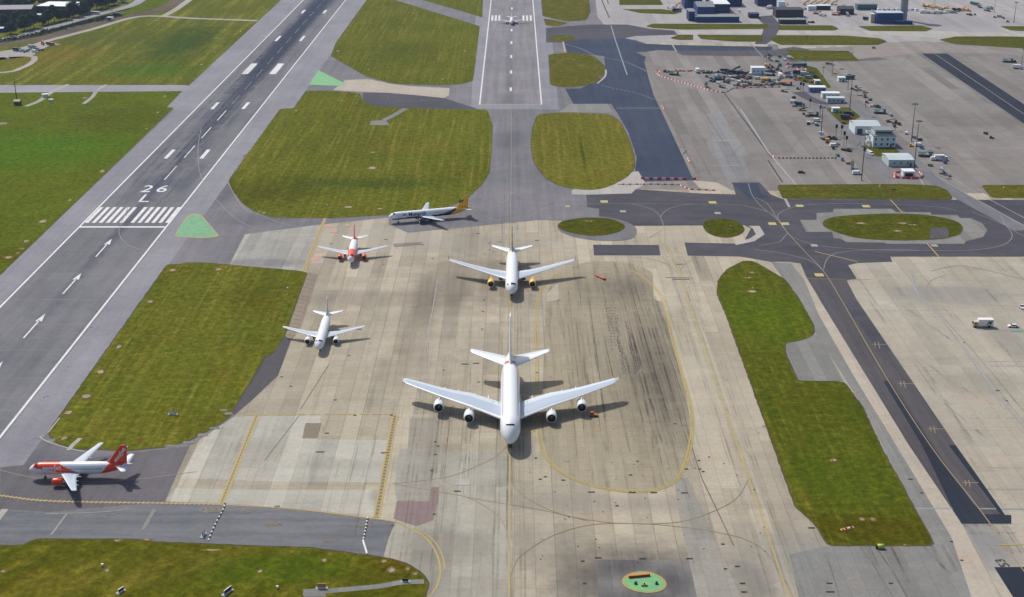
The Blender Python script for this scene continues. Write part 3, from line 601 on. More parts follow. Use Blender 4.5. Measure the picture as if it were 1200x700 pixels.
for k in range(34):
    y = 766+50*k; stripe_w('runway_centreline', -202.65, -201.95, y, y+30, m_white if y < 930 else m_rubbed)
for y, L, w in ((814, 22, 3), (951, 22, 3), (1076, 44, 6.4), (1226, 26, 3), (1385, 22, 3)):
    w *= .8
    for x in (-213.2, -191.4): stripe_w('touchdown_mark', x-w/2, x+w/2, y, y+L, m_white)
for x in (-25, 19.2): stripe_w('runway_edge_line', x-.5, x+.5, 966, YF, m_white)
stripe_w('runway_end_line', -24.5, 18.7, 966, 967.6, m_white_f)
for k in range(14):
    y = 1012+66.5*k; stripe_w('runway_centreline', -3.7, -2.1, y, y+13, m_white)
yb0, yb1 = g(600, 24.6)[1], g(600, 18.3)[1]
for x in (-21.9, -18.5, -15.1, 8.6, 12.2, 15.8): stripe_w('threshold_stripe', x-.95, x+.95, yb0, yb1, m_white)
m_seam = paint_mat('runway_seam', P(150, 150, 156), P(126, 126, 132), 1.0, .9)
for y in (293, 322, 352, 381.5, 411, 444, 467, 482, 505): 
    yy_ = g(600, y)[1]; stripe_w('runway_seam', XL-14.0, XR-.6, yy_, yy_+.35, m_seam, 5.4)
sheet('asphalt_blue_patch', [(857, 214.5), (887, 214.5), (893, 228), (905, 232), (880, 234), (870, 226)], zz(5.2), m_blue)
sheet('pale_bluish_bays', [(828, 128), (842, 128), (868, 176), (880, 210), (852, 212), (838, 180)], zz(2.6), concrete_mat('concrete_bluish', P(152, 152, 154), slab=7.6, slaby=9, joint=.2, tone=.12))
sheet('dark_bays', [(912, 66), (960, 60), (1010, 62), (1040, 70), (1008, 72), (926, 73)], zz(2.6), concrete_mat('concrete_dark_bays', P(120, 116, 118), slab=7.6, slaby=9, joint=.2, tone=.15, streak=.2))
sheet('sandy_bays', [(1000, 52), (1080, 48), (1160, 58), (1200, 64), (1110, 62), (1080, 62), (1000, 70)], zz(2.6), concrete_mat('concrete_sandy_far', P(164, 156, 150), slab=7.6, slaby=9, joint=.2, tone=.10, streak=.1))
line('drain_line', [(776, 123), (790, 150), (800, 170), (820, 209)], 1.1, zz(5.8), m_joint, False)
# green painted islands
sheet('green_painted_island_rim', [(204, 278), (209, 268), (221, 251.5), (227, 250), (236, 252), (248, 266), (257.5, 277.5), (240, 279.5)], zz(7), m_tan, 3)
sheet('green_painted_island', [(206, 277), (210, 268), (222, 252.5), (227, 251), (235, 253), (247, 266.5), (255.5, 276.8), (240, 278)], zz(8), m_green, 3)
sheet('green_painted_island', [(362, 99.5), (373, 82.5), (404, 98), (400, 101)], zz(7), m_green2)
# yellow and cream lines
Y = m_yel_f
line('taxiway_centreline', [(599.2, 130), (598.6, 262)], .35, zz(7), m_yel_p, False)
line('taxiway_centreline', [(598.6, 262), (597.8, 400), (597.5, 525), (596.5, 720)], .42, zz(7), m_yel, False)
line('taxiway_centreline', [(779, 285), (795, 315), (806, 350), (836, 438), (865, 525), (877.5, 562), (900, 627), (924, 700), (940, 750)], .42, zz(7), m_yel)
line('taxiway_centreline', [(740, 239.5), (757, 243), (768, 248), (774, 255), (779, 270), (779, 285)], .35, zz(7), m_yel_p)
line('taxiway_centreline', [(812, 239.5), (795, 241.5), (784, 245), (777, 250), (774, 256)], .35, zz(7), m_yel_p)
line('taxiway_centreline', [(560, 250), (600, 262), (640, 244), (665, 240), (740, 239), (812, 239.5), (862, 240), (880, 243), (900, 249), (911, 258)], .35, zz(7), m_yel_p)
line('taxiway_centreline', [(600, 225), (612, 230), (640, 236), (680, 239)], .35, zz(7), m_yel_p)
line('taxiway_centreline', [(776, 270), (760, 279), (775, 275)], .25, zz(7), Y, False)
line('taxiway_centreline', [(745, 302), (765, 304), (785, 312), (794, 320)], .3, zz(7), Y)
line('taxiway_centreline', [(797, 318), (802, 310), (815, 303)], .3, zz(7), Y)
line('taxiway_centreline', [(877, 215), (881, 228), (890, 240), (900, 249)], .35, zz(7), m_yel_p)
line('taxiway_centreline', [(886, 232), (900, 240), (911, 257), (923, 273), (945, 297), (965, 318), (985, 350), (1037, 440), (1092, 525), (1150, 600), (1185, 650), (1215, 690), (1240, 730)], .36, zz(7.5), m_yel_f)
line('taxiway_centreline', [(922, 272), (912, 256), (915, 249), (935, 242), (970, 239), (1050, 240), (1100, 243), (1120, 247)], .35, zz(7), m_yel_p)
line('taxiway_centreline', [(1173, 253), (1177, 262), (1186, 275), (1180, 285), (1160, 291), (1120, 294), (1030, 293), (985, 296), (970, 303), (965, 316)], .4, zz(7), m_yel_p)
line('taxiway_centreline', [(1140, 249), (1173, 262), (1200, 277), (1240, 290)], .35, zz(7), m_yel_p)
line('taxiway_centreline', [(890, 288), (912, 284), (919, 278), (923, 273)], .35, zz(7), m_yel_p)
line('taxiway_centreline', [(923, 275), (950, 286), (1000, 292), (1075, 294)], .35, zz(7), m_yel_p)
line('taxiway_centreline', [(885, 293), (915, 297), (950, 306), (965, 318)], .35, zz(7), m_yel_p)
line('taxiway_edge_line', [(955, 295), (1005, 307)], .6, zz(7), m_yel, False)
line('taxiway_edge_line', [(1043, 234), (1057, 249)], .6, zz(7), m_yel, False)
line('taxiway_edge_line', [(1086, 285), (1100, 301)], .6, zz(7), m_yel, False)
line('hold_line', [(905, 326), (1020, 328)], .35, zz(7.2), Y, False)
line('taxiway_centreline', [(920, 233), (925, 243)], 1.4, zz(7), m_conc_white, False)
# great loops on the concrete
line('taxiway_curve', [(597, 545), (600, 564), (615, 582), (650, 600), (700, 611), (750, 614), (795, 612), (830, 602), (862, 585), (877, 562)], .3, zz(7), Y)
line('taxiway_curve', [(597, 690), (600, 670), (612, 650), (650, 627), (695, 615), (750, 614), (800, 618), (840, 624), (875, 633), (900, 650), (925, 690), (935, 720)], .3, zz(7.1), Y)
line('taxiway_curve', [(600, 592), (640, 599), (690, 611)], .25, zz(7.2), Y)
line('taxiway_curve', [(595, 522), (580, 536), (562, 545), (525, 559), (462, 567)], .25, zz(7), Y)
line('taxiway_curve', [(460, 567), (515, 577), (550, 584), (580, 602), (592, 618), (597, 645)], .25, zz(7.1), Y)
line('taxiway_curve', [(548, 583), (575, 588), (600, 592)], .22, zz(7.2), Y)
line('stand_lead_line', [(513, 328), (505, 375), (499, 425), (492, 480)], .35, zz(7), m_white_f, False)
for k_ in range(5): line('painted_dashes', [(613+k_*2.6, 503.5), (613.4+k_*2.6, 508.5)], .55, zz(7), m_yel, False)
line('painted_dashes', [(612, 505), (628, 505.5)], .4, zz(7.2), m_yel, False)
line('stand_lead_line', [(406, 318), (401, 335), (396, 350)], .35, zz(7), Y, False)
# stand boundary, double with ticks
bd = [(655, 320), (640, 333), (630, 350), (629, 400), (629.5, 470), (634, 522), (650, 548), (675, 563), (710, 573), (745, 577), (775, 572.5), (795, 560), (806, 535), (811, 505), (810, 480), (800, 440), (788, 395), (777, 352), (765, 335), (745, 320), (722, 312)]
line('stand_boundary_line', bd, .45, zz(7), m_yel, off=.45)
line('stand_boundary_line', bd, .35, zz(7), m_yel, off=-.45)
def ticks(px, w, L, gap, z, mat):
    pts = resample(catmull([Vector(g(*p)) for p in px]), gap); m = MB()
    for a, b in zip(pts, pts[1:]):
        d = (b-a).normalized(); n = Vector((-d.y, d.x)); ribbon(m, [a-n*L/2, a+n*L/2], w, z)
    m.f = [tuple(reversed(f)) if poly_down(m.v, f) else f for f in m.f]
    o = m.build('boundary_ticks', mat); o['kind'] = 'structure'
ticks(bd[4:16], .4, 1.5, 1.6, zz(8), m_yel)
def ladder(a, b, W):
    line('ladder_line', [a, b], .5, zz(7), m_yel, False, off=W/2); line('ladder_line', [a, b], .5, zz(7), m_yel, False, off=-W/2)
    A, B = Vector(g(*a)), Vector(g(*b)); d = (B-A).normalized(); m = MB(); n = int((B-A).length/2.2)
    mb2 = MB(); ribbon(mb2, [A, B], W-.5, zz(6.6)); mb2.f = [tuple(reversed(f)) if poly_down(mb2.v, f) else f for f in mb2.f]
    o = mb2.build('ladder_ground', m_yel_f); o['kind'] = 'structure'
    for k in range(n):
        p = A+d*(2.2*k+.7); ribbon(m, [p, p+d*.55], W-.9, zz(7.4))
    m.f = [tuple(reversed(f)) if poly_down(m.v, f) else f for f in m.f]
    o = m.build('ladder_rungs', m_black); o['kind'] = 'structure'
ladder((463, 487), (441, 607), 1.7); ladder((301, 487), (259, 591), 1.2)
line('dashed_line', [(290, 486), (463, 485.5)], .8, zz(7), m_yel, False, dash=(3, 1.5))
ladder((381, 256), (355, 320), 1.1)
line('service_edge_line', [(-60, 574), (0, 581), (60, 587.5), (193, 590), (257, 591.5), (345, 597), (430, 607), (463, 612), (482, 620), (500, 632), (511, 648), (516, 668), (513, 685), (502, 702), (490, 720)], .55, zz(7.3), m_yel)
ticks([(-60, 574), (0, 581), (60, 587.5), (193, 590), (257, 591.5)], .35, 1.6, 1.5, zz(8), m_yel)
line('service_edge_line', [(482, 620), (502, 633), (513, 650), (517, 668)], .4, zz(7.2), m_yel, off=1.2)
line('taxiway_curve', [(-20, 549), (0, 551.5), (40, 560), (100, 565), (150, 563), (200, 557), (230, 553)], .3, zz(7), m_yel_p)
line('taxiway_curve', [(150, 243), (141, 266), (140, 275), (150, 287), (180, 296), (225, 298), (275, 295), (300, 293)], .35, zz(7), m_yel_p)
line('taxiway_curve', [(236, 150), (232, 175), (235, 205), (250, 230), (275, 255), (300, 268), (330, 272)], .35, zz(7), m_yel_p)
line('taxiway_curve', [(262, 198), (270, 220), (285, 243), (300, 250), (320, 254)], .4, zz(7), m_yel_p)
line('taxiway_curve', [(300, 250), (330, 262), (348, 265)], .4, zz(7), m_yel_p)
line('taxiway_curve', [(600, 225), (590, 238), (570, 246), (545, 251), (500, 256)], .35, zz(7), m_yel_p)
line('taxiway_curve', [(480, 271), (520, 264), (560, 259), (600, 257)], .35, zz(7), m_yel_p)
line('painted_bar', [(53, 602), (72, 602), (125, 600), (150, 596)], .5, zz(7), m_yel_p)
line('painted_bar', [(60, 627), (78, 603)], .7, zz(7), m_yel_p, False)
line('painted_bar', [(167, 622), (181, 597)], 1.2, zz(7), m_conc_grey, False)
line('painted_bar', [(-4, 610), (6, 597)], 2.2, zz(7), m_conc_white, False)
# small yellow plates painted on the taxiways
for (x, y) in ((708, 236.5), (835, 237.5), (937, 241.5), (1015, 242), (905, 262.5), (920, 262.5), (960, 322.5), (665, 242)):
    X_, Y_ = g(x, y); s = 1.35 if x != 665 else .8
    sheet_w('painted_plate', [(X_-1.5*s, Y_-1.6*s), (X_+1.5*s, Y_-1.6*s), (X_+1.5*s, Y_+1.6*s), (X_-1.5*s, Y_+1.6*s)], zz(8), m_yel_b)
for (x, y) in ((730, 248), (841, 250), (954, 288), (1095, 288)):
    X_, Y_ = g(x, y); sheet_w('painted_plate_grey', [(X_-1.6, Y_-1.8), (X_+1.6, Y_-1.8), (X_+1.6, Y_+1.8), (X_-1.6, Y_+1.8)], zz(8), m_white_f)
for (x, y) in ((1030, 404), (1060, 450), (1095, 503), (1136, 566)):
    line('cross_bar', [(x-8, y), (x+11, y)], .36, zz(8), m_yel_f, False); line('cross_bar', [(x-1, y-3), (x+1, y+5)], .3, zz(8.3), m_yel_f, False); line('cross_bar', [(x-5, y-3), (x-4, y+3)], .3, zz(8.3), m_yel_f, False)
ground_text('52', *g(1183, 658), 3.0, 3.6, m_black, zz(8), rot=R(115), bold=.02) if False else None
ground_text('53', *g(1184, 664), 4.2, 3.0, m_black, zz(8), rot=R(100), bold=.02)
line('painted_bar', [(1170, 639), (1215, 638)], .5, zz(8), m_yel, False)
# right apron service lines
line('service_line', [(1070, 318), (1074, 340), (1100, 372), (1130, 410), (1165, 460), (1215, 518)], .45, zz(5), m_bluep)
line('service_line', [(1064, 322), (1072, 345), (1090, 365), (1120, 400), (1160, 455), (1210, 515)], .35, zz(5.2), m_white_f, off=1.2)
line('service_line', [(1110, 322), (1090, 330), (1086, 345), (1100, 366), (1130, 400), (1165, 440), (1215, 500)], .4, zz(5.4), m_yel_p)
line('service_line', [(1130, 387), (1300, 386)], .4, zz(5), m_white_f, False)
line('service_line', [(1160, 429), (1300, 429)], .6, zz(5), m_white_f, False); line('service_line', [(1155, 424), (1300, 424)], .3, zz(5.2), m_white_f, False)
line('service_line', [(1172, 425), (1186, 440)], .5, zz(5.4), m_white_f, False)
line('service_line', [(1068, 596), (1250, 597)], .8, zz(5), m_bluep, False)
line('service_line', [(1090, 318), (1130, 312), (1200, 328)], .3, zz(5), m_joint)
line('teal_box', [(1184, 388.5), (1300, 388.5)], 1.4, zz(5.6), m_tealp, False)
for (a, b, w, m_) in (((868, 128), (900, 178), 1.0, m_white_f), ((900, 178), (933, 217), 1.0, m_white_f), ((812, 168), (838, 214), .7, m_joint), ((806, 103), (852, 173), .8, m_joint), ((848, 108), (905, 186), .9, m_spot), ((900, 188), (917, 214), .9, m_spot),
       ((1075, 205), (1092, 232), .7, m_white_f), ((778, 122), (805, 178), .7, m_joint), ((806, 182), (822, 207), .7, m_joint), ((832, 165), (868, 165), .8, m_white_f), ((833, 195), (868, 194), .8, m_white_f),
       ((870, 41), (900, 73), 1.2, m_conc_grey), ((787, 51), (793, 61), 1.2, m_white_f), ((705, 0), (714, 21), 1.2, m_spot), ((711, -2), (713, 5), 1, m_spot), ((1095, 63), (1200, 134), .7, m_conc_far),
       ((1012, 205), (1030, 225), .5, m_yel_p), ((716, 30), (722, 50), .9, m_bluep), ((722, 50), (735, 88), .9, m_bluep)):
    line('apron_line', [a, b], w, zz(5.8), m_, False)
line('taxiway_curve', [(662, 52), (680, 57), (700, 66), (730, 72), (750, 80), (757, 84)], .6, zz(7), m_bluep)
line('taxiway_curve', [(705, 100), (720, 104), (745, 109), (767, 117)], .7, zz(7), m_bluep, dash=(2.4, 1.6))
line('taxiway_curve', [(722, 127), (776, 127)], .8, zz(7), m_bluep, False)
line('kerb_line', [(710, 82), (709, 90), (700, 98)], 1.3, zz(9), m_conc_white)
line('kerb_line', [(660, 49), (662, 61)], 1.4, zz(7), m_conc_white, False)
# joints seen as strong dark lines, scuffs and inset lights
line('drain_line', [(764, 352), (779, 400), (797, 465), (811, 525), (822, 560), (860, 640)], .4, zz(6), m_joint, False)
line('drain_line', [(690, 350), (700, 420), (708, 480)], .35, zz(6), m_joint, False)
line('drain_line', [(1008, 640), (1030, 672), (1058, 720)], .35, zz(6), m_joint, False)
line('drain_line', [(1027, 642), (1047, 672), (1075, 720)], .5, zz(6), m_joint, False)
line('drain_line', [(970, 655), (990, 720)], .3, zz(6), m_joint, False)
line('drain_line', [(385, 428), (352, 480)], .25, zz(6), m_joint, False); line('drain_line', [(350, 488), (310, 540)], .25, zz(6), m_joint, False)
line('drain_line', [(620, 408.5), (700, 408.5)], .25, zz(6), m_conc_white, False)
line('drain_line', [(780, 325.5), (795, 325.5), (812, 326)], .4, zz(7.6), m_spot, False); line('drain_line', [(788, 327.5), (808, 327.5)], .9, zz(7.8), m_spot, False)
line('drain_line', [(660, 541), (670, 541)], .2, zz(6), m_joint, False)
ms = MB()
def spot(px, py, w=1.0, h=.7):
    x, y = g(px, py); ms.add([(x-w/2, y-h/2, zz(9)), (x+w/2, y-h/2, zz(9)), (x+w/2, y+h/2, zz(9)), (x-w/2, y+h/2, zz(9))], [(0, 1, 2, 3)])
for (x, y, *w) in ((567, 352), (566, 365), (565, 386), (561, 448), (520, 434), (330, 442), (341, 453), (409, 417), (393, 469), (383, 508, 1.4), (416, 487), (459, 487), (510, 518), (513, 523), (510, 533), (506, 552),
    (450, 531, 2), (375, 530, 3), (536, 576, 2.2), (509, 603), (460, 616), (693, 577, 2.2), (741, 577.5, 2.2), (766, 577.5, 2.2), (802, 578, 2.2), (723, 593), (628, 537), (639, 559), (633, 562), (660, 563, 1.3), (739, 557, 1.2),
    (747, 541), (819, 540), (820, 550), (824, 553), (804, 550, 1.3), (791, 497, 1.2), (847, 638), (850, 667), (864, 664, 1.4), (870, 684, 1.6), (872, 694, 1.6), (685, 684), (683, 658), (701, 654, 2), (753, 655, 2), (808, 655, 2), (831, 536, .6),
    (1127, 657), (1115, 635), (1044, 684, 1.3), (972, 684, 1.8), (973, 694, 2.4), (951, 619, 2), (1067, 562, 1.6), (1080, 578), (1130, 402, .8), (568, 298), (560, 274, 2), (574, 285, 1.6), (574, 293), (578, 295), (586, 284, 1.6), (629, 282, 2), (388, 286, 1.6), (452, 281, 2), (449, 310), (420, 386, 2.6), (545, 427, 3), (558, 426, 2.6),
    (495, 287, 1.5), (507, 303), (107, 384, .8), (56, 465, .6), (52, 466, .5), (80, 430, .5), (575, 340, 1.6), (796, 310, 3), (615, 330, 1.5), (1104, 199, 4), (1078, 500, .6), (1180, 470, .7), (1169, 458, 1.5), (655, 352, 1.4), (629, 437, 1)):
    spot(x, y, *(w or [1.0]))
rnd = random.Random(5)
for k in range(70): spot(rnd.uniform(620, 900), rnd.uniform(330, 660), rnd.uniform(.3, .6), .4)
for k in range(60): spot(rnd.uniform(780, 905), rnd.uniform(110, 210), rnd.uniform(.4, .9), .7)
o = ms.build('inset_light_fittings', m_spot); o['kind'] = 'structure'
# rows of short tyre marks on the stained stand
mt = MB(); rnd = random.Random(3)
for (x0, y0, x1, y1, n) in ((709, 355, 716, 410, 16), (714, 358, 722, 405, 15), (718, 352, 727, 412, 20), (724, 400, 730, 438, 16), (729, 410, 737, 438, 14), (734, 378, 744, 438, 26), (737, 385, 750, 439, 24), (721, 372, 731, 438, 26)):
    for k in range(n):
        t_ = k/(n-1); x = x0+(x1-x0)*t_+rnd.uniform(-.6, .6); y = y0+(y1-y0)*t_; X_, Y_ = g(x, y)
        for q in range(2):
            a = X_+rnd.uniform(-.7, .7); b = Y_+rnd.uniform(-.5, .5); mt.add([(a, b, zz(6.2)), (a+.45, b+.1, zz(6.2)), (a+.5, b+.7, zz(6.2)), (a+.1, b+.6, zz(6.2))], [(0, 1, 2, 3)])
o = mt.build('tyre_marks', m_spot); o['kind'] = 'structure'
# rubber and wheel tracks: thin worn films on the paving
def film(name, col, k, sc=.5):
    t = NT(name, .8, .2); p = t.pos(); n1 = t.noise(p, 1.0, 4, .7, sx=sc, sy=.03, off=3); n2 = t.noise(p, .09, 3, .6, off=7)
    al = t.math('MULTIPLY', t.math('MULTIPLY', t.rng(n1, .3, .7), t.rng(n2, .3, .6)), k)
    t.b.inputs['Base Color'].default_value = (*col, 1); tr = t.n.new('ShaderNodeBsdfTransparent'); mx = t.n.new('ShaderNodeMixShader')
    t.l.new(al, mx.inputs[0]); t.l.new(tr.outputs[0], mx.inputs[1]); t.l.new(t.b.outputs[0], mx.inputs[2]); out = [n for n in t.n if n.type == 'OUTPUT_MATERIAL'][0]
    t.l.new(mx.outputs[0], out.inputs['Surface']); return t.m
f_rub = film('rubber_film', P(78, 86, 102), .28); f_soil = film('soil_film', P(98, 92, 82), .36, 1.0); f_faint = film('faint_track_film', P(96, 90, 80), .24, 1.0)
rt = random.Random(12); fm = MB()
def fr(mb, pts, w, z): ribbon(mb, pts, w, z)
def fin_(mb, nm, mat):
    mb.f = [tuple(reversed(f)) if poly_down(mb.v, f) else f for f in mb.f]; o = mb.build(nm, mat); o['kind'] = 'structure'
for k in range(64):                               # runway touchdown rubber
    x = rt.gauss(-203, 7.5); y0 = rt.uniform(700, 1250); L = rt.uniform(120, 420); dx = rt.uniform(-1.5, 1.5)
    if abs(x+202) > 19: continue
    fr(fm, [Vector((x, y0)), Vector((x+dx*.5, y0+L/2)), Vector((x+dx, y0+L))], rt.uniform(.8, 2.6), zz(5.6)+k*.0003)
fin_(fm, 'runway_rubber', f_rub)
fm = MB()
for k in range(80):                                # wheel tracks on the stained stand
    px0 = rt.choice([rt.uniform(652, 770), rt.uniform(725, 775)]); py0 = rt.uniform(318, 420); L = rt.uniform(50, 170); q = (px0-600)/(py0+251)
    pts = [Vector(g(600+q*(py0+251+t_)+(0 if px0 < 700 else t_*.06), py0+t_)) for t_ in (0, L*.33, L*.66, L)]
    fr(fm, catmull(pts, 4), rt.uniform(.2, .55), zz(5.0)+k*.0003)
fin_(fm, 'stand_wheel_tracks', f_soil)
fm = MB()
for k in range(70):                               # faint tracks along the lanes of the apron
    px0 = rt.choice([rt.uniform(380, 600), rt.uniform(480, 640), rt.uniform(470, 560)]); py0 = rt.uniform(290, 560); L = rt.uniform(30, 160)
    if px0 < 600-(py0-300)*.9-60: continue
    q = (px0-603)/(py0+251); pts = [Vector(g(603+q*(py0+251+t_), py0+t_)) for t_ in (0, L*.5, L)]
    fr(fm, pts, rt.uniform(.2, .7), zz(5.0)+k*.0003)
fin_(fm, 'apron_wheel_tracks', f_faint)
fm = MB()
for i_, off in enumerate((-4.6, -3.4, 3.3, 4.5, -.7, .7)):   # tracks beside the taxi lines
    for j_, pl in enumerate(([(598.6, 262), (597.8, 400), (597.5, 525), (596.5, 720)], [(779, 285), (795, 315), (806, 350), (836, 438), (865, 525), (877.5, 562), (900, 627), (924, 700)], [(903, 262), (945, 297), (965, 318), (985, 350), (1037, 440), (1092, 525), (1150, 600), (1185, 650)], [(640, 244), (665, 240), (740, 239), (812, 239.5), (862, 240), (1000, 240), (1100, 243)], [(599, 130), (598.6, 262)])):
        ribbon(fm, catmull([Vector(g(*p)) for p in pl]), .7, zz(6.6)+.0004*(i_*6+j_), off)
fin_(fm, 'taxi_wheel_tracks', f_faint)
fm = MB()
for k in range(60):                                # dark scuffs across the far aprons
    X_, Y_ = g(rt.uniform(770, 1200), rt.uniform(66, 230)); a_ = rt.choice([0, 0, 1.57, 1.2]); L = rt.uniform(10, 60)
    fr(fm, [Vector((X_, Y_)), Vector((X_+math.cos(a_)*L, Y_+math.sin(a_)*L))], rt.uniform(.6, 2.5), zz(3.4)+k*.0003)
for k in range(60):
    X_, Y_ = g(rt.uniform(1010, 1200), rt.uniform(310, 690)); a_ = rt.choice([0, 1.57, 1.57, 1.8]); L = rt.uniform(8, 45)
    fr(fm, [Vector((X_, Y_)), Vector((X_+math.cos(a_)*L, Y_+math.sin(a_)*L))], rt.uniform(.4, 1.6), zz(3.6)+k*.0003)
fin_(fm, 'apron_scuffs', f_faint)
# faded red paint patches left of the red tailed aircraft
for (x, y, w, h) in ((385, 265, 3.5, 5), (391, 271, 3.5, 5), (407, 264, 2.2, 4), (412, 269, 1.6, 4), (374, 294, 3.8, 4), (369, 304, 4, 5)):
    X_, Y_ = g(x, y); sheet_w('faded_red_patch', [(X_-w/2, Y_-h/2), (X_+w/2, Y_-h/2), (X_+w/2, Y_+h/2), (X_-w/2, Y_+h/2)], zz(6), m_redpatch, .6)
sheet('repair_patch', [(460, 286), (495, 284), (493, 287), (462, 290)], zz(6), m_pink, 1)
sheet('repair_patch', [(437, 559+0), (448, 559), (447, 566), (436, 566)][0:0] or [(534, 562), (551, 562), (550, 569), (534, 569)], zz(6), m_conc_white)
sheet('concrete_panel_cream', [(641, 344), (654, 332), (655, 352), (640, 354)], zz(6), m_conc_beige)
# bare patches along grass edges
m_soil = G('bare_soil_grass', P(124, 112, 62), P(112, 104, 52), P(148, 136, 88), streak=.3, sx=.3, sy=.3)
m_padc = concrete_mat('pad_rough', P(186, 172, 148), joint=.1, slab=2, slaby=2, tone=.2)
m_padg = concrete_mat('pad_rough_grey', P(168, 162, 150), joint=.1, slab=2, slaby=2, tone=.2)
rnd = random.Random(8)
def pad(x, y, w, h, mat, nm='bare_pad', z=10):
    X_, Y_ = g(x, y); n_ = 11
    if nm == 'bare_pad':
        def ring(k): return [(X_+math.cos(6.283*i/n_)*w*.5*k*rnd.uniform(.6, 1.15), Y_+math.sin(6.283*i/n_)*h*.62*k*rnd.uniform(.6, 1.15)) for i in range(n_)]
        sheet_w('bare_soil', ring(1.25), zz(z), m_soil); sheet_w(nm, ring(.72), zz(z+.7), mat); return
    sheet_w(nm, [(X_-w/2, Y_-h/2), (X_+w/2, Y_-h/2*.8), (X_+w/2*.8, Y_+h/2), (X_-w/2*.9, Y_+h/2*.9)], zz(z), mat, .4*min(w, h))
for (x, y, w, h) in ((436, 197-0, 6, 6), (435, 198, 9, 3), (408, 243, 8, 4), (445, 245, 4, 3), (437, 179, 4, 3), (347, 130, 3, 4), (277, 200, 2, 4), (279, 219, 3, 4), (309, 250, 3, 3), (287, 183, 2, 4),
    (120, 201, 4, 6), (120, 200, 2, 3), (82, 235, 3, 5), (50, 260, 5, 6), (31, 283, 4, 5), (10, 302, 5, 4), (26, 292, 3, 2), (21, 297, 3, 2), (185, 132, 2, 4), (193, 113, 3, 6), (172, 151, 2, 4), (212, 93, 3, 7), (236, 76, 3, 6), (252, 61, 2, 5), (282, 37, 2, 7),
    (202, 317, 4, 4), (256, 316, 4, 4), (139, 407, 3, 4), (176, 354, 4, 3), (118, 436, 4, 4), (101, 465, 5, 4), (80, 484, 4, 4), (75, 514, 3, 3), (100, 115, 6, 5), (3, 145, 8, 7), (165, 516, 3, 3), (138, 634, 3, 1.5), (172, 633, 3, 1), (125, 669, 2, 2), (459, 669, 3, 3), (450, 658, 2, 2), (478, 667, 1.5, 2), (487, 673, 2, 2), (4, 670, 2, 1.5), (380, 657, 2, 2), (305, 670, 2, 2),
    (1009, 262, 6, 3), (1058, 262, 6, 3), (1052, 271, 5, 3), (690, 259, 5, 3), (881, 320, 3, 3), (881, 342, 6, 3), (895, 500, 1, 1), (977, 540, 3, 2), (1010, 609, 2, 2), (1023, 609, 2, 2), (250, 645, 7, 1), (1060, 639, 1, 1), (519, 93, 4, 5), (432, 82, 3, 4), (396, 60, 4, 5), (545, 60, 3, 6)):
    pad(x, y, w, h, m_padc if rnd.random() < .5 else m_padg)
for (x, y, w, h) in ((245, 598, 5, 4), (258, 598, 4, 3), (286, 600, 4, 3), (320, 614, 6, 3), (430, 615, 5, 2.4), (387, 634, 4, 2), (131, 603, 3, 1.5), (325, 594, 2, 1.5), (1059, 248-0, 2, 2), (705, 261, 5, 2), (676, 268, 6, 3)):
    pad(x, y, w, h, m_joint, 'scuff_mark', 7.8)
# crumbling light edge along the south east corner of the striped field
for (x, y, w, h) in ((268, 485, 3, 2), (262, 481, 3, 1.5), (252, 502, 4, 2), (238, 510, 4, 2.5), (222, 519, 5, 1.8), (200, 523, 4, 1.5), (60, 517, 3, 3), (48, 512, 3, 3)): pad(x, y, w, h, m_conc_grey, 'crumbled_edge', 9)
# green oval with tan rim, near the bottom
ox, oy = g(756, 682.5)
def oval(rx, ry, k=28): return [(ox+rx*math.cos(2*math.pi*i/k)*(1+.08*math.cos(2*math.pi*i/k+2.2)), oy+ry*math.sin(2*math.pi*i/k)+.10*rx*math.cos(2*math.pi*i/k)*-.6) for i in range(k)]
sheet_w('oval_island_rim', oval(6.3, 5.7), zz(10), m_tan); sheet_w('oval_island', oval(5.5, 4.8), zz(11), m_green2)
# ------------------------------------------------------------------ aircraft
# local frame: nose tip at y=0 and the tail towards +y, x to the right seen from behind the tail, ground at z=0
ac_white = simple('aircraft_white_paint', (.80, .83, .86), .28, spec=.5, var=.03, vs=.4, coat=.3)
ac_wing = simple('aircraft_wing_grey', (.40, .47, .57), .38, spec=.5, var=.05, vs=.3, coat=.1)
ac_edge = simple('aircraft_leading_edge', (.80, .82, .82), .3, spec=.5, var=.03)
ac_flap = simple('aircraft_flap_grey', (.58, .64, .71), .35, var=.04)
ac_metal = simple('bare_metal', (.55, .55, .56), .3, .8, var=.05)
ac_dark = simple('engine_intake_black', (.006, .006, .007), .7, spec=.1, var=.1)
ac_fan = simple('fan_dark_metal', (.03, .03, .035), .4, .6)
ac_glass = simple('cockpit_glass', (.01, .012, .016), .08, spec=.8, var=.0)
ac_tyre = simple('tyre_rubber', (.012, .012, .012), .85, spec=.2)
ac_strut = simple('gear_strut_grey', (.3, .31, .32), .5)
ac_orange = simple('aircraft_orange_paint', srgb(240, 72, 34), .3, spec=.4, var=.04, vs=.4, coat=.2)
ac_gold = simple('aircraft_gold_paint', srgb(252, 184, 24), .3, spec=.5, var=.04, coat=.3)
ac_purple = simple('aircraft_dark_purple_paint', srgb(38, 26, 52), .3, spec=.5, var=.04, coat=.3)
ac_navy = simple('aircraft_navy_paint', srgb(34, 36, 72), .3, spec=.5, var=.04, coat=.3)
ac_slate = simple('aircraft_slate_paint', srgb(96, 118, 140), .3, spec=.5, var=.04, coat=.3)
ac_yel = simple('aircraft_yellow_paint', srgb(250, 190, 80), .3, spec=.5, var=.04, coat=.3)
ac_redd = simple('aircraft_red_paint', srgb(190, 30, 52), .3, spec=.5, var=.04, coat=.3)
ac_grn = simple('aircraft_green_paint', srgb(20, 110, 60), .3, spec=.5, var=.04, coat=.3)
ac_blk = simple('aircraft_black_paint', srgb(25, 25, 28), .3, spec=.5, var=.04, coat=.3)
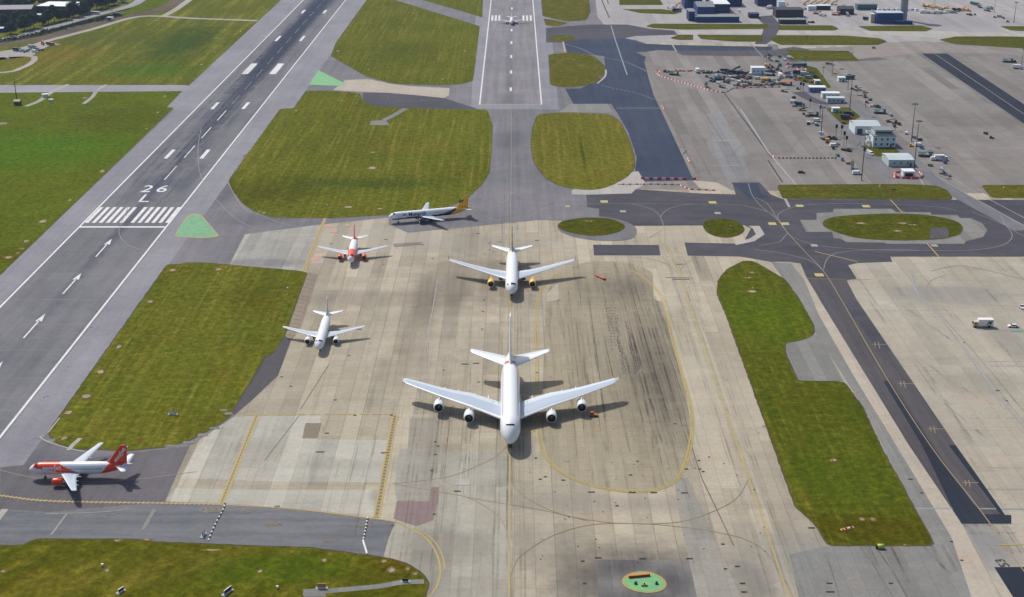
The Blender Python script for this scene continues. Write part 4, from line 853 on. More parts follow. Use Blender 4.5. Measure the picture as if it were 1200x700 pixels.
ac_text = simple('aircraft_white_lettering', (.8, .8, .8), .4, var=.02)
ac_win = simple('cabin_window_glass', (.03, .04, .055), .15, spec=.7, var=.0)

class Fus:
    def __init__(s, L, rx, rz, zc, nl, tl, droop=.16, up=.62, end=.10):
        s.L, s.rx, s.rz, s.zc, s.nl, s.tl, s.droop, s.up, s.end = L, rx, rz, zc, nl, tl, droop, up, end
    def at(s, y):
        k = 1.0; dz = 0.0
        if y < s.nl:
            u = max(y, 0)/s.nl; k = max(.02, (1-(1-u)**2.1)**.58); dz = -s.droop*s.rz*(1-u)**2*1.5
        elif y > s.L-s.tl:
            u = (y-(s.L-s.tl))/s.tl; k = 1-(1-s.end)*(u**1.75); dz = s.up*s.rz*(1-k)
        return s.rx*k, s.rz*k, s.zc+dz
    def p(s, y, a, off=0.0):         # a: angle from the side (0 = right side, pi/2 = top)
        rx, rz, z = s.at(y); return (math.cos(a)*(rx+off), y, z+math.sin(a)*(rz+off))
def fuselage(fz, livery, mats, parent, n=40, dy=.32):
    ys = []; y = 0.0
    while y < fz.L: ys.append(y); y += (.06 if y < .3 else .16 if y < 2 else dy)
    ys.append(fz.L); m = MB(); vs = []
    for y in ys: vs += [fz.p(y, 2*math.pi*j/n) for j in range(n)]
    m.v = vs
    for i in range(len(ys)-1):
        ym = (ys[i]+ys[i+1])/2
        for j in range(n):
            v = math.sin(2*math.pi*(j+.5)/n)
            m.f.append((i*n+j, i*n+(j+1) % n, (i+1)*n+(j+1) % n, (i+1)*n+j)[::-1]); m.mi.append(livery(ym, v)); m.sm.append(True)
    k = (len(ys)-1)*n; m.f.append(tuple(range(k, k+n))[::-1]); m.mi.append(0); m.sm.append(False)
    m.f.append(tuple(range(n))); m.mi.append(0); m.sm.append(False)
    return m.build('fuselage', mats, parent)
AF = [(0, 0), (.015, .022), (.08, .048), (.25, .062), (.45, .055), (.70, .032), (1, .003)]
def surf(stations, thick=1.0, vertical=False, band=None):
    """stations: (span, LE y, chord, z[, thickness]).  loft with an airfoil section"""
    m = MB(); k = len(AF)
    prof = [(a, b) for a, b in AF]+[(a, -b*.75) for a, b in AF[::-1][0:-1]]
    n = len(prof)
    for st in stations:
        s_, y, c, z = st[:4]; th = (st[4] if len(st) > 4 else 1.0)*thick
        for a, b in prof:
            m.v.append((b*c*th, y+a*c, z) if vertical else (s_, y+a*c, z+b*c*th))
    for i in range(len(stations)-1):
        for j in range(n):
            a, b = prof[j][0], prof[(j+1) % n][0]; mm = max(a, b)
            mi = 1 if mm <= .08 else (2 if min(a, b) >= .70 else 0)
            m.f.append((i*n+j, i*n+(j+1) % n, (i+1)*n+(j+1) % n, (i+1)*n+j)); m.mi.append(mi); m.sm.append(True)
    e = (len(stations)-1)*n
    m.f.append(tuple(range(e, e+n))); m.mi.append(1); m.sm.append(False)
    m.f.append(tuple(range(n))[::-1]); m.mi.append(0); m.sm.append(False)
    return m
def fixn(o):
    import bmesh
    bm = bmesh.new(); bm.from_mesh(o.data); bmesh.ops.recalc_face_normals(bm, faces=bm.faces); bm.to_mesh(o.data); bm.free(); return o
def engine(parent, x, y, z, R_, L, mat, wingz, lipmat=None, py=None):
    m = MB(); m.lathe([(0, R_*.84), (.03*L, R_*.93), (.12*L, R_), (.4*L, R_*1.02), (.7*L, R_*.88), (.78*L, R_*.80), (.78*L, R_*.74)], 'y', (0, 0, 0), 28)
    m.lathe([(.0, R_*.84), (-.005*L, R_*.80), (.03*L, R_*.77)], 'y', (0, 0, 0), 28, 2)
    m.lathe([(.03*L, R_*.77), (.25*L, R_*.76)], 'y', (0, 0, 0), 28, 1)
    m.lathe([(.72*L, R_*.62), (.92*L, R_*.50), (1.0*L, R_*.42)], 'y', (0, 0, 0), 20, 3)
    e = m.build('engine', [mat, ac_dark, lipmat or ac_metal, ac_metal], parent, (x, y, z))
    f = MB(); f.lathe([(.20*L, R_*.77), (.205*L, 0.0)], 'y', (0, 0, 0), 24, 0, False); f.build('fan', ac_fan, e)
    sp = MB(); sp.lathe([(.10*L, 0.02), (.14*L, R_*.14), (.20*L, R_*.24)], 'y', (0, 0, 0), 14); sp.build('spinner', ac_strut, e)
    c = MB(); c.lathe([(.95*L, R_*.34), (1.08*L, R_*.18), (1.15*L, .02)], 'y', (0, 0, 0), 16); c.build('exhaust_cone', ac_metal, e)
    p = MB(); top = wingz-z; w = R_*.10
    prof = [(.22*L, R_*.9), (.45*L, R_*1.05+(top-R_)*.6), (.75*L, top), (1.5*L, top-.05), (1.15*L, R_*.55), (.75*L, R_*.6)]
    p.prism(prof, -w, w); fixn(p.build('pylon', mat, e)); return e
def gear(parent, name, x, y, r, axles=1, w=.35, gap=.9, zt=2.0, xs=None):
    m = MB(); m.tube([(0, 0, r), (0, 0, zt)], .12 if r < .6 else .2, 8)
    m.tube([(0, 0, zt*.6), (0, (-1.2 if name == 'nose_gear' else 1.0), zt)], .07, 6)
    if axles > 1: m.tube([(0, -gap*(axles-1)/2, r), (0, gap*(axles-1)/2, r)], .12, 6)
    o = m.build(name, ac_strut, parent, (x, y, 0))
    for k in range(axles):
        for s_ in (-1, 1):
            q = MB(); q.wheel(0, 0, r, w, z=0); q.build('wheel', ac_tyre, o, (s_*(w*.62+.1), (k-(axles-1)/2)*gap, r))
    return o
def windscreen(fz, parent, y0, y1, a0=38, a1=142, n=9, off=.03, sill=.0):
    m = MB(); cols = []
    for i in range(n+1):
        a = R(a0+(a1-a0)*i/n); b = abs(i-n/2)/(n/2)
        cols.append((fz.p(y0+b*sill, a, off), fz.p(y1+b*sill*1.2, a, off)))
    for i in range(n):
        if n > 5 and i % 3 == 1 and False: continue
        (p0, p1), (q0, q1) = cols[i], cols[i+1]
        m.add([p0, q0, q1, p1], [(0, 1, 2, 3), (3, 2, 1, 0)][0:1], 0)
    return fixn(m.build('windscreen', ac_glass, parent))
def wtext(fz, s, parent, y0, w, h, vc, side, mat, name='lettering', bold=.04, shear=0.0, off=.04, mirror=True):
    """lettering wrapped on the fuselage side; side=-1 is the left side seen from behind the tail"""
    vs, fs = text_mesh(s, bold, shear); xs = [v[0] for v in vs]; yy = [v[1] for v in vs]; ax, bx, ay, by = min(xs), max(xs), min(yy), max(yy)
    m = MB(); out = []
    for a, b in vs:
        u = (a-ax)/(bx-ax); v = (b-ay)/(by-ay)
        y = (y0+u*w) if side > 0 else (y0+w-u*w)      # text reads nose-first on the side with the nose to the left
        rx, rz, z = fz.at(y); ang = math.asin(max(-.98, min(.98, vc+(v-.5)*h/rz)))
        out.append(fz.p(y, ang if side > 0 else math.pi-ang, off))
    m.add(out, fs, 0); return m.build(name, mat, parent)

def airliner(name, label, pos, heading, spec, group='airliners queueing on the taxiways'):
    """pos: ground point under the nose tip; heading: angle by which the nose (-y) direction is turned"""
    root = thing(name, label, 'airliner', (pos[0], pos[1], 0), heading, group)
    S = spec; fz = Fus(*S['fus']); fo = fuselage(fz, S['livery'], S['mats'], root)
    fix = fo
    if S.get('belly'):
        y0, y1, w, z0 = S['belly']; m = MB(); n = 14; k = 10; vs = []
        for i in range(k+1):
            u = i/k; f = math.sin(math.pi*min(1, max(0, u)))**.45 if 0 < u < 1 else .02; y = y0+(y1-y0)*u
            for j in range(n+1):
                a = math.pi+math.pi*j/n; vs.append((math.cos(a)*w*(.6+.4*f), y, z0+(.1 if f > .1 else .3)+math.sin(a)*S['belly_h']*f))
        m.add(vs, [(i*(n+1)+j, i*(n+1)+j+1, (i+1)*(n+1)+j+1, (i+1)*(n+1)+j) for i in range(k) for j in range(n)], 0, True)
        fixn(m.build('belly_fairing', S.get('belly_mat', ac_white), root))
    windscreen(fz, root, *S['ws'])
    for sd in (1, -1):
        o = surf([(sd*a[0],)+tuple(a[1:]) for a in S['wing']]).build('wing', [ac_wing, ac_edge, ac_flap], root); fixn(o)
        if S.get('winglet'):
            x, y, c, z, hh = S['winglet']; m = MB()
            m.add([(sd*x, y, z), (sd*x, y+c, z), (sd*(x+hh*.35), y+c*1.25, z+hh), (sd*(x+hh*.35), y+c*.75, z+hh), (sd*(x-.12), y, z), (sd*(x-.12), y+c, z), (sd*(x+hh*.35-.08), y+c*1.25, z+hh), (sd*(x+hh*.35-.08), y+c*.75, z+hh)],
                  [(0, 1, 2, 3), (7, 6, 5, 4), (0, 4, 5, 1), (1, 5, 6, 2), (2, 6, 7, 3), (3, 7, 4, 0)]); fixn(m.build('winglet', S.get('wl_mat', ac_white), o))
        if S.get('flap_tracks'):
            for (x, y, z, L) in S['flap_tracks']:
                m = MB(); m.lathe([(0, .02), (L*.25, .2), (L*.6, .22), (L, .02)], 'y', (sd*x, y, z), 8); m.build('flap_track_fairing', ac_edge, o)
        o = surf([(sd*a[0],)+tuple(a[1:]) for a in S['stab']]).build('tailplane', [S.get('stab_mat', ac_white), ac_edge, ac_flap], root); fixn(o)
        for (x, y, z, r_, L, wz) in S['engines']: engine(root, sd*x, y, z, r_, L, S['eng_mat'], wz)
    fins = S['fin']; m = surf(fins, vertical=True); fm = S['fin_mats']
    fin = fixn(m.build('tail_fin', fm, root))
    if S.get('fin_paint'): S['fin_paint'](fin, fins)
    x, y, r_ = S['ng']; gear(root, 'nose_gear', 0, y, r_, 1, r_*.55, zt=fz.zc-fz.rz*.7)
    for (x, y, r_, ax) in S['mg']:
        for sd in (1, -1): gear(root, 'main_gear', sd*x, y, r_, ax, r_*.7, gap=r_*2.4, zt=fz.zc-fz.rz*.45)
    for (s_, y0, w, h, vc, mat, bold) in S.get('text', ()):
        for sd in (1, -1): wtext(fz, s_, root, y0, w, h, vc, sd, mat, bold=bold)
    # cabin windows: up to 96 as parts, any more as one part
    allq = []
    for (y0, y1, vc, step) in S['windows']:
        y = y0
        while y < y1:
            rx, rz, z = fz.at(y); a = math.asin(vc); a2 = math.asin(vc+.36/rz)
            q = [fz.p(y, a, .02), fz.p(y+.30, a, .02), fz.p(y+.30, a2, .02), fz.p(y, a2, .02)]
            for sd in (1, -1): allq.append(([(sd*p_[0], p_[1], p_[2]) for p_ in q], sd))
            y += step
    for q, sd in allq[:96]: MB().add(q, [(0, 1, 2, 3) if sd > 0 else (3, 2, 1, 0)]).build('cabin_window', ac_win, root)
    if len(allq) > 96:
        m = MB()
        for q, sd in allq[96:]: m.add(q, [(0, 1, 2, 3) if sd > 0 else (3, 2, 1, 0)])
        m.build('window_row', ac_win, root)['kind'] = 'stuff'
    for sd in (1, -1):
        for (y, vc) in S.get('doors', ()):
            m = MB(); a0 = math.asin(vc-.30); a1 = math.asin(vc+.42); w_ = .85
            pts = [(y, a0), (y+w_, a0), (y+w_, a1), (y, a1), (y, a0)]
            for (ya, aa), (yb, ab) in zip(pts, pts[1:]):
                tt = .07; N_ = 4
                for k in range(N_):
                    u0, u1 = k/N_, (k+1)/N_
                    p0 = (ya+(yb-ya)*u0, aa+(ab-aa)*u0); p1 = (ya+(yb-ya)*u1, aa+(ab-aa)*u1)
                    dy_ = tt if abs(yb-ya) < .01 else 0; da = 0 if dy_ else tt/fz.rz
                    q = [fz.p(p0[0], p0[1], .018), fz.p(p1[0], p1[1], .018), fz.p(p1[0]+dy_, p1[1]+da, .018), fz.p(p0[0]+dy_, p0[1]+da, .018)]
                    m.add([(sd*c[0], c[1], c[2]) for c in q], [(0, 1, 2, 3)])
            m.build('cabin_door', ac_slate, root)
    return root, fz

def narrow(L, livery, mats, eng_mat, fin_mats, sh=0.0, ta=0.0, **kw):
    """single aisle twin; sh moves the wing, ta moves the tail"""
    S = dict(fus=(L, 1.975, 2.07, 3.75, 4.2, 12.0), livery=livery, mats=mats, ws=(2.05, 2.95, 42, 138, 8, .03, .35),
        wing=[(1.0, 11.7+sh, 7.2, 2.75, 1.0), (2.0, 12.3+sh, 6.4, 2.8), (6.4, 14.7+sh, 3.95, 3.2), (16.4, 19.9+sh, 1.75, 4.3), (17.0, 20.4+sh, 1.2, 4.4)],
        stab=[(.3, 31.6+ta, 4.6, 4.6), (.9, 32.1+ta, 4.2, 4.7), (6.1, 35.2+ta, 1.6, 5.4), (6.25, 35.5+ta, 1.2, 5.42)],
        fin=[(0, 28.6+ta, 7.2, 5.2), (0, 30.0+ta, 5.9, 6.2), (0, 33.9+ta, 2.4, 11.5), (0, 34.3+ta, 1.9, 11.76)],
        fin_mats=fin_mats, engines=[(5.75, 10.7+sh, 1.75, 1.22, 4.4, 3.1)], eng_mat=eng_mat, ng=(0, 5.07 if sh > -1 else 4.9, .38), mg=[(3.8, 17.7+sh, .58, 1)],
        belly=(10.5+sh, 21+sh, 2.05, 2.6), belly_h=.95, windows=[(6.6, L-8.6, .13, .54)], doors=[(4.9, -.02), (L-7.8, .0)],
        flap_tracks=[(4.4, 17.6+sh, 2.75, 2.2), (8.2, 18.0+sh, 3.2, 1.9), (11.6, 19.2+sh, 3.55, 1.7)])
    S.update(kw); return S
W8 = [ac_white, ac_orange, ac_purple, ac_gold, ac_slate, ac_yel, ac_redd]
def interp(x, pts):
    if x <= pts[0][0]: return pts[0][1]
    for (a, b), (c, d) in zip(pts, pts[1:]):
        if x <= c: return b+(d-b)*(x-a)/(c-a)
    return pts[-1][1]
def liv_orange(y, v):
    lo = interp(y, [(1.6, .78), (2, .5), (4, .30), (8, -.10), (12, -.5), (16, -.95), (17, -1.2)])
    up = interp(y, [(10.3, 1.1), (10.6, .9), (13, .35), (16, -.25), (19, -.9), (20, -1.3)])
    if 1.7 < y < 19.5 and v > lo and v < up: return 1
    f = interp(v, [(-1, 22.8), (0, 24.8), (1, 26.6)]); b = interp(v, [(-1, 28.2), (0, 29.5), (1, 31.4)])
    return 1 if f < y < b else 0
def liv_monarch(y, v):
    if v < interp(y, [(1.2, -1.1), (2, -.42), (14, -.36), (20, -.42), (25, -.35), (30, .0), (36, .9)]) and y < 36.5 and not (y > interp(v, [(-1, 31.5), (.3, 35.5), (1, 36.5)])): return 2
    if y > interp(v, [(-1, 30.5), (.3, 35.0), (1, 35.8)]): return 3
    return 0
def liv_white(y, v): return 0
def liv_slate(y, v): return 4 if y > 49.5 else (5 if y > 47 and v > -.4 else 0)
def liv_a320w(y, v): return 4 if y > 35 else 0
def liv_dbl(y, v):
    a = 55.2+(1-v)*3.2; return 6 if v > -.2 and a < y < a+2.6 else 0

# (1) the double-deck aircraft in the middle
def fin_flag(fin, st):
    me = fin.data
    for p in me.polygons:
        c = p.center
        if p.material_index in (0, 2) or True:
            u = (c.z-10)/14
            p.material_index = 0
    return
def finloft(st, nz, paint):
    """a fin cut into bands so that its flag shows: paint(u along chord, w up) -> material slot"""
    m = MB(); prof = [(a, b*.6) for a, b in AF]+[(a, -b*.6) for a, b in AF[::-1][0:-1]]
    dense = []
    for (a, b) in zip(prof, prof[1:]+prof[:1]):
        k = max(1, int(abs(b[0]-a[0])/.05)); dense += [(a[0]+(b[0]-a[0])*i/k, a[1]+(b[1]-a[1])*i/k) for i in range(k)]
    prof = dense; n = len(prof); rows = []
    for (s0, s1) in zip(st, st[1:]):
        for i in range(nz): rows.append([s0[q]+(s1[q]-s0[q])*i/nz for q in range(4)])
    rows.append(list(st[-1][:4]))
    for r_ in rows: m.v += [(b*r_[2], r_[1]+a*r_[2], r_[3]) for a, b in prof]
    z0, z1 = st[0][3], st[-1][3]
    for i in range(len(rows)-1):
        for j in range(n):
            u = (prof[j][0]+prof[(j+1) % n][0])/2; w = ((rows[i][3]+rows[i+1][3])/2-z0)/(z1-z0)
            m.f.append((i*n+j, i*n+(j+1) % n, (i+1)*n+(j+1) % n, (i+1)*n+j)); m.mi.append(paint(u, w)); m.sm.append(True)
    e = (len(rows)-1)*n; m.f.append(tuple(range(e, e+n))); m.mi.append(0); m.sm.append(False)
    return m
S1 = dict(fus=(71.2, 3.57, 4.2, 6.35, 9.0, 24.0, .22, .55, .08), livery=liv_dbl, mats=W8, ws=(3.6, 4.2, 62, 118, 6, .05, .35),
    wing=[(1.5, 18.8, 15.0, 3.5, .9), (3.4, 20.0, 14.2, 3.7, .9), (8.0, 23.0, 13.6, 4.3, .8), (14.6, 27.2, 12.2, 5.2, .75), (20, 30.8, 9.8, 5.6, .7), (25.8, 34.7, 8.0, 6.0, .7), (38.2, 43.4, 4.6, 7.1, .6), (39.8, 45.4, 2.2, 7.3, .5)],
    stab=[(1.0, 55.0, 11.6, 8.2), (2.6, 56.4, 10.3, 8.5), (14.6, 65.3, 4.0, 10.2), (15.2, 66.3, 2.4, 10.3)],
    fin=[(0, 51.5, 16.5, 9.3), (0, 54.6, 14.2, 11.2), (0, 66.0, 6.6, 23.6), (0, 67.0, 5.4, 24.3)], fin_mats=[ac_white, ac_redd, ac_blk, ac_grn],
    engines=[(14.7, 22.6, 2.75, 1.9, 6.8, 4.9), (25.8, 30.4, 3.3, 1.9, 6.8, 5.7)], eng_mat=ac_white, ng=(0, 5.4, .62), mg=[(6.2, 33.0, .7, 2), (2.6, 36.5, .7, 3)],
    belly=(17.0, 44.5, 4.35, 4.3), belly_h=2.3, windows=[(9, 52, .02, .9), (12, 50, .62, .9)], doors=[(6.5, -.1), (15, -.1), (48, -.1)], winglet=(39.8, 45.7, 1.7, 7.25, .6),
    flap_tracks=[(8, 35.0, 4.3, 4.5), (13, 36.0, 4.8, 4.2), (19, 38.2, 5.3, 4.0), (24, 40.2, 5.8, 3.4)], stab_mat=ac_white)
nose = g(598.0, 520.5, 4.0)
a380, _ = airliner('double_deck_airliner', 'largest white airliner with four white engines and a red band round the tail', nose, R(.2), S1)
def repaint_fin(root, st, mats, paint, nz=8):
    fin = [c for c in bpy.data.objects if c.parent == root and c.name.startswith('tail_fin')][0]
    old = fin.data; fin.data = finloft(st, nz, paint).mesh('tail_fin', mats); fixn(fin); bpy.data.meshes.remove(old)
def flag(u, w):
    q = u+.55*w
    if u < .07 or w > .93: return 0
    if q < .50: return 1
    if q < .72: return 0
    if q < .95: return 3
    return 2 if w > .15 else 1
repaint_fin(a380, S1['fin'], [ac_white, ac_redd, ac_blk, ac_grn], flag)
# (2) the wide-body behind it
S2 = dict(fus=(58.3, 2.82, 2.82, 4.85, 6.2, 18.0), livery=liv_slate, mats=W8, ws=(2.5, 3.6, 42, 138, 8, .04, .5),
    wing=[(1.2, 16.6, 12.6, 3.7), (2.8, 17.9, 11.2, 3.8), (9.5, 22.2, 7.6, 4.5), (20, 28.9, 4.9, 5.8), (28.6, 34.3, 2.9, 6.9), (29.2, 34.9, 2.3, 7.0)],
    stab=[(.5, 48.6, 7.2, 5.9), (1.4, 49.4, 6.6, 6.0), (9.4, 54.8, 2.5, 7.2), (9.7, 55.3, 1.8, 7.25)],
    fin=[(0, 44.6, 11, 6.9), (0, 46.6, 9.2, 8.4), (0, 53.6, 4.2, 16.9), (0, 54.2, 3.5, 17.4)], fin_mats=[ac_slate, ac_edge, ac_slate],
    engines=[(9.4, 15.2, 2.45, 1.55, 6.0, 4.1)], eng_mat=ac_yel, ng=(0, 6.6, .52), mg=[(5.3, 29.5, .7, 2)],
    belly=(15.5, 34.0, 2.95, 3.3), belly_h=1.35, windows=[(7, 47, .12, .6)], doors=[(5, -.02), (14, -.02), (46, -.02)], winglet=(29.2, 35.0, 2.1, 7.0, 1.9), wl_mat=ac_slate,
    flap_tracks=[(6.5, 28.4, 3.7, 3.2), (12, 28.8, 4.3, 3.0), (17, 30.6, 4.9, 2.6)])
a330, _ = airliner('wide_body_airliner', 'twin engined white wide body airliner with yellow engines and slate blue tail', g(599.3, 345.0, 3.2), R(-.3), S2)
repaint_fin(a330, S2['fin'], [ac_slate, ac_yel, ac_edge], lambda u, w: 1 if .40 < w < .58 and u > .02 else (0))
# (3) white airliner on the left
S3 = narrow(37.4, liv_a320w, W8, ac_white, [ac_slate, ac_edge, ac_slate])
n3 = g(373.0, 409.5, 2.8); t3 = g(385.3, 361.5, 5.3)
h3 = math.atan2(-(t3[0]-n3[0]), t3[1]-n3[1])
airliner('narrow_body_airliner', 'all white twin engined airliner standing beside the hatched shoulder and the grass', n3, h3, S3)
# (4) orange and white airliner, head on
S4 = narrow(33.8, liv_orange, W8, ac_orange, [ac_orange, ac_orange, ac_orange], sh=-1.6, ta=-3.73)
def top_orange(y, v): return 1 if (1.9 < y < 11 and v > -.1-.06*y) or liv_orange(y, v) == 1 else 0
S4['livery'] = top_orange
n4 = g(410.6, 307.2, 2.8); t4 = g(415.6, 278.2, 5.3); h4 = math.atan2(-(t4[0]-n4[0]), t4[1]-n4[1])
airliner('narrow_body_airliner', 'orange topped white airliner with a red fin facing the camera, behind the all white one', n4, h4, S4)
# (5) white, gold and purple airliner, side on
S5 = narrow(44.3, liv_monarch, W8, ac_navy, [ac_gold, ac_gold, ac_gold], sh=4.27, ta=6.94, win_parts=True, belly_mat=ac_purple,
    text=[('Monarch', 10.4, 9.2, 2.0, .32, ac_navy, .02)])
n5 = g(455.3, 255.2, 3.2); t5 = g(546.5, 243.2, 5.0)
h5 = math.atan2(-(t5[0]-n5[0]), t5[1]-n5[1])
m5, fz5 = airliner('narrow_body_airliner', 'white airliner with a gold tail and dark purple belly on the far taxiway', n5, h5, S5)
# crowned M on the nose and on the fin
def crown_pts(): return [(0, 0), (.24, 0), (.24, .55), (.5, .1), (.76, .55), (.76, 0), (1, 0), (1, 1.0), (.76, 1.0), (.5, .62), (.24, 1.0), (0, 1.0)]
def crown_faces(): 
    t_ = tessellate_polygon([[Vector((a, b, 0)) for a, b in crown_pts()]]); return [tuple(x) for x in t_]
for sd in (1, -1):
    m = MB(); vs = []
    for a, b in crown_pts():
        y = 6.6+3.0*a; rx, rz, z = fz5.at(y); ang = math.asin(max(-.9, min(.9, .28+(b-.4)*2.2/rz))); p = fz5.p(y, ang, .04); vs.append((sd*p[0], p[1], p[2]))
    m.add(vs, crown_faces()); m.build('crowned_emblem', ac_navy, m5)
    m = MB(); m.add([(sd*(.36 if b < .6 else .30), 37.9+2.0*a+.75*b, 7.9+1.7*b) for a, b in crown_pts()], crown_faces()); m.build('fin_emblem', ac_navy, m5)
# (6) orange and white airliner, side on, bottom left
S6 = narrow(33.8, liv_orange, W8, ac_orange, [ac_orange, ac_orange, ac_orange], sh=-1.6, ta=-3.73, win_parts=True, windows=[(13.2, 24.4, .13, .54)],
    text=[('easyJet', 4.9, 6.2, 1.9, .36, ac_text, .03)])
n6 = g(34.3, 551.0, 3.1)
e6, fz6 = airliner('narrow_body_airliner', 'orange and white airliner with white lettering on body and fin, lower left', n6, R(-88.5), S6)
vs, fs = text_mesh('easyJet', .03); ax, bx, ay, by = min(v[0] for v in vs), max(v[0] for v in vs), min(v[1] for v in vs), max(v[1] for v in vs)
for sd in (1, -1):
    m = MB(); out = []
    base = Vector((27.3, 6.3)); Dv = Vector((.62, .785)).normalized(); Nv = Vector((-.785, .62))
    for a_, b_ in vs:
        u = (a_-ax)/(bx-ax); v = (b_-ay)/(by-ay)
        q = base+Dv*(u*6.4)+Nv*(v*1.7-1.75) if sd > 0 else base+Dv*(6.4-u*6.4)+Nv*((1-v)*1.7-1.75)
        out.append((sd*(.36-.028*max(0, q.y-6)), q.x, q.y))
    m.add(out, fs); m.build('fin_lettering', ac_text, e6)
# (7) small jet on the far runway
S7 = narrow(33.8, liv_white, W8, ac_white, [ac_white, ac_edge, ac_white], sh=-1.6, ta=-3.73)
n7 = g(599.5, 26.8, 2.8)
r7, _ = airliner('narrow_body_airliner', 'small white jet lined up between the threshold stripes of the far runway', n7, R(0), S7)
r7.scale = (.85, .85, .85)
# ------------------------------------------------------------------ materials for vehicles and buildings
def S_(name, c, rough=.5, **k): return simple(name, srgb(*c), rough, **k)
v_white = S_('vehicle_white', (225, 228, 230), .35); v_silver = S_('vehicle_silver', (150, 155, 160), .3); v_black = S_('vehicle_black', (28, 29, 33), .35)
v_blue = S_('vehicle_blue', (40, 90, 150), .4); v_navy = S_('vehicle_navy', (30, 44, 84), .4); v_red = S_('vehicle_red', (165, 36, 30), .4)
v_yellow = S_('vehicle_yellow', (222, 168, 40), .4); v_orange = S_('vehicle_orange', (215, 105, 40), .5); v_green = S_('vehicle_green', (34, 78, 66), .5)
v_teal = S_('vehicle_teal', (60, 110, 118), .5); v_grey = S_('equipment_grey', (105, 110, 116), .6); v_dgrey = S_('equipment_dark_grey', (48, 52, 58), .6)
v_tan = S_('equipment_tan', (170, 140, 90), .6); v_glass = simple('vehicle_glass', (.015, .02, .025), .1, spec=.7, var=0)
v_lime = S_('rescue_lime', (176, 190, 80), .5); v_silver2 = S_('container_silver', (168, 176, 182), .4, var=.08)
b_wall = S_('cladding_pale_grey', (208, 222, 228), .7, var=.08, vs=.3); b_wall2 = S_('cladding_grey', (176, 190, 194), .7, var=.08, vs=.3)
b_roof = S_('roof_pale', (178, 190, 194), .6, var=.10, vs=.2); b_roofd = S_('roof_grey', (120, 126, 132), .7, var=.12, vs=.2); b_roofw = S_('roof_white', (214, 220, 222), .6, var=.08, vs=.3)
b_blue = S_('cladding_blue', (86, 112, 158), .6, var=.08, vs=.3); b_navy = S_('cladding_navy', (24, 60, 122), .6, var=.10, vs=.2); b_navy2 = S_('cladding_deep_navy', (20, 42, 92), .6, var=.10, vs=.2)
b_brick = S_('brick_brown', (118, 78, 66), .85, var=.15, vs=.5); b_brown = S_('brick_dark', (76, 62, 62), .85, var=.15, vs=.5); b_dark = S_('wall_dark', (52, 50, 58), .8, var=.12, vs=.4)
b_conc = S_('tower_concrete', (152, 158, 160), .8, var=.10, vs=.15); b_glass = simple('window_glass', (.02, .028, .04), .12, spec=.7, var=0); b_cream = S_('wall_cream', (190, 182, 168), .8, var=.1, vs=.3)
b_void = simple('opening_dark', (.01, .01, .012), .8, var=0); b_tan = S_('wall_sand', (200, 184, 146), .8)
bar_red = S_('barrier_red', (205, 40, 42), .5); bar_white = S_('barrier_white', (228, 226, 222), .5)
m_steel = S_('galvanised_steel', (120, 126, 132), .5, var=.06); m_steeld = S_('mast_dark_steel', (62, 66, 72), .5); lum = S_('lamp_housing', (70, 74, 78), .5)

PLANT = {}
def proto(key, fn):
    if key not in PLANT: PLANT[key] = fn(); return PLANT[key], True
    return PLANT[key], False
used = set()
def place(key, fn, px, py, rz, label, group=None, dz=0.0, scale=None, world=None):
    """first use moves the model itself, later uses copy it with its parts"""
    x, y = world if world else g(px, py)
    p, new = proto(key, fn)
    if new:
        o = p; o.location = (x, y, dz); o.rotation_euler = (0, 0, rz)
        if scale: o.scale = (scale,)*3
    else:
        o = dup(p, (x, y, dz), rz)
        o.scale = (scale,)*3 if scale else (1, 1, 1)
        if 'group' in o and not group: del o['group']
    o['label'] = label
    if group: o['group'] = group
    return o
def wheels4(root, xs, ys, r, w=.24):
    for x in xs:
        for y in ys: MB().wheel(0, 0, r, w, z=0).build('wheel', ac_tyre, root, (x, y, r))
# vehicles: front towards -y
def car(body=v_white):
    def f():
        t = thing('parked_car', '', 'car'); m = MB()
        m.prism([(-2.15, .35), (-2.1, .72), (-1.1, .92), (1.9, .95), (2.15, .75), (2.15, .35)], -.86, .86)
        m.build('body', body, t); c = MB(); c.box(-.78, .78, -1.0, 1.75, .90, 1.38, 0, 1, (.14, .48)); c.build('cabin', [v_glass, body], t)
        wheels4(t, (-.78, .78), (-1.35, 1.35), .33); return t
    return f
def van(body=v_white):
    def f():
        t = thing('delivery_van', '', 'van'); m = MB()
        m.prism([(-2.6, .4), (-2.6, .95), (-1.9, 1.25), (-1.2, 2.15), (2.6, 2.2), (2.6, .4)], -.95, .95); m.build('body', body, t)
        w = MB(); w.add([(-.85, -1.93, 1.26), (.85, -1.93, 1.26), (.8, -1.28, 2.08), (-.8, -1.28, 2.08)], [(0, 1, 2, 3)]); 
        for s in (-1, 1): w.add([(s*.96, -1.7, 1.3), (s*.96, -.7, 1.3), (s*.96, -.7, 1.95), (s*.96, -1.2, 1.95)], [(0, 1, 2, 3)])
        w.build('windscreen', v_glass, t); wheels4(t, (-.85, .85), (-1.7, 1.6), .36); return t
    return f
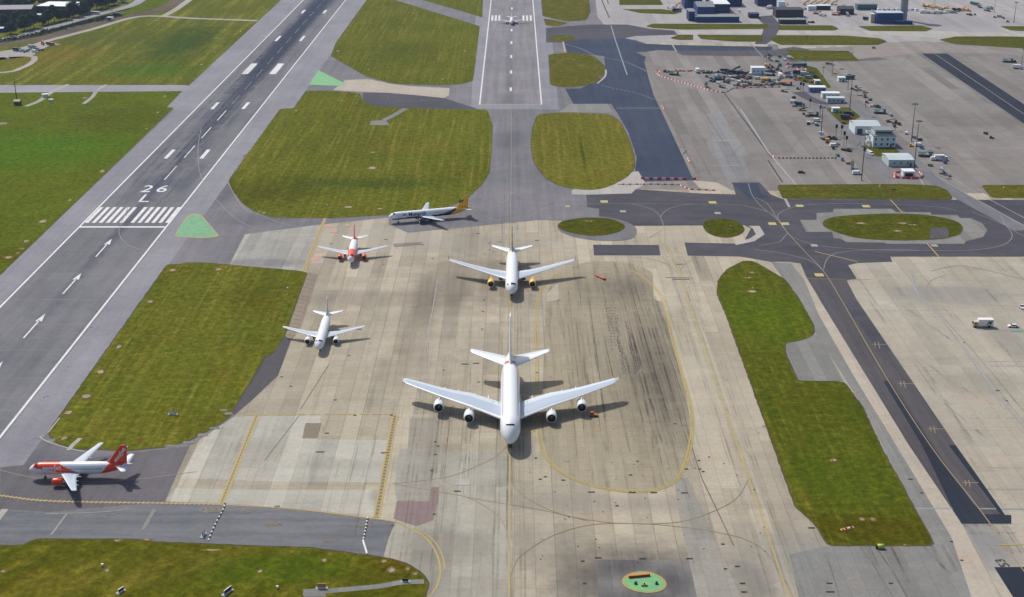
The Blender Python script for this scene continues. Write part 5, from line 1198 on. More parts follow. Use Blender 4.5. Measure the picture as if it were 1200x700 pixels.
def truck(boxm=v_white, cab=v_white, L=8.0, H=3.4, deco=None):
    def f():
        t = thing('box_truck', '', 'truck'); y0 = -L/2
        m = MB(); m.box(-.5, .5, y0+.3, L/2, .55, .85); m.build('chassis', v_dgrey, t)
        c = MB(); c.prism([(y0, .5), (y0, 1.4), (y0+.35, 2.5), (y0+1.9, 2.55), (y0+1.9, .5)], -1.15, 1.15); cb = c.build('cab', cab, t)
        w = MB(); w.add([(-1.0, y0-.01, 1.45), (1.0, y0-.01, 1.45), (.95, y0+.31, 2.4), (-.95, y0+.31, 2.4)], [(0, 1, 2, 3)])
        for s in (-1, 1): w.add([(s*1.16, y0+.3, 1.45), (s*1.16, y0+1.4, 1.45), (s*1.16, y0+1.4, 2.25), (s*1.16, y0+.55, 2.25)], [(0, 1, 2, 3)])
        w.build('windscreen', v_glass, cb)
        b = MB(); b.box(-1.25, 1.25, y0+2.1, L/2, .95, H); bx = b.build('cargo_box', boxm, t)
        if deco:
            for s in (-1, 1):
                d = MB(); q = s*1.262
                for (a, z0, z1, sh) in ((L/2-2.9, 1.1, 3.0, 1.3), (L/2-1.7, 1.2, 3.1, 1.2)): d.add([(q, a, z0), (q, a+.55, z0), (q, a+.55+sh*.6, z1), (q, a+sh*.6, z1)], [(0, 1, 2, 3)])
                d.add([(q, L/2-2.2, 2.2), (q, L/2-1.0, 2.9), (q, L/2-.6, 2.6), (q, L/2-1.6, 1.7)], [(0, 1, 2, 3)]); d.build('side_graphic', deco, bx)
        wheels4(t, (-1.0, 1.0), (y0+1.0, L/2-1.5), .48, .32); return t
    return f
def tug(body=v_white):
    def f():
        t = thing('baggage_tug', '', 'tug'); m = MB(); m.prism([(-1.5, .3), (-1.5, .85), (-.3, 1.0), (1.5, .95), (1.5, .3)], -.7, .7); m.build('body', body, t)
        c = MB(); c.box(-.62, .62, .0, 1.1, .98, 1.75, 0, 1, (.08, .08)); c.build('cab', [v_glass, body], t); wheels4(t, (-.65, .65), (-1.0, 1.0), .32); return t
    return f
def tractor(body=v_white):
    def f():
        t = thing('pushback_tractor', '', 'tractor'); m = MB(); m.prism([(-3.4, .35), (-3.4, 1.1), (-1, 1.35), (3.4, 1.25), (3.4, .35)], -1.4, 1.4); m.build('body', body, t)
        c = MB(); c.box(-1.1, .3, -2.6, -1.0, 1.25, 2.2, 0, 1, (.1, .12)); c.build('cab', [v_glass, body], t); wheels4(t, (-1.3, 1.3), (-2.2, 2.2), .6, .4); return t
    return f
def dolly(load=None):
    def f():
        t = thing('baggage_dolly', '', 'dolly'); m = MB(); m.box(-.8, .8, -1.6, 1.6, .45, .58); m.tube([(0, -1.6, .5), (0, -2.6, .35)], .05, 6); m.build('deck', v_dgrey, t)
        fr = MB()
        for x in (-.76, .76):
            for y in (-1.5, 1.5): fr.tube([(x, y, .55), (x, y, 1.25)], .04, 5)
        for y in (-1.5, 1.5): fr.tube([(-.76, y, 1.25), (.76, y, 1.25)], .04, 5)
        fr.build('rail_frame', m_steel, t)
        wheels4(t, (-.65, .65), (-1.15, 1.15), .24, .16)
        if load:
            c = MB(); c.prism([(-.75, .6), (-.75, 1.1), (-.55, 1.9), (1.2, 1.9), (1.2, .6)], -.7, .7); c.build('load', load, t)
        return t
    return f
def uld(m_=v_silver2):
    def f():
        t = thing('cargo_container', '', 'container'); m = MB(); m.prism([(-1.2, .12), (-1.55, .6), (-1.55, 1.65), (1.2, 1.65), (1.2, .12)], -.76, .76); m.build('shell', m_, t)
        b = MB(); b.box(-.8, .8, -1.25, 1.25, 0, .12); b.build('base', v_dgrey, t)
        d = MB(); d.box(-.79, -.765, -1.0, 1.0, .25, 1.5); d.build('door_curtain', v_grey, t); return t
    return f
def stairs(m_=v_white):
    def f():
        t = thing('passenger_stairs', '', 'stairs'); c = MB(); c.box(-1.0, 1.0, -3.2, 3.2, .5, .85); c.build('chassis', v_grey, t)
        s = MB(); n = 12
        for k in range(n):
            y = 3.1-k*.45; z = .85+k*.24; s.box(-.7, .7, y-.45, y, z, z+.12)
        s.box(-.8, .8, -3.9, -2.3, 3.75, 3.9); s.build('steps', m_, t)
        for sd in (-1, 1):
            r = MB(); r.prism([(3.1, .9), (3.1, 1.9), (-2.3, 4.8), (-3.8, 4.8), (-3.8, 3.8), (-2.3, 3.7)], sd*.78-.03, sd*.78+.03); r.build('side_rail', m_, t)
        p = MB()
        for x in (-.7, .7): p.tube([(x, -2.6, .8), (x, -2.6, 3.75)], .08, 6)
        p.build('support', m_steel, t); wheels4(t, (-.85, .85), (-2.2, 2.2), .4, .28); return t
    return f
def loader(m_=v_yellow):
    def f():
        t = thing('belt_loader', '', 'loader'); c = MB(); c.box(-.95, .95, -3.0, 2.6, .4, .85); c.build('chassis', m_, t)
        b = MB(); b.prism([(3.4, .95), (3.4, 1.25), (-4.0, 2.75), (-4.0, 2.4)], -.15, .75); b.build('conveyor', v_dgrey, t)
        k = MB(); k.box(-.95, -.3, .6, 1.8, .85, 1.7, 0, 1, (.05, .1)); k.build('cab', [v_glass, m_], t); wheels4(t, (-.8, .8), (-1.8, 1.8), .36); return t
    return f
def bowser(m_=v_white):
    def f():
        t = thing('fuel_bowser', '', 'fuel truck'); m = MB(); m.box(-.5, .5, -4.2, 4.5, .6, .9); m.build('chassis', v_dgrey, t)
        c = MB(); c.prism([(-4.8, .5), (-4.8, 1.5), (-4.5, 2.5), (-3.0, 2.5), (-3.0, .5)], -1.15, 1.15); c.build('cab', m_, t)
        w = MB(); w.add([(-1, -4.81, 1.5), (1, -4.81, 1.5), (.95, -4.52, 2.35), (-.95, -4.52, 2.35)], [(0, 1, 2, 3)]); w.build('windscreen', v_glass, t)
        k = MB(); k.lathe([(-2.7, 0), (-2.6, 1.05), (4.4, 1.05), (4.5, 0)], 'y', (0, 0, 1.95), 16); k.build('tank', v_silver, t); wheels4(t, (-1.0, 1.0), (-3.6, 1.8, 3.2), .5, .3); return t
    return f
def lift(m_=v_blue):
    def f():
        t = thing('cargo_lift', '', 'loader'); c = MB(); c.box(-1.4, 1.4, -4.2, 3.6, .4, .9); c.build('chassis', v_dgrey, t)
        p = MB(); p.box(-1.5, 1.5, -1.0, 4.0, 2.6, 2.9); p.box(-1.5, 1.5, -4.4, -1.3, 3.1, 3.4); p.build('platform', m_, t)
        s = MB()
        for sd in (-1.2, 1.2): s.tube([(sd, -.8, .9), (sd, 3.6, 2.6)], .1, 6); s.tube([(sd, 3.6, .9), (sd, -.8, 2.6)], .1, 6); s.tube([(sd, -2.8, .9), (sd, -2.8, 3.1)], .12, 6)
        s.build('scissor_frame', m_steel, t); k = MB(); k.box(-1.9, -1.2, -4.2, -3.0, 1.2, 3.0, 0, 1); k.build('cab', [v_glass, m_], t); wheels4(t, (-1.2, 1.2), (-3.2, 2.6), .42); return t
    return f
def gpu(m_=v_grey):
    def f():
        t = thing('ground_power_unit', '', 'generator'); m = MB(); m.box(-.8, .8, -1.4, 1.4, .4, 1.5, 0, None, (.06, .06)); m.build('housing', m_, t)
        d = MB(); d.tube([(0, -1.4, .45), (0, -2.5, .3)], .05, 6); d.build('drawbar', m_steel, t); g_ = MB(); g_.box(-.5, .5, 1.40, 1.43, .7, 1.3); g_.build('grille', v_dgrey, t); wheels4(t, (-.7, .7), (-.9, .9), .26, .16); return t
    return f
def bus(m_=v_white):
    def f():
        t = thing('passenger_bus', '', 'bus'); m = MB(); m.box(-1.3, 1.3, -6, 6, .45, 3.0, 0, None, (.04, .06)); m.build('body', m_, t)
        w = MB()
        for s in (-1, 1): w.box(s*1.29-.02, s*1.29+.02, -5.4, 5.4, 1.5, 2.4)
        w.build('window_band', v_glass, t); wheels4(t, (-1.1, 1.1), (-3.8, 3.6), .5, .3); return t
    return f
def barrier(col, L=1.6, h=.85):
    def f():
        t = thing('safety_barrier', '', 'barrier'); m = MB(); m.prism([(-.32, 0), (-.28, .22), (-.10, .45), (-.08, h), (.08, h), (.10, .45), (.28, .22), (.32, 0)], -L/2, L/2); m.build('block', col, t)
        n = MB(); n.box(L/2, L/2+.08, -.05, .05, .2, h*.8); n.build('connector', v_dgrey, t); return t
    return f
def marker(m_=v_white, r=.2):
    def f():
        t = thing('marker_post', '', 'marker'); m = MB(); m.lathe([(0, r*1.6), (.05, r*1.6), (.08, r), (.6, r*.55), (.62, 0)], 'z', (0, 0, 0), 10); m.build('cone', m_, t); return t
    return f
# ------------------------------------------------------------------ masts and lamps
def mast(H, heads=6, r=.28, head_r=1.5):
    def f():
        t = thing('light_mast', '', 'light mast'); m = MB(); m.tube([(0, 0, .5), (0, 0, H)], r, 10, r2=r*.5); m.build('pole', m_steeld, t)
        b = MB(); b.box(-.7, .7, -.7, .7, 0, .5); b.build('base_block', b_conc, t)
        c = MB(); c.lathe([(0, 0), (0, head_r*.8), (.18, head_r*.8), (.18, 0)], 'z', (0, 0, H-.5), 14); hd = c.build('crown_ring', m_steeld, t)
        for k in range(heads):
            a = 2*math.pi*k/heads; l = MB(); l.box(-.35, .35, -.3, .3, -.35, .1); l.build('floodlight', lum, hd, (math.cos(a)*head_r, math.sin(a)*head_r, H-.6))
        return t
    return f
def docking(H=7):
    def f():
        t = thing('stand_guidance_post', '', 'guidance post'); m = MB(); m.tube([(0, 0, 0), (0, 0, H)], .14, 8); m.build('post', m_steeld, t)
        b = MB(); b.box(-.75, .75, -.25, .25, H-.4, H+1.9); b.build('display_box', v_black, t); return t
    return f
masts = [(995.5, 131, 26, 'tall dark light mast beside the paired portable cabins'), (962, 158.5, 19, 'dark light mast left of the pale shed, above the parked carts'), (1068, 166, 25, 'tallest light mast on the right apron, standing by itself'),
    (1009.5, 212, 28, 'tall light mast near the grass strip, left of the kiosk ringed by barriers'), (1071, 199, 30, 'tall light mast right behind the kiosk ringed by barriers'), (1188, 27, 20, 'dark light mast near the top right corner of the apron'),
    (964, 93, 10, 'slim light mast rising beside the curved grass wedge'), (975, 89, 9, 'short light mast just left of the small white cabin'), (993.5, 105, 12, 'light mast behind the first pair of portable cabins'),
    (1014, 125.5, 11, 'light mast by the bend of the service road, above the pale shed'), (1197, 77, 14, 'light mast at the right hand edge of the photo'), (898, 72, 12, 'light mast at the crossing behind the blue cabin'), (943.5, 78, 9, 'light mast at the tip of the rectangular grass strip'),
    (1165, 15, 14, 'thin light mast beyond the parked buses'), (945, 52, 8, 'lone short mast standing in the long grass strip'), (1095, 8, 14, 'slim mast among the parked vehicles at the top')]
for (x, y, H, lab) in masts: place('mast%g' % H, mast(H, 6 if H > 15 else 4, .3 if H > 15 else .2, 1.6 if H > 15 else .9), x, y, 0, lab, 'light masts round the aprons')
for (x, y, H, lab) in ((979.5, 160, 6, 'black headed guidance post, upper one beside the stand road'), (986, 158, 4.5, 'black headed guidance post behind the light shed corner'), (988.5, 172, 8, 'tall black headed guidance post below the parked carts'), (991.5, 172, 5, 'short black headed guidance post beside the wide dirt strip'),
    (1012.5, 184, 4, 'black headed guidance post left of the two white cars'), (941, 108, 5, 'black headed guidance post on the service road bend, left one of two'), (938, 107, 5, 'black headed guidance post on the service road bend, right one of two'), (961, 135, 5, 'black headed guidance post next to the grass triangle'), (949, 127, 5, 'black headed guidance post beside the dark carts'), (1049, 153, 5, 'black headed guidance post right of the white stepped building')):
    place('dock%g' % H, docking(H), x, y, 0, lab, 'guidance posts along the stands')
# ------------------------------------------------------------------ buildings
def building(name, label, cat, px, py, W, D, H, wall, roof, rz=0.0, pitch=0.0, windows=None, over=.25, group=None, door=True, side_win=None):
    """front left ground corner at the photographed spot; W across, D away from the camera"""
    x, y = g(px, py); t = thing(name, label, cat, (x+W/2*math.cos(rz), y+W/2*math.sin(rz), 0), rz, group)
    m = MB(); m.box(-W/2, W/2, 0, D, 0, H); m.build('wall', wall, t)
    r_ = MB()
    if pitch: r_.prism([(-over, H), (-over, H+.22), (D/2, H+pitch+.22), (D+over, H+.22), (D+over, H), (D/2, H+pitch)], -W/2-over, W/2+over); r_.prism([(0, H-.01), (D/2, H+pitch-.01), (D, H-.01)], -W/2+.01, W/2-.01)
    else: r_.box(-W/2-over, W/2+over, -over, D+over, H, H+.35)
    ro = r_.build('roof', roof, t)
    if windows:
        for (wx, wz, ww, wh) in windows:
            q = MB(); q.box(wx-ww/2, wx+ww/2, -.05, .1, wz, wz+wh); q.build('window', b_glass, t)
    if side_win:
        for (wy, wz, ww, wh) in side_win:
            for s in (-1, 1):
                q = MB(); q.box(s*W/2-.05, s*W/2+.05, wy-ww/2, wy+ww/2, wz, wz+wh); q.build('window', b_glass, t)
    if door:
        q = MB(); q.box(W/2-2.2, W/2-1.2, -.06, .1, 0, min(2.1, H*.8)); q.build('door', v_dgrey, t)
    return t
def cabwin(W, n, z=1.2, w=1.0, h=.9): return [(-W/2+(k+.5)*W/n, z, w, h) for k in range(n)]
building('portable_cabin', 'blue sided portable cabin with a white roof, furthest of the cabins', 'cabin', 948.5, 108.5, 12.0, 7, 3.6, b_blue, b_roofw, R(-2), windows=cabwin(12, 4, 1.4))
building('portable_cabin', 'grey blue portable cabin in the middle, behind the greenish one', 'cabin', 963.5, 115.5, 12.5, 6, 3.6, b_wall, b_roofw, R(-2), windows=cabwin(12, 4, 1.4))
building('portable_cabin', 'greenish grey portable cabin, nearest of the three long ones', 'cabin', 969.5, 121, 12.2, 6, 3.4, b_wall2, b_roof, R(-2), windows=cabwin(12, 4, 1.4))
building('portable_cabin', 'small white cabin alone on the grass triangle', 'cabin', 975.5, 132, 5.0, 4, 2.8, b_wall, b_roofw, windows=[(-1, 1.2, .9, .9)])
building('portable_cabin', 'small white topped cabin beside the stand, right of the grass wedge', 'cabin', 982.5, 96, 5.4, 5, 3.0, b_wall, b_roofw, windows=[(-1, 1.3, .9, .9), (1, 1.3, .9, .9)])
building('portable_cabin', 'tiny pale cabin just above the blue sided one', 'cabin', 955, 99, 4.0, 4, 2.6, b_wall2, b_roofw)
building('portable_cabin', 'pale blue cabin standing inside the fenced equipment area', 'cabin', 880.5, 88, 10.3, 7, 5.4, b_wall, b_roofw, windows=cabwin(9, 3, 2.6))
building('storage_shed', 'pale ridged roof shed behind the white stepped building', 'shed', 1001.5, 157.5, 16.5, 17, 5.2, b_wall, b_roof, R(0), pitch=1.6, windows=[(-5, 0.2, 3.4, 3.4)])
building('storage_shed', 'long pale shed between the grass patch and the ringed kiosk', 'shed', 1041, 195.5, 15.0, 16, 4.0, b_wall2, b_roof, 0, pitch=.9, windows=cabwin(12, 3, 1.6))
# white stepped building with windows
x, y = g(1022.5, 173); t = thing('operations_building', 'white two storey building with small square windows and stepped terraces', 'building', (x+7, y, 0))
m = MB(); m.box(-7, 7.2, 0, 15, 0, 7.2); m.build('wall', b_wall, t)
m = MB(); m.box(-7.2, 7.4, -.2, 15.2, 7.2, 7.6); m.build('roof', b_roofd, t)
m = MB(); m.box(-5.6, 5.6, 2.5, 12.5, 7.6, 10.2); pt = m.build('upper_storey', b_wall2, t)
m = MB(); m.box(-5.8, 5.8, 2.3, 12.7, 10.2, 10.5); m.build('upper_roof', b_roofd, pt)
m = MB(); m.box(-5.0, 5.0, 2.42, 2.5, 8.3, 9.6); m.build('window_band', b_glass, pt)
for k in range(3):
    m = MB(); m.box(-10.2+.8*k, -7.0, 3.5+k*3.6, 7.4+k*3.6, 2.0+k*2.3, 2.3+k*2.3); m.box(-10.2+.8*k, -10.1+.8*k, 3.5+k*3.6, 7.4+k*3.6, 2.3+k*2.3, 3.3+k*2.3); m.box(-10.2+.8*k, -7, 3.5+3.6*k, 3.6+3.6*k, 2.3+k*2.3, 3.3+k*2.3)
    m.tube([(-9.8+.8*k, 3.8+k*3.6, 0), (-9.8+.8*k, 3.8+k*3.6, 2+k*2.3)], .12, 6); m.build('terrace', bar_white, t)
m = MB()
for k in range(14): m.box(-9.8, -8.2, .8+k*.45, 1.25+k*.45, .2+k*.36, .4+k*.36)
m.build('outside_stairs', bar_white, t)
for r_ in range(2):
    for k in range(4):
        m = MB(); m.box(-5.8+k*3.7, -4.8+k*3.7, -.06, .1, 1.3+r_*3.2, 2.8+r_*3.2); w = m.build('window', b_glass, t); q = MB(); q.box(-5.95+k*3.7, -4.65+k*3.7, -.12, .0, 1.1+r_*3.2, 1.28+r_*3.2); q.build('sill', bar_white, w)
m = MB(); m.box(3.9, 5.0, -.1, .1, 0, 2.4); m.build('door', v_navy, t)
# kiosk ringed by barriers
x, y = g(1058.5, 208); t = thing('security_kiosk', 'white roofed kiosk with a dark opening, ringed by red and white barriers', 'kiosk', (x+3.2, y, 0))
m = MB(); m.box(-3.2, 3.2, 1.2, 6, 0, 3.4); m.box(-3.2, -2.4, 0, 1.2, 0, 3.4); m.box(2.6, 3.2, 0, 1.2, 0, 3.4); m.box(-2.4, 2.6, 0, 1.2, 2.5, 3.4); m.build('wall', b_wall, t)
m = MB(); m.box(-3.5, 3.5, -.4, 6.3, 3.4, 3.65); m.build('roof', b_roofw, t); m = MB(); m.box(-2.4, 2.6, 1.1, 1.19, 0, 2.5); m.build('opening', b_void, t)
# dark blue terminal buildings at the top
def tbuild(lab, px, py, W, D, H, wall, roof, rz=0, pitch=0, nwin=0, wz=2.0, name='airport_building', wh=1.4):
    return building(name, lab, 'building', px, py, W, D, H, wall, roof, rz, pitch, windows=cabwin(W, nwin, wz, W/nwin*.45, wh) if nwin else None, door=False)
tbuild('long low navy building with a grey flat roof fronting the taxiway', 815, 26.5, 42, 14, 5.2, b_navy, b_roofd, nwin=12, wh=1.2)
tbuild('navy block at the left end of the long low navy building', 807, 25, 6.0, 20, 9, b_navy2, b_roofd)
tbuild('navy hall with a grey pitched roof behind the long low navy building', 817, 18.0, 17, 34, 8, b_navy, b_roofd, pitch=3, nwin=4)
tbuild('tall navy slab building rising out of the top of the photo', 802, 10.5, 18, 30, 24, b_navy, b_roofd, nwin=6, wz=4, wh=16)
tbuild('navy building with a bright white roof right of the pitched hall', 834, 15.2, 18, 50, 8.5, b_navy2, b_roofw, nwin=5, wz=3)
tbuild('dark long hall with a white roof behind the small red fronted block', 851, 8, 16, 50, 8, b_navy2, b_roofw)
tbuild('small dark block with a red strip along its front', 878, 21.5, 9.5, 10, 4, b_dark, b_navy2, nwin=0)
xx, yy = g(879, 22.4); o = MB(); 
tbuild('dark hall with a pale blue roof at the head of the side road', 888, 7.5, 25, 22, 8, b_navy2, b_roof, nwin=8, wz=1.5)
tbuild('pale blue box building attached to the right of the dark hall', 912, 9.8, 7, 14, 6, b_wall, b_roof)
tbuild('blackish two level workshop beside the side road', 909, 21, 27, 18, 7.5, b_dark, b_dark, nwin=5)
tbuild('low dark workshop annexe with a grey roof in front of the blackish workshop', 914, 28.5, 25, 10, 4.0, b_dark, b_roofd, nwin=8, wz=1)
tbuild('small white roofed store left of the orange dump', 947, 13.0, 8, 9, 4.5, b_wall, b_roofw)
tbuild('long white roofed store right of the small white roofed one', 957, 12, 14, 8, 4.2, b_dark, b_roofw)
tbuild('round shouldered dark shed beside the long white roofed store', 984, 17.5, 14, 14, 5.5, b_dark, v_dgrey, pitch=2)
tbuild('teal grey open store at the top, left of the control tower', 1004.5, 12, 20, 10, 5.5, v_teal, b_roofd, nwin=7, wz=1)
tbuild('bright navy building at the foot of the control tower', 1027, 28, 25, 14, 10, b_navy, b_roof, nwin=0)
tbuild('low navy annexe with a light blue roof in front of the control tower', 1049.5, 29, 16, 9, 3.2, b_navy2, b_blue)
tbuild('small cream block at the left of the navy control tower building', 1020, 27, 4, 8, 8, b_cream, b_roof)
# control tower: the shaft leaves the photo at the top
x, y = g(1059, 24.5); t = thing('control_tower', 'tall round grey concrete control tower shaft rising from a navy base', 'control tower', (x, y+3, 0))
m = MB(); m.lathe([(0, 3.7), (30, 3.4), (34, 3.6), (38, 6.0), (38.5, 6.0)], 'z', (0, 0, 0), 28); m.build('shaft', b_conc, t)
m = MB(); m.lathe([(38.5, 6.0), (42.5, 6.9), (42.5, 0)], 'z', (0, 0, 0), 28, 0, False); c = m.build('control_cab', b_glass, t); m = MB(); m.lathe([(42.5, 7.3), (43.3, 7.3), (43.6, 0)], 'z', (0, 0, 0), 28, 0, False); m.build('cab_roof', b_roofw, c)
for k in range(4):
    m = MB(); a = R(200+k*35); m.tube([(math.cos(a)*3.7, math.sin(a)*3.7, .2), (math.cos(a)*3.42, math.sin(a)*3.42, 30)], .14, 6); m.build('shaft_rib', b_conc, t)
# buildings at the top left, beyond the public road
tb = building
tb('warehouse', 'long grey roofed warehouse half hidden by trees at the left edge', 'warehouse', -14, 21.5, 42, 24, 8, b_brown, b_roofd, R(6), pitch=2.5, door=False, windows=cabwin(40, 8, 3.5))
tb('warehouse', 'white roofed warehouse behind the row of dark trees', 'warehouse', 44, 17.5, 33, 30, 8.5, b_brown, b_roofw, R(-6), door=False, windows=cabwin(30, 8, 4))
tb('warehouse', 'brown annexe with a pale roof at the right of the white roofed warehouse', 'warehouse', 84, 16, 12, 22, 7, b_brick, b_roofw, R(10), door=False)
tb('warehouse', 'low pale roofed unit in the gap between the tree clumps', 'warehouse', 36, 23.5, 17, 9, 4.5, b_brown, b_roof, R(0), door=False)
tb('warehouse', 'small low unit with a light roof at the left edge above the road', 'warehouse', -6, 30, 14, 12, 4, b_navy2, b_roof, R(8), door=False)
tb('warehouse', 'lowest pale roofed lean-to at the left edge next to the road', 'warehouse', -8, 38.5, 12, 8, 3.5, b_navy2, b_roof, R(8), door=False)
t = tb('apartment_block', 'brown brick flats with rows of white framed windows in the top left corner', 'flats', -2, 11, 11, 12, 17, b_brick, b_roofd, R(4), door=False)
for r_ in range(5):
    for k in range(3):
        q = MB(); q.box(-4.2+k*3.4, -2.6+k*3.4, -.12, .05, 1.4+r_*3.1, 3.0+r_*3.1); w = q.build('window', bar_white, t); q = MB(); q.box(-4.0+k*3.4, -2.8+k*3.4, -.15, -.1, 1.6+r_*3.1, 2.8+r_*3.1); q.build('pane', b_glass, w)
t = tb('apartment_block', 'cream terraced houses with dark window rows behind the warehouses', 'houses', 75, 5.5, 27, 10, 7, b_cream, b_brick, R(3), pitch=3, door=False, windows=cabwin(25, 7, 1, 1.4, 1.3)+cabwin(25, 7, 4, 1.4, 1.3))
t = tb('apartment_block', 'pinkish terraced houses seen over the tree tops, left of the cream ones', 'houses', 44, 3, 16, 10, 7, b_brick, b_tan, R(0), pitch=3, door=False, windows=cabwin(15, 4, 1, 1.4, 1.3)+cabwin(15, 4, 4, 1.4, 1.3))
# ------------------------------------------------------------------ trees
def leaf_mat(name, a, b):
    t = NT(name, .9, .1); p = t.pos(True); n1 = t.noise(p, .5, 3, .7); t.base(t.mix(t.rng(n1, .35, .65), a, b)); return t.m
leafA = leaf_mat('leaves_dark', (.026, .048, .026), (.052, .082, .034)); leafB = leaf_mat('leaves_mid', (.040, .068, .030), (.075, .112, .042)); leafC = leaf_mat('leaves_blue_green', (.026, .046, .036), (.046, .074, .052))
bark = simple('bark', (.09, .07, .05), .9)
def tree_proto(seed, H, W, leaf, conical=False, n=2600):
    rnd = random.Random(seed); lab = ''
    t = thing('broadleaf_tree', lab, 'tree'); m = MB(); m.tube([(0, 0, 0), (.1, 0, H*.3), (.0, .2, H*.7)], .35, 8, r2=.12)
    for k in range(6):
        a = rnd.uniform(0, 6.28); z = H*rnd.uniform(.25, .5); m.tube([(0, 0, z), (math.cos(a)*W*.3, math.sin(a)*W*.3, z+H*.2)], .14, 5, r2=.05)
    m.build('trunk', bark, t); c = MB(); lobes = []
    for k in range(16):
        a = rnd.uniform(0, 6.28); zf = rnd.uniform(.3, .92); rr = W*.5*math.sin(math.pi*min(.93, zf*.75+.2))*rnd.uniform(.25, .8)
        if conical: rr = W*.5*(1.02-zf)*rnd.uniform(.3, .9)
        lobes.append((math.cos(a)*rr, math.sin(a)*rr, H*zf, W*rnd.uniform(.14, .24)))
    for k in range(n):
        lx, ly, lz, lr = rnd.choice(lobes); d = Vector((rnd.gauss(0, 1), rnd.gauss(0, 1), rnd.gauss(0, .8))).normalized(); q = rnd.uniform(.6, 1.08)
        px_, py_, pz = lx+d.x*lr*q, ly+d.y*lr*q, max(.8, lz+d.z*lr*q)
        s = rnd.uniform(.28, .6); u = Vector((rnd.gauss(0, 1), rnd.gauss(0, 1), rnd.gauss(0, .6))).normalized(); w = u.cross(d+Vector((.01, .02, .3))).normalized()
        o = Vector((px_, py_, pz)); c.add([o-u*s-w*s*.6, o+u*s-w*s*.5, o+u*s*.8+w*s*.6, o-u*s*.7+w*s*.6], [(0, 1, 2, 3)])
    c.build('crown', leaf, t); return t
tp = [lambda: tree_proto(1, 13, 12, leafA), lambda: tree_proto(2, 11, 11, leafB), lambda: tree_proto(3, 15, 10, leafC), lambda: tree_proto(4, 9, 9, leafA), lambda: tree_proto(5, 12, 14, leafB)]
rnd = random.Random(21)
tree_spots = [(13, 40, 3, 'round dark tree nearest the road at the left edge, first in the row'), (21, 31, 4, 'broad mid green tree between the grey and the white roofs'), (29, 36, 1, 'round mid green tree beside the road, second in the row'), (40, 33, 0, 'dark round tree beside the road in front of the low unit'), (34, 17, 0, 'dark tree between the two warehouse roofs'),
    (50, 30, 3, 'low dark tree below the white roof, left end of the hedge line'), (57, 28, 0, 'dark tree in front of the white roofed warehouse, left one'), (64, 26, 2, 'tall bluish tree in front of the white roofed warehouse'), (71, 25, 1, 'mid green tree in front of the white roofed warehouse'), (78, 23.5, 3, 'small dark tree at the right corner of the white roof'),
    (86, 20, 0, 'dark tree by the brown annexe'), (93, 20, 3, 'small dark tree where the annexe ends'), (100, 17, 4, 'wide tree at the bend of the public road'), (106, 14, 2, 'tall bluish tree beside the white bus on the road'), (113, 11, 0, 'dark tree right above the white bus'), (120, 10, 1, 'mid green tree beyond the road, right of the bus'),
    (127, 7, 0, 'dark tree in the belt beyond the road'), (134, 6, 3, 'small dark tree at the end of the roadside belt'), (142, 3, 0, 'last dark tree before the road leaves the photo'), (22, 14, 4, 'wide tree rising behind the grey warehouse'), (30, 12, 1, 'mid green tree in the row behind the warehouses'), (12, 12, 0, 'dark tree right of the brick flats'),
    (40, 9, 0, 'dark tree left of the pinkish terraces'), (62, 7, 2, 'tall bluish tree between the two terraces'), (70, 8, 0, 'dark tree left of the cream terraces'), (96, 9, 0, 'dark tree at the right end of the cream terraces'), (103, 5, 2, 'tall bluish tree at the top of the belt'), (112, 2, 0, 'dark tree on the skyline of the belt, left'),
    (120, 1, 4, 'wide tree on the skyline of the belt, middle'), (130, -1, 0, 'dark tree on the skyline of the belt, right'), (88, 4, 1, 'mid green tree peeping between the terraces'), (54, 2, 0, 'dark tree at the top edge beyond the pinkish terraces'), (20, 3, 0, 'dark tree at the top edge right of the flats'), (6, 30, 3, 'small dark tree between the low units at the left edge')]
for (x, y, k, lab) in tree_spots:
    place('tree%d' % k, tp[k], x, y, rnd.uniform(0, 6.28), lab, 'trees beyond the public road', scale=rnd.uniform(1.0, 1.35))
rnd2 = random.Random(4)
sheet('woodland_floor', [(-300, 58), (0, 42), (45, 33), (100, 17), (140, 6), (155, -12), (-300, -12)], zz(6), asphalt_mat('woodland_floor', P(50, 62, 44), tint=P(66, 74, 58), fine=.3))
# hedge and scrub along the ditch
def scrub():
    c = MB(); r_ = random.Random(9)
    A, B = [(-40, 56), (40, 41), (100, 27), (138, 18.5)], None
    pts = resample(catmull([Vector(g(*p)) for p in A]), 1.1)
    for p in pts:
        for k in range(7):
            o = Vector((p.x+r_.gauss(0, 3.2), p.y+r_.gauss(0, 5), r_.uniform(.1, 1.3))); s = r_.uniform(.3, .7); u = Vector((r_.gauss(0, 1), r_.gauss(0, 1), r_.gauss(0, .6))).normalized(); w = u.cross(Vector((r_.gauss(0, 1), r_.gauss(0, 1), .5))).normalized()
            c.add([o-u*s-w*s, o+u*s-w*s, o+u*s+w*s, o-u*s+w*s], [(0, 1, 2, 3)])
    o = c.build('scrub', leafA); o['kind'] = 'stuff'
scrub()
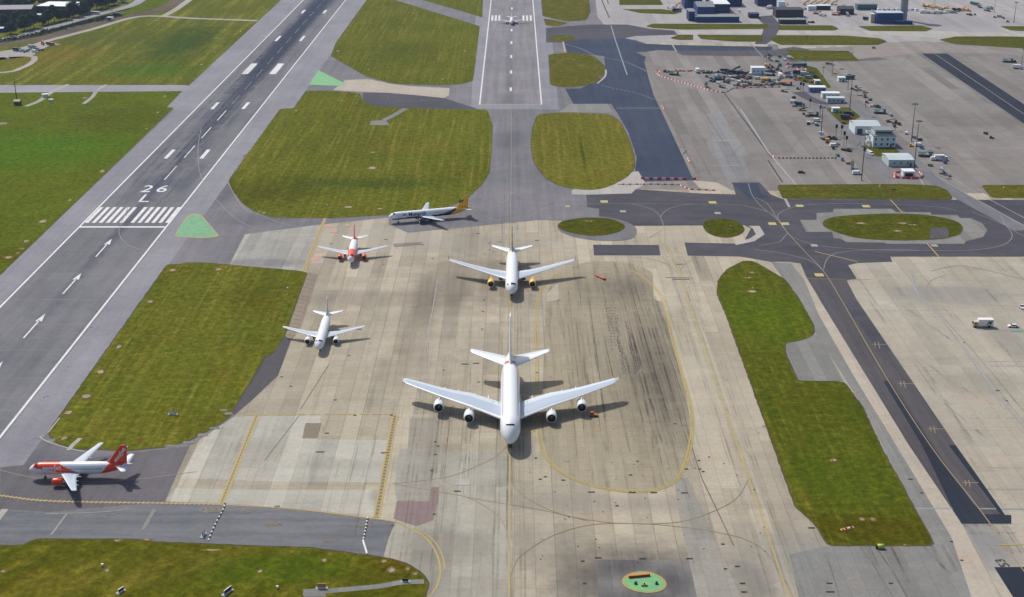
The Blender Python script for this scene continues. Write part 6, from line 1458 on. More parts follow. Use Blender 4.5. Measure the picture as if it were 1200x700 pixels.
# ------------------------------------------------------------------ vehicles one can point to
place('truck_cater', truck(bar_white, S_('cab_pale', (190, 176, 150), .5), 8.4, 3.6, v_green), 1151, 383, R(-90), 'white box truck with green strokes on its side, alone on the right apron', 'trucks')
place('car_white', car(v_white), 1187, 383.5, R(-95), 'white car parked behind the white box truck')
place('tug_w', tug(v_white), 1198, 362, R(10), 'white tug at the right edge above the white box truck')
place('car_white', car(), 1017, 178, R(20), 'white car parked beside the terraced building, rear one of two', 'white cars by the terraced building')
place('van_white', van(), 1020, 181.5, R(20), 'white van parked in front of the white car by the terraced building', 'white cars by the terraced building')
place('car_black', car(v_black), 939, 203, R(80), 'black car alone on the apron above the grass strip')
place('van_white', van(), 1004, 204.5, R(90), 'white van by the foot of the light mast near the grass strip')
place('tug_s', tug(v_silver), 1001, 200, R(60), 'silver tug behind the white van near the grass strip')
place('van_white', van(), 1095.5, 188, R(88), 'white van on the right apron, left one of the pair'); place('truck_w', truck(), 1102.5, 188, R(88), 'white truck on the right apron, right one of the pair')
place('stairs_w', stairs(), 1104, 203, R(-30), 'white passenger stairs by the diagonal road on the right')
place('lift_t', lift(v_teal), 1083, 183.5, R(80), 'teal loading platform parked beside the diagonal road')
place('dolly', dolly(), 1113, 207, R(-20), 'empty dark dolly by the stairs beside the diagonal road'); place('gpu_g', gpu(), 1090, 195, R(60), 'grey generator near the diagonal road')
place('tug_y', tug(v_yellow), 1068, 172, R(90), 'yellow tug at the foot of the tallest mast on the right'); place('van_white', van(), 1077, 171.5, R(85), 'white van just right of the tallest mast foot')
place('loader_g', loader(v_green), 1043, 143.5, R(85), 'green belt loader at the stand right of the pale shed'); place('gpu_k', gpu(v_dgrey), 1048, 149, R(0), 'dark generator behind the operations building')
place('lift_t', lift(v_teal), 1030, 133, R(85), 'teal loading platform on the stand above the pale shed'); place('car_white', car(), 1022.5, 125.5, R(80), 'white car by the mast at the bend of the service road')
place('tug_r', tug(v_red), 1016, 121, R(30), 'red tug at the foot of the mast by the road bend')
place('dolly', dolly(), 1007, 112.5, R(90), 'dark dolly on the stand right of the cabins'); place('dolly', dolly(), 1012, 112.5, R(90), 'dark dolly next to the mast, right one of the stand pair')
place('tug_k', tug(v_dgrey), 999, 105, R(80), 'dark tug beside the mast behind the cabins'); place('gpu_t', gpu(v_tan), 1003, 106.5, R(80), 'tan generator right of the dark tug behind the cabins')
place('gpu_y', gpu(v_yellow), 978.5, 87, R(60), 'yellow generator left of the small white topped cabin'); place('dolly', dolly(), 986, 81.5, R(90), 'dark dolly above the small white topped cabin'); place('loader_k', loader(v_dgrey), 971.5, 75.5, R(85), 'dark belt loader below the rectangular grass')
place('bus_s', bus(v_teal), 992, 93, R(95), 'teal bus parked behind the small white topped cabin')
place('tug_k', tug(v_dgrey), 1024, 53.5+3.5, R(90), 'dark tug alone on the taxiway junction at the top')
place('gpu_k', gpu(v_dgrey), 1155, 157.5, R(30), 'dark generator alone on the far right apron, upper one'); place('tug_k', tug(v_dgrey), 1162, 162.5, R(70), 'dark tug on the far right apron beside the dark generator')
# equipment pairs left of the terraced building
for (key, fn, x, y, rz, lab) in (
    ('van_white', van(), 930, 121, 70, 'white van at the stand below the orange digger'), ('truck_k', truck(v_dgrey, v_teal, 7, 3), 937, 124.5, 60, 'dark truck at the stand below the orange digger'), ('loader_y', loader(v_tan), 940, 130, 80, 'tan belt loader below the dark truck'),
    ('dolly_b', dolly(v_tan), 946, 137, 85, 'dolly carrying a tan load, beside the grey carts'), ('lift_g', lift(v_grey), 951.5, 136, 85, 'grey loading platform at the stand left of the grass triangle'), ('gpu_w', gpu(v_white), 947.5, 145, 85, 'white generator, left of the two white carts'),
    ('tug_w', tug(v_white), 954, 145.5, 60, 'white tug between the generator and the mast'), ('van_white', van(), 957.5, 142.5, 70, 'white van behind the dark mast left of the shed'), ('dolly', dolly(), 963.5, 162.5, 85, 'dark dolly just below the dark mast left of the shed'),
    ('gpu_y', gpu(v_yellow), 969.5, 165, 80, 'yellow generator below the dark mast left of the shed'), ('van_white', van(), 977, 172, 100, 'white van at the stand left of the terraced building'), ('dolly_s', dolly(v_silver2), 981, 170, 95, 'dolly carrying a silver load behind the white van at the stand'),
    ('tractor_b', tractor(v_dgrey), 975, 163, 40, 'long dark tractor pointing along the stand road'), ('tractor_b', tractor(v_dgrey), 992, 177, 40, 'long dark tractor beside the guidance posts, lower one'), ('truck_r', truck(v_dgrey, v_red, 8, 3.4), 992, 140.5, 60, 'dark truck with a red cab left of the pale shed'), ('car_red', car(v_red), 989, 145, 70, 'red car beside the pale shed'),
    ('truck_k', truck(v_dgrey, v_teal, 7, 3), 994, 135.5, 90, 'dark truck on the grass triangle behind the shed')):
    place(key, fn, x, y, R(rz), lab)
# fenced equipment area
for (key, fn, x, y, rz, lab) in (
    ('lift_g2', lift(v_green), 789.5, 88, 70, 'green loading platform, second item from the left tip of the fenced area'), ('dolly_k', dolly(v_dgrey), 779.5, 85, 60, 'dark covered dolly at the left tip of the fenced area'), ('tug_t', tug(v_teal), 784, 85, 90, 'teal tug at the left tip of the fenced area'),
    ('truck_w', truck(), 817, 85, 180, 'white truck between the red barriers of the fenced area'), ('tractor_g', tractor(v_green), 828, 86, 70, 'green tractor left of the blue loader'), ('loader_b', loader(v_blue), 830, 91, 50, 'blue belt loader under the white chute'), ('stairs_w', stairs(), 835, 93, 35, 'white stairs leaning across the fenced area'),
    ('lift_b', lift(v_blue), 843, 93.5, 85, 'bright blue loading platform, largest item in the fenced area'), ('truck_kk', truck(v_black, v_blue, 9, 3), 850, 85, 90, 'long black truck along the back of the fenced area'), ('truck_nn', truck(v_navy, v_navy, 8, 3.2), 868.5, 88, 90, 'navy truck left of the pale blue cabin'), ('truck_kb', truck(v_dgrey, v_dgrey, 8, 3), 858, 86.5, 90, 'dark grey truck between the black and the navy trucks'),
    ('tug_k', tug(v_dgrey), 849.5, 97, 60, 'dark tug just right of the bright blue platform'), ('gpu_w', gpu(v_white), 856, 91, 80, 'white generator in the middle of the fenced area'), ('tug_w', tug(v_white), 854, 90, 40, 'white tug in the middle of the fenced area'), ('tractor_k', tractor(v_dgrey), 862.5, 92, 40, 'dark tractor in the middle of the fenced area'),
    ('stairs_g', stairs(v_green), 827.5, 102, 0, 'dark green stairs standing alone in the open middle of the area'), ('gpu_w', gpu(v_white), 841.5, 98.5, 60, 'white generator by the inner kink of the barrier line'), ('loader_k', loader(v_dgrey), 846, 103, 35, 'dark belt loader beside the inner kink of the barrier line'),
    ('gpu_t', gpu(v_tan), 877.5, 91, 80, 'tan generator left of the pale blue cabin'), ('loader_y', loader(v_tan), 896, 97, 88, 'tan belt loader below the pale blue cabin'), ('truck_y', truck(v_yellow, v_dgrey, 7.5, 3), 897.5, 96, 90, 'yellow truck in front of the pale blue cabin'), ('van_white', van(), 888, 93, 80, 'white van in front of the pale blue cabin'),
    ('tractor_k', tractor(v_dgrey), 903.5, 89, 80, 'dark tractor right of the pale blue cabin'), ('uld_s', uld(), 914, 88.5, 0, 'silver container next to the road, upper one'), ('truck_w', truck(), 914.5, 91, 0, 'white truck beside the service road, right of the cabin'), ('gpu_r', gpu(v_red), 913.5, 93, 0, 'red generator beside the service road'),
    ('lift_o', lift(v_orange), 921.5, 100, 80, 'orange lifting platform at the right end of the barrier line'), ('gpu_y', gpu(v_yellow), 897, 77, 0, 'yellow generator behind the pale blue cabin'), ('tug_y', tug(v_yellow), 903, 77, 60, 'yellow tug behind the pale blue cabin'),
    ('loader_g', loader(v_green), 919, 108, 40, 'green belt loader below the orange platform'), ('dolly', dolly(), 896, 67.5, 0, 'dark dolly by the mast at the crossing'), ('tug_k', tug(v_dgrey), 902, 65.5, 60, 'dark tug at the crossing, left of the road'), ('tug_k', tug(v_dgrey), 914, 67.5, 90, 'dark tug at the crossing, right of the road'), ('van_white', van(), 926, 69, 60, 'white van at the corner of the rectangular grass'),
    ('tug_b', tug(v_blue), 912, 80, 0, 'blue tug on the road right of the pale blue cabin'), ('tug_k', tug(v_dgrey), 915.5, 84.5, 0, 'dark tug on the road, upper one of two'), ('tug_k', tug(v_dgrey), 921.5, 91.5, 0, 'dark tug on the road, lower one of two'), ('tug_k', tug(v_dgrey), 935, 105, 20, 'dark tug on the road behind the guidance posts'),
    ('bus_s', bus(v_teal), 936.5, 78.5, 95, 'teal bus among the red barriers by the grass wedge'), ('truck_r', truck(v_dgrey, v_red, 8, 3.4), 935, 87.5, 80, 'dark truck with a red cab below the red barriers by the grass wedge'), ('truck_sl', truck(v_silver2, v_silver, 7, 3.2), 943, 89, 70, 'silver truck beside the grass wedge'), ('van_s', van(v_silver), 948, 92, 60, 'silver van beside the grass wedge'),
    ('dolly_o', dolly(v_orange), 951, 97, 90, 'dolly with an orange load above the tiny pale cabin'), ('gpu_g', gpu(), 937, 92, 0, 'grey generator on the verge below the red barriers')):
    place(key, fn, x, y, R(rz), lab)
rnd = random.Random(31)
for k in range(16): place(['dolly_s', 'dolly_k', 'dolly', 'dolly_b'][k % 4], [dolly(v_silver2), dolly(v_dgrey), dolly(), dolly(v_tan)][k % 4], 862+k*3.3+rnd.uniform(-.5, .5), 101.5-k*.1+rnd.uniform(-.8, .8), R(rnd.uniform(60, 110)), 'baggage dolly in the row just behind the lower barrier line', 'dollies behind the lower barrier line')
for k in range(14): place(['uld_s', 'uld_g', 'uld_t'][k % 3], [uld(), uld(v_grey), uld(v_teal)][k % 3], 902+rnd.uniform(0, 15), 94.5+rnd.uniform(0, 5), R(rnd.uniform(-20, 100)), 'cargo container in the pile right of the yellow truck', 'containers right of the yellow truck')
for k in range(8): place(['dolly_k', 'dolly'][k % 2], [dolly(v_dgrey), dolly()][k % 2], 900+k*1.8, 82+rnd.uniform(-2, 5), R(rnd.uniform(0, 90)), 'dark dolly scattered between the pale blue cabin and the road', 'dollies between cabin and road')
# more equipment, packed as in the fenced area
rq = random.Random(101)
POOL = [('tug_k', None), ('dolly_k', None), ('gpu_k', None), ('tug_t', None), ('uld_t', None), ('dolly_s', None), ('gpu_w', None), ('tug_b', None), ('loader_b', None), ('tractor_k', None), ('gpu_t', None), ('uld_g', None), ('tug_r', None), ('stairs_g', None)]
for k in range(20): place(POOL[(k*5) % 14][0], None, 834+k*2.5+rq.uniform(-.8, .8), 86.5+rq.uniform(-1.8, 1.8), R(rq.uniform(0, 180)), 'small ground unit packed along the back edge of the fenced area', 'units along the back of the fenced area')
for k in range(22): place(POOL[(k*3) % 14][0], None, rq.uniform(832, 880), rq.uniform(90, 99), R(rq.uniform(0, 180)), 'small ground unit scattered in the middle of the fenced area', 'units in the middle of the fenced area')
for k in range(14): place(POOL[(k*3+1) % 14][0], None, rq.uniform(893, 924), rq.uniform(70, 92), R(rq.uniform(0, 180)), 'small ground unit beside the road behind the pale blue cabin', 'units by the road behind the cabin')
for k in range(12): place(POOL[(k*5+2) % 14][0], None, rq.uniform(926, 956), rq.uniform(84, 97), R(rq.uniform(0, 180)), 'small ground unit on the verge left of the grass wedge', 'units left of the grass wedge')
for k in range(16):
    t_ = k/15; place(POOL[(k*5+3) % 14][0], None, 1000+t_*104+rq.uniform(-3, 3), 110+t_*88+rq.uniform(-3, 3)-8, R(rq.uniform(0, 180)), 'small ground unit along the stand edge right of the service road', 'units along the right stand edge')
for k in range(14):
    t_ = k/13; place(POOL[(k*3+2) % 14][0], None, 928+t_*70+rq.uniform(-3, 3), 118+t_*82+rq.uniform(-3, 3), R(rq.uniform(0, 180)), 'small ground unit along the stand edge left of the service road', 'units along the left stand edge')
# red and white barriers
def barrier_row(px, label, group, L=1.6, gap=.1, pattern=(0, 1), h=.85, two=False):
    pts = resample([Vector(g(*p)) for p in px], L+gap)
    for i, (a, b) in enumerate(zip(pts, pts[1:])):
        c = (a+b)/2; d = b-a; col = pattern[i % len(pattern)]
        place('bar%d_%g_%g' % (col, L, h), barrier((bar_red, bar_white, v_dgrey)[col], L, h), 0, 0, math.atan2(d.y, d.x), label, group, world=(c.x, c.y))
barrier_row([(769, 86), (774, 90), (800, 97), (830, 106), (845, 109), (852, 108.5)], 'red or white barrier block in the long slanting row fencing the equipment', 'barriers of the long slanting row', 1.9, .15)
barrier_row([(852, 108), (858, 104), (885, 103), (918, 102.5)], 'red or white barrier block in the straight row from the kink to the orange platform', 'barriers of the straight row', 2.2, .5)
barrier_row([(795, 84), (812, 84)], 'red barrier block at the back of the equipment area, left of the white truck', 'back barriers left of the white truck', 2.2, .4, (0, 0, 1))
barrier_row([(769, 83), (775, 85)], 'red barrier block at the left tip of the equipment area', 'barriers at the left tip', 1.8, .2, (0, 0, 1))
barrier_row([(820, 84), (824, 84)], 'red barrier block at the back, right of the white truck', 'back barriers right of the white truck', 2, .2, (0, 1))
barrier_row([(751, 210), (754, 210.3), (806, 211)], 'large red or white barrier across the end of the new asphalt', 'large barriers across the new asphalt', 2.3, .1, (0, 1), 1.2)
barrier_row([(812, 211), (818, 209.8)], 'red barrier at the right end of the large barrier row', 'barriers at the right end of the row', 2.2, .2, (0, 0, 1), 1.1)
barrier_row([(724, 216.8), (765, 216.5), (795, 217), (800, 219), (808, 222.5), (830, 223.5), (842, 224)], 'small red or white block of the lower dotted row by the taxiway', 'lower dotted row of blocks', 1.5, .5, (1, 0), .7)
barrier_row([(800, 182), (803, 177), (802, 176)][:2], 'white barrier beside the slanting drain line', 'barriers along the slanting drain', 2.4, .3, (1, 0)); barrier_row([(806, 186), (809, 192)], 'red and white barrier below the first pair along the drain', 'lower barriers along the drain', 2.4, .3, (1, 0))
barrier_row([(775, 123), (777, 127), (778.5, 129)], 'red barrier at the corner between new asphalt and concrete', 'corner barriers of the new asphalt', 2.0, .3, (0, 0, 1))
barrier_row([(922, 74.5), (936, 75), (941, 76.5)], 'red and white barrier in the back row by the grass wedge', 'back barriers by the grass wedge', 2.0, .2, (0, 1, 0)); barrier_row([(920, 78), (924, 79.5), (930, 78.5), (931, 76.5)], 'red and white barrier in the left loop by the grass wedge', 'left loop of barriers by the wedge', 2.0, .2, (0, 1))
barrier_row([(932, 81), (938, 83), (945, 83.5), (944, 80.5)], 'red and white barrier in the lower loop by the grass wedge', 'lower loop of barriers by the wedge', 2.0, .2, (0, 1))
for yo in (0, 2.2): barrier_row([(1046, 204+yo), (1050, 207.5+yo*.7), (1057, 209.5), (1071, 210), (1080, 208.5+yo*.3), (1082, 206)], 'red or white barrier in the ring round the kiosk', 'barriers ringing the kiosk', 1.7, .1, (0, 1, 0), 1.3)
barrier_row([(1050, 203), (1057, 202)], 'red or white barrier on the left of the kiosk', 'barriers left of the kiosk', 1.7, .1, (0, 0, 1), 1.0); barrier_row([(1070, 201), (1076, 201), (1081, 206)], 'red or white barrier on the right of the kiosk', 'barriers right of the kiosk', 1.7, .1, (0, 1), 1.0)
barrier_row([(921, 76), (932, 76.2), (942, 78.5)], 'orange red barrier in the middle row by the grass wedge', 'middle row by the grass wedge', 2.0, .3, (0, 0, 1)); barrier_row([(928, 79.6), (946, 80)], 'orange red barrier in the second row by the grass wedge', 'second row by the grass wedge', 2.0, .3, (0, 1)); barrier_row([(790, 83.2), (832, 83.6)], 'orange red barrier in the loose line closing the equipment area at the back', 'loose back line of the equipment area', 2.0, 1.1, (0, 0, 1))
barrier_row([(904, 182.3), (909, 186)], 'red barrier block at the head of the dark dotted line', 'red blocks at the dotted line', 1.8, .4, (0, 1, 0))
barrier_row([(911, 186), (985, 186)], 'dark block in the long dotted line across the apron', 'dark blocks of the dotted line', 1.1, 1.2, (2,), .7)
barrier_row([(264, 590.5), (262, 597), (256, 608), (249, 622), (244, 635)], 'black or white kerb block in the left dotted line across the service strip', 'kerb blocks of the left line', .9, .25, (2, 1), .4)
barrier_row([(431, 607), (429, 618), (427, 628), (425.5, 634)], 'black or white kerb block in the right dotted line across the service strip', 'kerb blocks of the right line', .75, .25, (1, 2), .4)
x, y = g(425.5, 634); x2, y2 = g(430.5, 650); L_ = math.hypot(x2-x, y2-y)
place('bar1_%g_%g' % (L_, .6), barrier(bar_white, L_, .6), 0, 0, math.atan2(y2-y, x2-x), 'single long white kerb beam at the end of the right dotted line', world=((x+x2)/2, (y+y2)/2))
# signs and small fittings in the grass
def sign(W, H, face, back, legs=2):
    def f():
        t = thing('taxiway_sign', '', 'sign'); m = MB(); m.box(-W/2, W/2, -.12, .12, .35, .35+H); m.build('panel', back, t)
        q = MB(); q.box(-W/2+.06, W/2-.06, -.15, -.121, .42, .28+H); q.build('face', face, t); l = MB()
        for k in range(legs): l.tube([(-W/2+.3+k*(W-.6)/max(1, legs-1), 0, 0), (-W/2+.3+k*(W-.6)/max(1, legs-1), 0, .4)], .05, 6)
        l.build('legs', m_steel, t); b = MB(); b.box(-W/2-.5, W/2+.5, -.6, .8, .02+.1, .14+.06); b.build('slab', b_conc, t); return t
    return f
sg = 'signs standing in the grass'
place('sign_w', sign(2.6, 1.0, bar_white, v_dgrey), 202.5, 486, R(-8), 'white sign with a pale slab alone on the striped grass field', sg)
place('sign_k', sign(2.0, 1.0, v_dgrey, bar_white), 142, 694, R(60), 'small black and white sign in the long foreground grass, left one', sg)
place('sign_k2', sign(3.2, 1.2, v_dgrey, bar_white), 267, 695, R(62), 'larger black and white sign in the long foreground grass, right one', sg)
place('sign_wb', sign(2.2, 1.2, bar_white, v_black), 239, 628, R(85), 'white backed sign on the service strip left of the dotted kerb line', sg)
place('sign_d', sign(1.8, .8, v_dgrey, v_black), 475, 682.5, R(-5), 'dark low sign on the concrete path in the foreground grass', sg)
place('sign_t', sign(2.4, 1.4, v_tan, v_tan), 377, 690, R(0), 'tan board on a post above the concrete pad in the foreground grass', sg)
place('sign_r', sign(1.6, .7, bar_red, v_red), 145, 524.5, R(-5), 'small red sign at the lower edge of the striped grass field', sg)
place('gpu_w', gpu(v_white), 326, 655-0, R(0), 'x') if False else None
for (x, y, lab) in ((383, 242, 'small white cabinet near the lower edge of the large mown field'), (337, 339, 'small white cabinet by the hatched shoulder in the striped field'), (495, 119, 'white marker on the dark link beside the beige strip'), (455, 115.5, 'white post head on the dark link beside the green triangle'), (519, 93.5, 'white marker at the lower edge of the upper field'), (38, 83, 'grey cabinet beside the curved track at the left'), (120, 664, 'low white cabinet in the long foreground grass'), (325, 690, 'white marker by the concrete path in the foreground grass'), (1031, 219, 'white marker standing in the grass strip below the kiosk'), (703, 92, 'white marker in the rounded island, upper'), (799, 44.5, 'white marker in the far grass wedge'), (1176, 281-60, 'white marker at the right end of the far grass')):
    place('cab_w', lambda: (lambda t: (MB().box(-.45, .45, -.35, .35, .1, 1.2).build('body', bar_white, t), MB().box(-.6, .6, -.5, .5, 0, .1).build('plinth', b_conc, t), t)[2])(thing('equipment_cabinet', '', 'cabinet')), x, y, R(random.Random(x).uniform(-40, 40)), lab, 'small cabinets and markers', scale=.75)
for (x, y, s, lab) in ((993, 620, 1.0, 'large orange and white fitting near the foot of the bright grass strip'), (877, 326, .8, 'small orange fitting in the tip of the bright grass strip'), (977, 540, .7, 'brown fitting in the middle of the bright grass strip'), (1070, 264, .9, 'orange fitting in the long right hand grass island'), (692, 260, .7, 'orange fitting in the left oval grass island'), (855, 265, .7, 'brown fitting in the small oval grass island'), (881, 338, .6, 'brown fitting beside the orange one in the bright strip')):
    def mk():
        t = thing('grass_fitting', '', 'fitting'); m = MB(); m.box(-3.2, 3.2, -.5, .9, 0, .18, 0, None, (.1, .1)); m.build('slab', b_tan, t)
        for k, (a, mm) in enumerate(((-2.2, v_orange), (-.6, v_red), (.8, bar_white), (2.0, v_red))): q = MB(); q.box(a-.5, a+.5, -.3, .5, .18, .55, 0, None, (.08, .08)); q.build('box', mm, t)
        return t
    place('fitting', mk, x, y, R(random.Random(x+1).uniform(-20, 25)), lab, 'fittings in the grass', scale=s*.75)
# pit with lime cover at the foot of the bright strip
x, y = g(1032, 643); t = thing('lime_drum', 'lime green drum lying at the foot of the bright grass strip', 'drum', (x, y, 0)); m = MB(); m.lathe([(-.9, 0), (-.9, .75), (.9, .75), (.9, 0)], 'x', (0, 0, .77), 16); m.build('drum', v_lime, t); m = MB(); m.box(-1.5, -1.0, -.4, .4, 0, 1.1); m.build('end_stand', v_black, t)
# things on the green oval
x, y = g(749, 676.5); t = thing('long_planter', 'long orange red beam at the back of the green oval', 'beam', (x, y, .15), R(10)); m = MB(); m.box(-3.2, 3.2, -.35, .35, 0, .7, 0, None, (.05, .08)); m.build('beam', v_orange, t); m = MB(); m.box(-3.1, 3.1, -.38, -.352, .05, .5); m.build('front_board', v_red, t)
for (x_, y_, lab, c) in ((745, 685, 'small lamp fitting on the left of the green oval', v_green), (755, 687, 'dark box in the middle of the green oval', v_tan), (769.5, 685, 'small lamp fitting on the right of the green oval', v_green)):
    x, y = g(x_, y_); t = thing('oval_fitting', lab, 'fitting', (x, y, .15)); m = MB(); w = .9 if 'box' in lab else .45; m.box(-w, w, -.4, .4, 0, .5, 0, None, (.08, .05)); m.build('body', c, t); m = MB(); m.lathe([(.5, .22), (.8, .2), (.95, 0)], 'z', (0, 0, 0), 10); m.build('lamp_head', v_black, t)
# orange tow beam on the stained stand
x, y = g(703, 326); t = thing('tow_bar', 'rusty orange tow beam lying on the stained stand surface', 'tow bar', (x, y, 0), R(-55)); m = MB(); m.box(-3.4, 3.0, -.3, .3, .25, .7, 0, None, (.1, .08)); m.build('bar', v_orange, t); m = MB(); m.box(2.6, 3.8, -.7, .7, .2, .8, 0, None, (.1, .1)); m.build('head', v_red, t); wheels4(t, (-1.2, 1.6), (-.45, .45), .25, .15)
place('tug_o', tug(S_('rusty_orange', (176, 104, 40), .6)), 695.5, 488, R(85), 'orange brown tug in the shadow of the largest airliner wing')
# ILS hut and mast on the left
x, y = g(20, 124); t = thing('beacon_hut', 'small brown hut with a sand coloured top beside a thin mast, left grass', 'hut', (x, y, 0)); m = MB(); m.box(-2.1, 2.1, 0, 3.8, 0, 3.0); m.build('wall', b_brick, t); m = MB(); m.prism([(-.2, 3.0), (1.9, 4.2), (4, 3.0)], -2.3, 2.3); m.build('roof', b_tan, t); m = MB(); m.box(-.5, .5, -.05, .1, 0, 2.0); m.build('door', v_black, t)
x, y = g(19.5, 116); t = thing('radio_mast', 'thin dark mast rising behind the brown hut', 'mast', (x, y, 0)); m = MB(); m.tube([(0, 0, 0), (0, 0, 15)], .35, 8, r2=.2); m.build('pole', m_steeld, t); m = MB()
for k in range(4): m.box(-1.2, 1.2, -.06, .06, 9+k*1.6, 9.15+k*1.6)
m.build('aerials', m_steeld, t)
place('cabin_pale', lambda: (lambda t: (MB().box(-2, 2, -1.5, 1.5, .1, 2.2).build('wall', b_wall, t), MB().box(-2.2, 2.2, -1.7, 1.7, 2.2, 2.4).build('roof', b_roofw, t), t)[2])(thing('equipment_hut', '', 'hut')), 53, 114, R(30), 'pale blue hut on the short concrete path, left grass')
place('cabin_pale', None, 60, 119, R(0), 'pale hut right of the concrete path, left grass', scale=.7)
# construction yard at the left
for (key, fn, x, y, rz, lab) in (('digger', None, 50, 52, 20, 'orange digger beside the rubble heap in the gravel yard'), ('dumper', truck(v_dgrey, v_orange, 8, 2.6), 59, 53, 60, 'dark tipper with an orange cab next to the orange digger'), ('van_white', van(), 41, 61.5, 80, 'white van at the lower corner of the gravel yard'), ('truck_k', truck(v_dgrey, v_teal, 7, 3), 20, 60, 75, 'dark truck in the gravel yard, left'), ('truck_sl', truck(v_silver2, v_silver, 7, 3.2), 38, 57, 75, 'silver truck in the gravel yard, middle'), ('car_white', car(), 8, 69, 60, 'white car at the left end of the gravel yard'), ('car_blue', car(v_blue), 31, 61, 70, 'blue car in the gravel yard')):
    if key == 'digger':
        def fn():
            t = thing('digger', '', 'digger'); m = MB()
            for s in (-1, 1): m.box(s*1.1-.3, s*1.1+.3, -1.9, 1.9, 0, .8, 0, None, (0, .3))
            m.build('tracks', v_black, t); m = MB(); m.box(-1.3, 1.3, -1.2, 2.2, .9, 2.0, 0, None, (.1, .1)); m.build('body', v_orange, t); m = MB(); m.box(-1.2, -.1, -1.4, .3, 1.95, 3.1, 0, 1, (.1, .1)); m.build('cab', [v_glass, v_orange], t)
            m = MB(); m.tube([(.5, -.9, 1.6), (.5, -3.2, 4.2), (.5, -5.4, 3.0), (.5, -5.6, .9)], .28, 6); m.build('arm', v_orange, t); m = MB(); m.prism([(-6.2, .2), (-6.2, .9), (-5.2, 1.1), (-5.3, .2)], -.1, 1.1); m.build('bucket', v_dgrey, t); return t
    place(key, fn, x, y, R(rz), lab)
x, y = g(62, 52.5); t = thing('rubble_heap', 'pale rubble heap at the right end of the gravel yard', 'heap', (x, y, 0)); r_ = random.Random(2); m = MB()
N_ = 14
vs = [(math.cos(6.283*i/N_)*q*6*r_.uniform(.8, 1.2), math.sin(6.283*i/N_)*q*5*r_.uniform(.8, 1.2), (1-q)**.8*2.6*r_.uniform(.8, 1.1)) for q in (1, .75, .5, .25) for i in range(N_)]+[(0, 0, 2.7)]
m.add(vs, [(j*N_+i, j*N_+(i+1) % N_, (j+1)*N_+(i+1) % N_, (j+1)*N_+i) for j in range(3) for i in range(N_)]+[(3*N_+i, 3*N_+(i+1) % N_, 4*N_) for i in range(N_)]); m.build('heap', m_track, t)
rnd = random.Random(77)
for k in range(12): place(['uld_g', 'uld_t', 'uld_s'][k % 3], [uld(v_grey), uld(v_teal), uld()][k % 3], 18+k*2.8+rnd.uniform(-1, 1), 61-k*.25+rnd.uniform(-2, 2), R(rnd.uniform(0, 180)), 'stacked site material crate in the gravel yard', 'crates in the gravel yard')
place('bus_w', bus(v_white), 110.5, 17, R(72), 'white bus on the public road by the trees'); place('car_white', car(), 130, 12.5, R(-65), 'white car following the bus on the public road'); place('car_k', car(v_black), 141, 19.5, R(-80), 'black car on the earth verge below the public road')
place('truck_kk', truck(v_black, v_blue, 9, 3), 138, 19, R(85), 'black truck on the earth verge below the public road'); place('uld_w', uld(bar_white), 129, 24.5, R(80), 'white tank standing on the bare earth above the perimeter track', scale=2.2)
for k, (x, y) in enumerate(((133, 3), (137, 2), (140, 3.5), (146, 3.4), (143, 1), (127, 1))): place(['car_white', 'car_silver'][k % 2], [car(), car(v_silver)][k % 2], x, y, R(60), 'pale car in the car park behind the roadside trees', 'cars behind the roadside trees')
# rows of vehicles along the top right
rnd = random.Random(55)
for k in range(26):
    c = ('car_white', 'car_silver', 'car_k', 'van_white', 'car_blue')[k % 5]; fnn = (car(), car(v_silver), car(v_black), van(), car(v_blue))[k % 5]
    place(c, fnn, 1022+k*2.2+rnd.uniform(-.5, .5), 13.0+rnd.uniform(-1, .6), R(rnd.uniform(-10, 10)), 'vehicle in the long parked row left and right of the control tower', 'parked row either side of the control tower')
for k in range(24):
    c = ('stairs_y', 'loader_yy', 'tractor_y', 'tug_y')[k % 4]; fnn = (stairs(v_yellow), loader(v_yellow), tractor(v_yellow), tug(v_yellow))[k % 4]
    place(c, fnn, 1082+k*2.4+rnd.uniform(-.6, .6), 9+k*.22+rnd.uniform(-2.2, 1.5), R(rnd.uniform(-30, 30)), 'yellow ground vehicle in the crowded row right of the control tower', 'yellow vehicles right of the control tower')
for k in range(6): place('stairs_y', None, 944.5+k*8.2+rnd.uniform(-1, 1), 6+(k == 5)*5, R(rnd.uniform(60, 110)), 'yellow steps standing in a row at the top, left of the tower', 'yellow steps in a row at the top')
place('tug_y', None, 923, 6, R(0), 'yellow tug at the top right of the pale blue box building')
for k in range(12): place(['car_white', 'truck_w', 'van_white', 'car_silver'][k % 4], None, 1080+k*3.6, 15.5+rnd.uniform(-.6, .8), R(80), 'white or silver vehicle in the front line below the yellow vehicles', 'front line below the yellow vehicles')
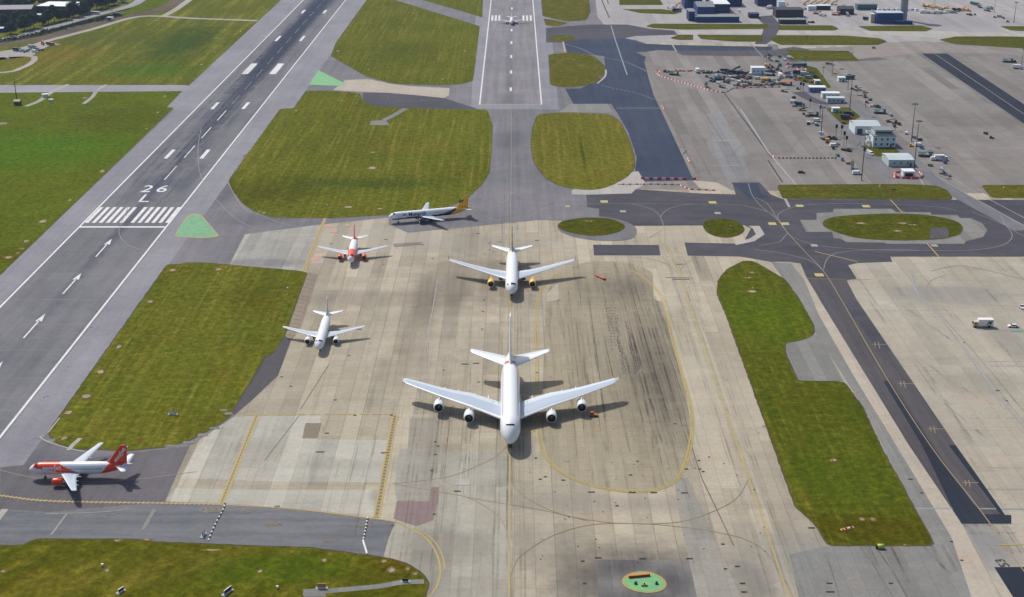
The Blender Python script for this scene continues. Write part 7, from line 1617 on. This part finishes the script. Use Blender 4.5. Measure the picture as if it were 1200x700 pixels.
for (key, fn, x, y, rz, lab) in (('truck_kk', None, 1121, 13, 85, 'long dark blue truck at the end of the yellow row'), ('tractor_k', None, 1136, 18, 20, 'dark tractor at the right end of the vehicle rows'), ('tug_k', None, 1142.5, 18, 10, 'dark tug at the right end of the vehicle rows'), ('bus_s', None, 1142, 6, 20, 'teal bus near the top, right of the yellow rows'), ('lift_g', None, 1148, 9, 0, 'grey platform near the top, right of the teal bus'),
    ('lift_t', None, 1156.5, 13, 20, 'teal platform below the thin mast at the top right'), ('truck_sl', None, 1160, 11, 30, 'silver truck beside the teal platform at the top right'), ('van_s', None, 1171.5, 20.5, 60, 'silver van left of the dark mast at the top right'), ('tug_k', None, 1166, 21, 60, 'dark tug left of the silver van at the top right'), ('dolly_k', None, 1181, 26.5, 80, 'dark dolly at the foot of the mast at the top right'), ('tug_k', None, 1176, 22, 10, 'dark tug right of the silver van at the top right'),
    ('lift_t', None, 1180, 73, 80, 'teal platform at the right edge above the dark asphalt stripe'), ('van_white', None, 1190, 80, 60, 'white van at the right edge beside the mast'), ('truck_w', None, 1193, 81, 60, 'white truck at the right edge beside the mast'), ('tractor_b', None, 1186, 73.5, 85, 'dark tractor at the right edge above the white van'),
    ('truck_kk', None, 793, 13.5, 88, 'dark truck behind the far grass, left of the navy slab'), ('stairs_y', None, 795, 8, 40, 'yellow steps left of the navy slab building'), ('gpu_r', None, 862, 18, 0, 'red generator left of the dark block with the red strip'), ('van_white', None, 866, 14, 0, 'white van behind the long low navy building'), ('truck_w', None, 901, 10.5, -45, 'white truck in front of the dark hall with a pale roof'),
    ('car_red', None, 904, 10, 80, 'red car in front of the dark hall with a pale roof'), ('truck_y', None, 938, 25, 60, 'yellow and dark truck right of the low dark annexe'), ('tractor_k', None, 950.5, 27, 50, 'dark tractor at the end of the dark annexe yard'), ('lift_o', None, 957, 16.5, 80, 'orange platform in the yard below the white roofed stores'), ('stairs_w', None, 962, 19, 20, 'white stairs in the yard below the white roofed stores'),
    ('lift_o', None, 979, 18, 80, 'orange platform left of the round shouldered dark shed'), ('stairs_w', None, 993, 19, -30, 'white stairs right of the round shouldered dark shed'), ('gpu_g', None, 967, 19, 0, 'grey generator in the yard below the stores'), ('truck_nn', None, 1016, 24, 50, 'navy truck left of the small cream block'), ('dumper', None, 1021, 20, 0, 'dark tipper with an orange cab above the cream block')):
    place(key, fn, x, y, R(rz), lab)
for k in range(9): place(['car_silver', 'car_white', 'car_k'][k % 3], None, 925+k*2.4, 11+rnd.uniform(-.6, .6), R(rnd.uniform(-20, 20)), 'car in the yard row behind the blackish workshop', 'cars behind the blackish workshop')
for k in range(7): place(['car_silver', 'car_white', 'van_white'][k % 3], None, 783+k*2.6, 9.5+rnd.uniform(-2, 2), R(rnd.uniform(-20, 20)), 'pale vehicle on the stand left of the navy slab building', 'pale vehicles left of the navy slab')
# ------------------------------------------------------------------ thin summer air
hz = MB(); hz.box(-9050, 9050, -2050, 14050, -1.05, 262)
hm_ = bpy.data.materials.new('haze'); hm_.use_nodes = True; nt = hm_.node_tree; nt.nodes.clear()
vo = nt.nodes.new('ShaderNodeVolumePrincipled'); vo.inputs['Color'].default_value = (.50, .66, 1.0, 1); vo.inputs['Density'].default_value = 0.00005; vo.inputs['Anisotropy'].default_value = .3
mo = nt.nodes.new('ShaderNodeOutputMaterial'); nt.links.new(vo.outputs[0], mo.inputs['Volume'])
o = hz.build('haze', hm_); o['kind'] = 'stuff'
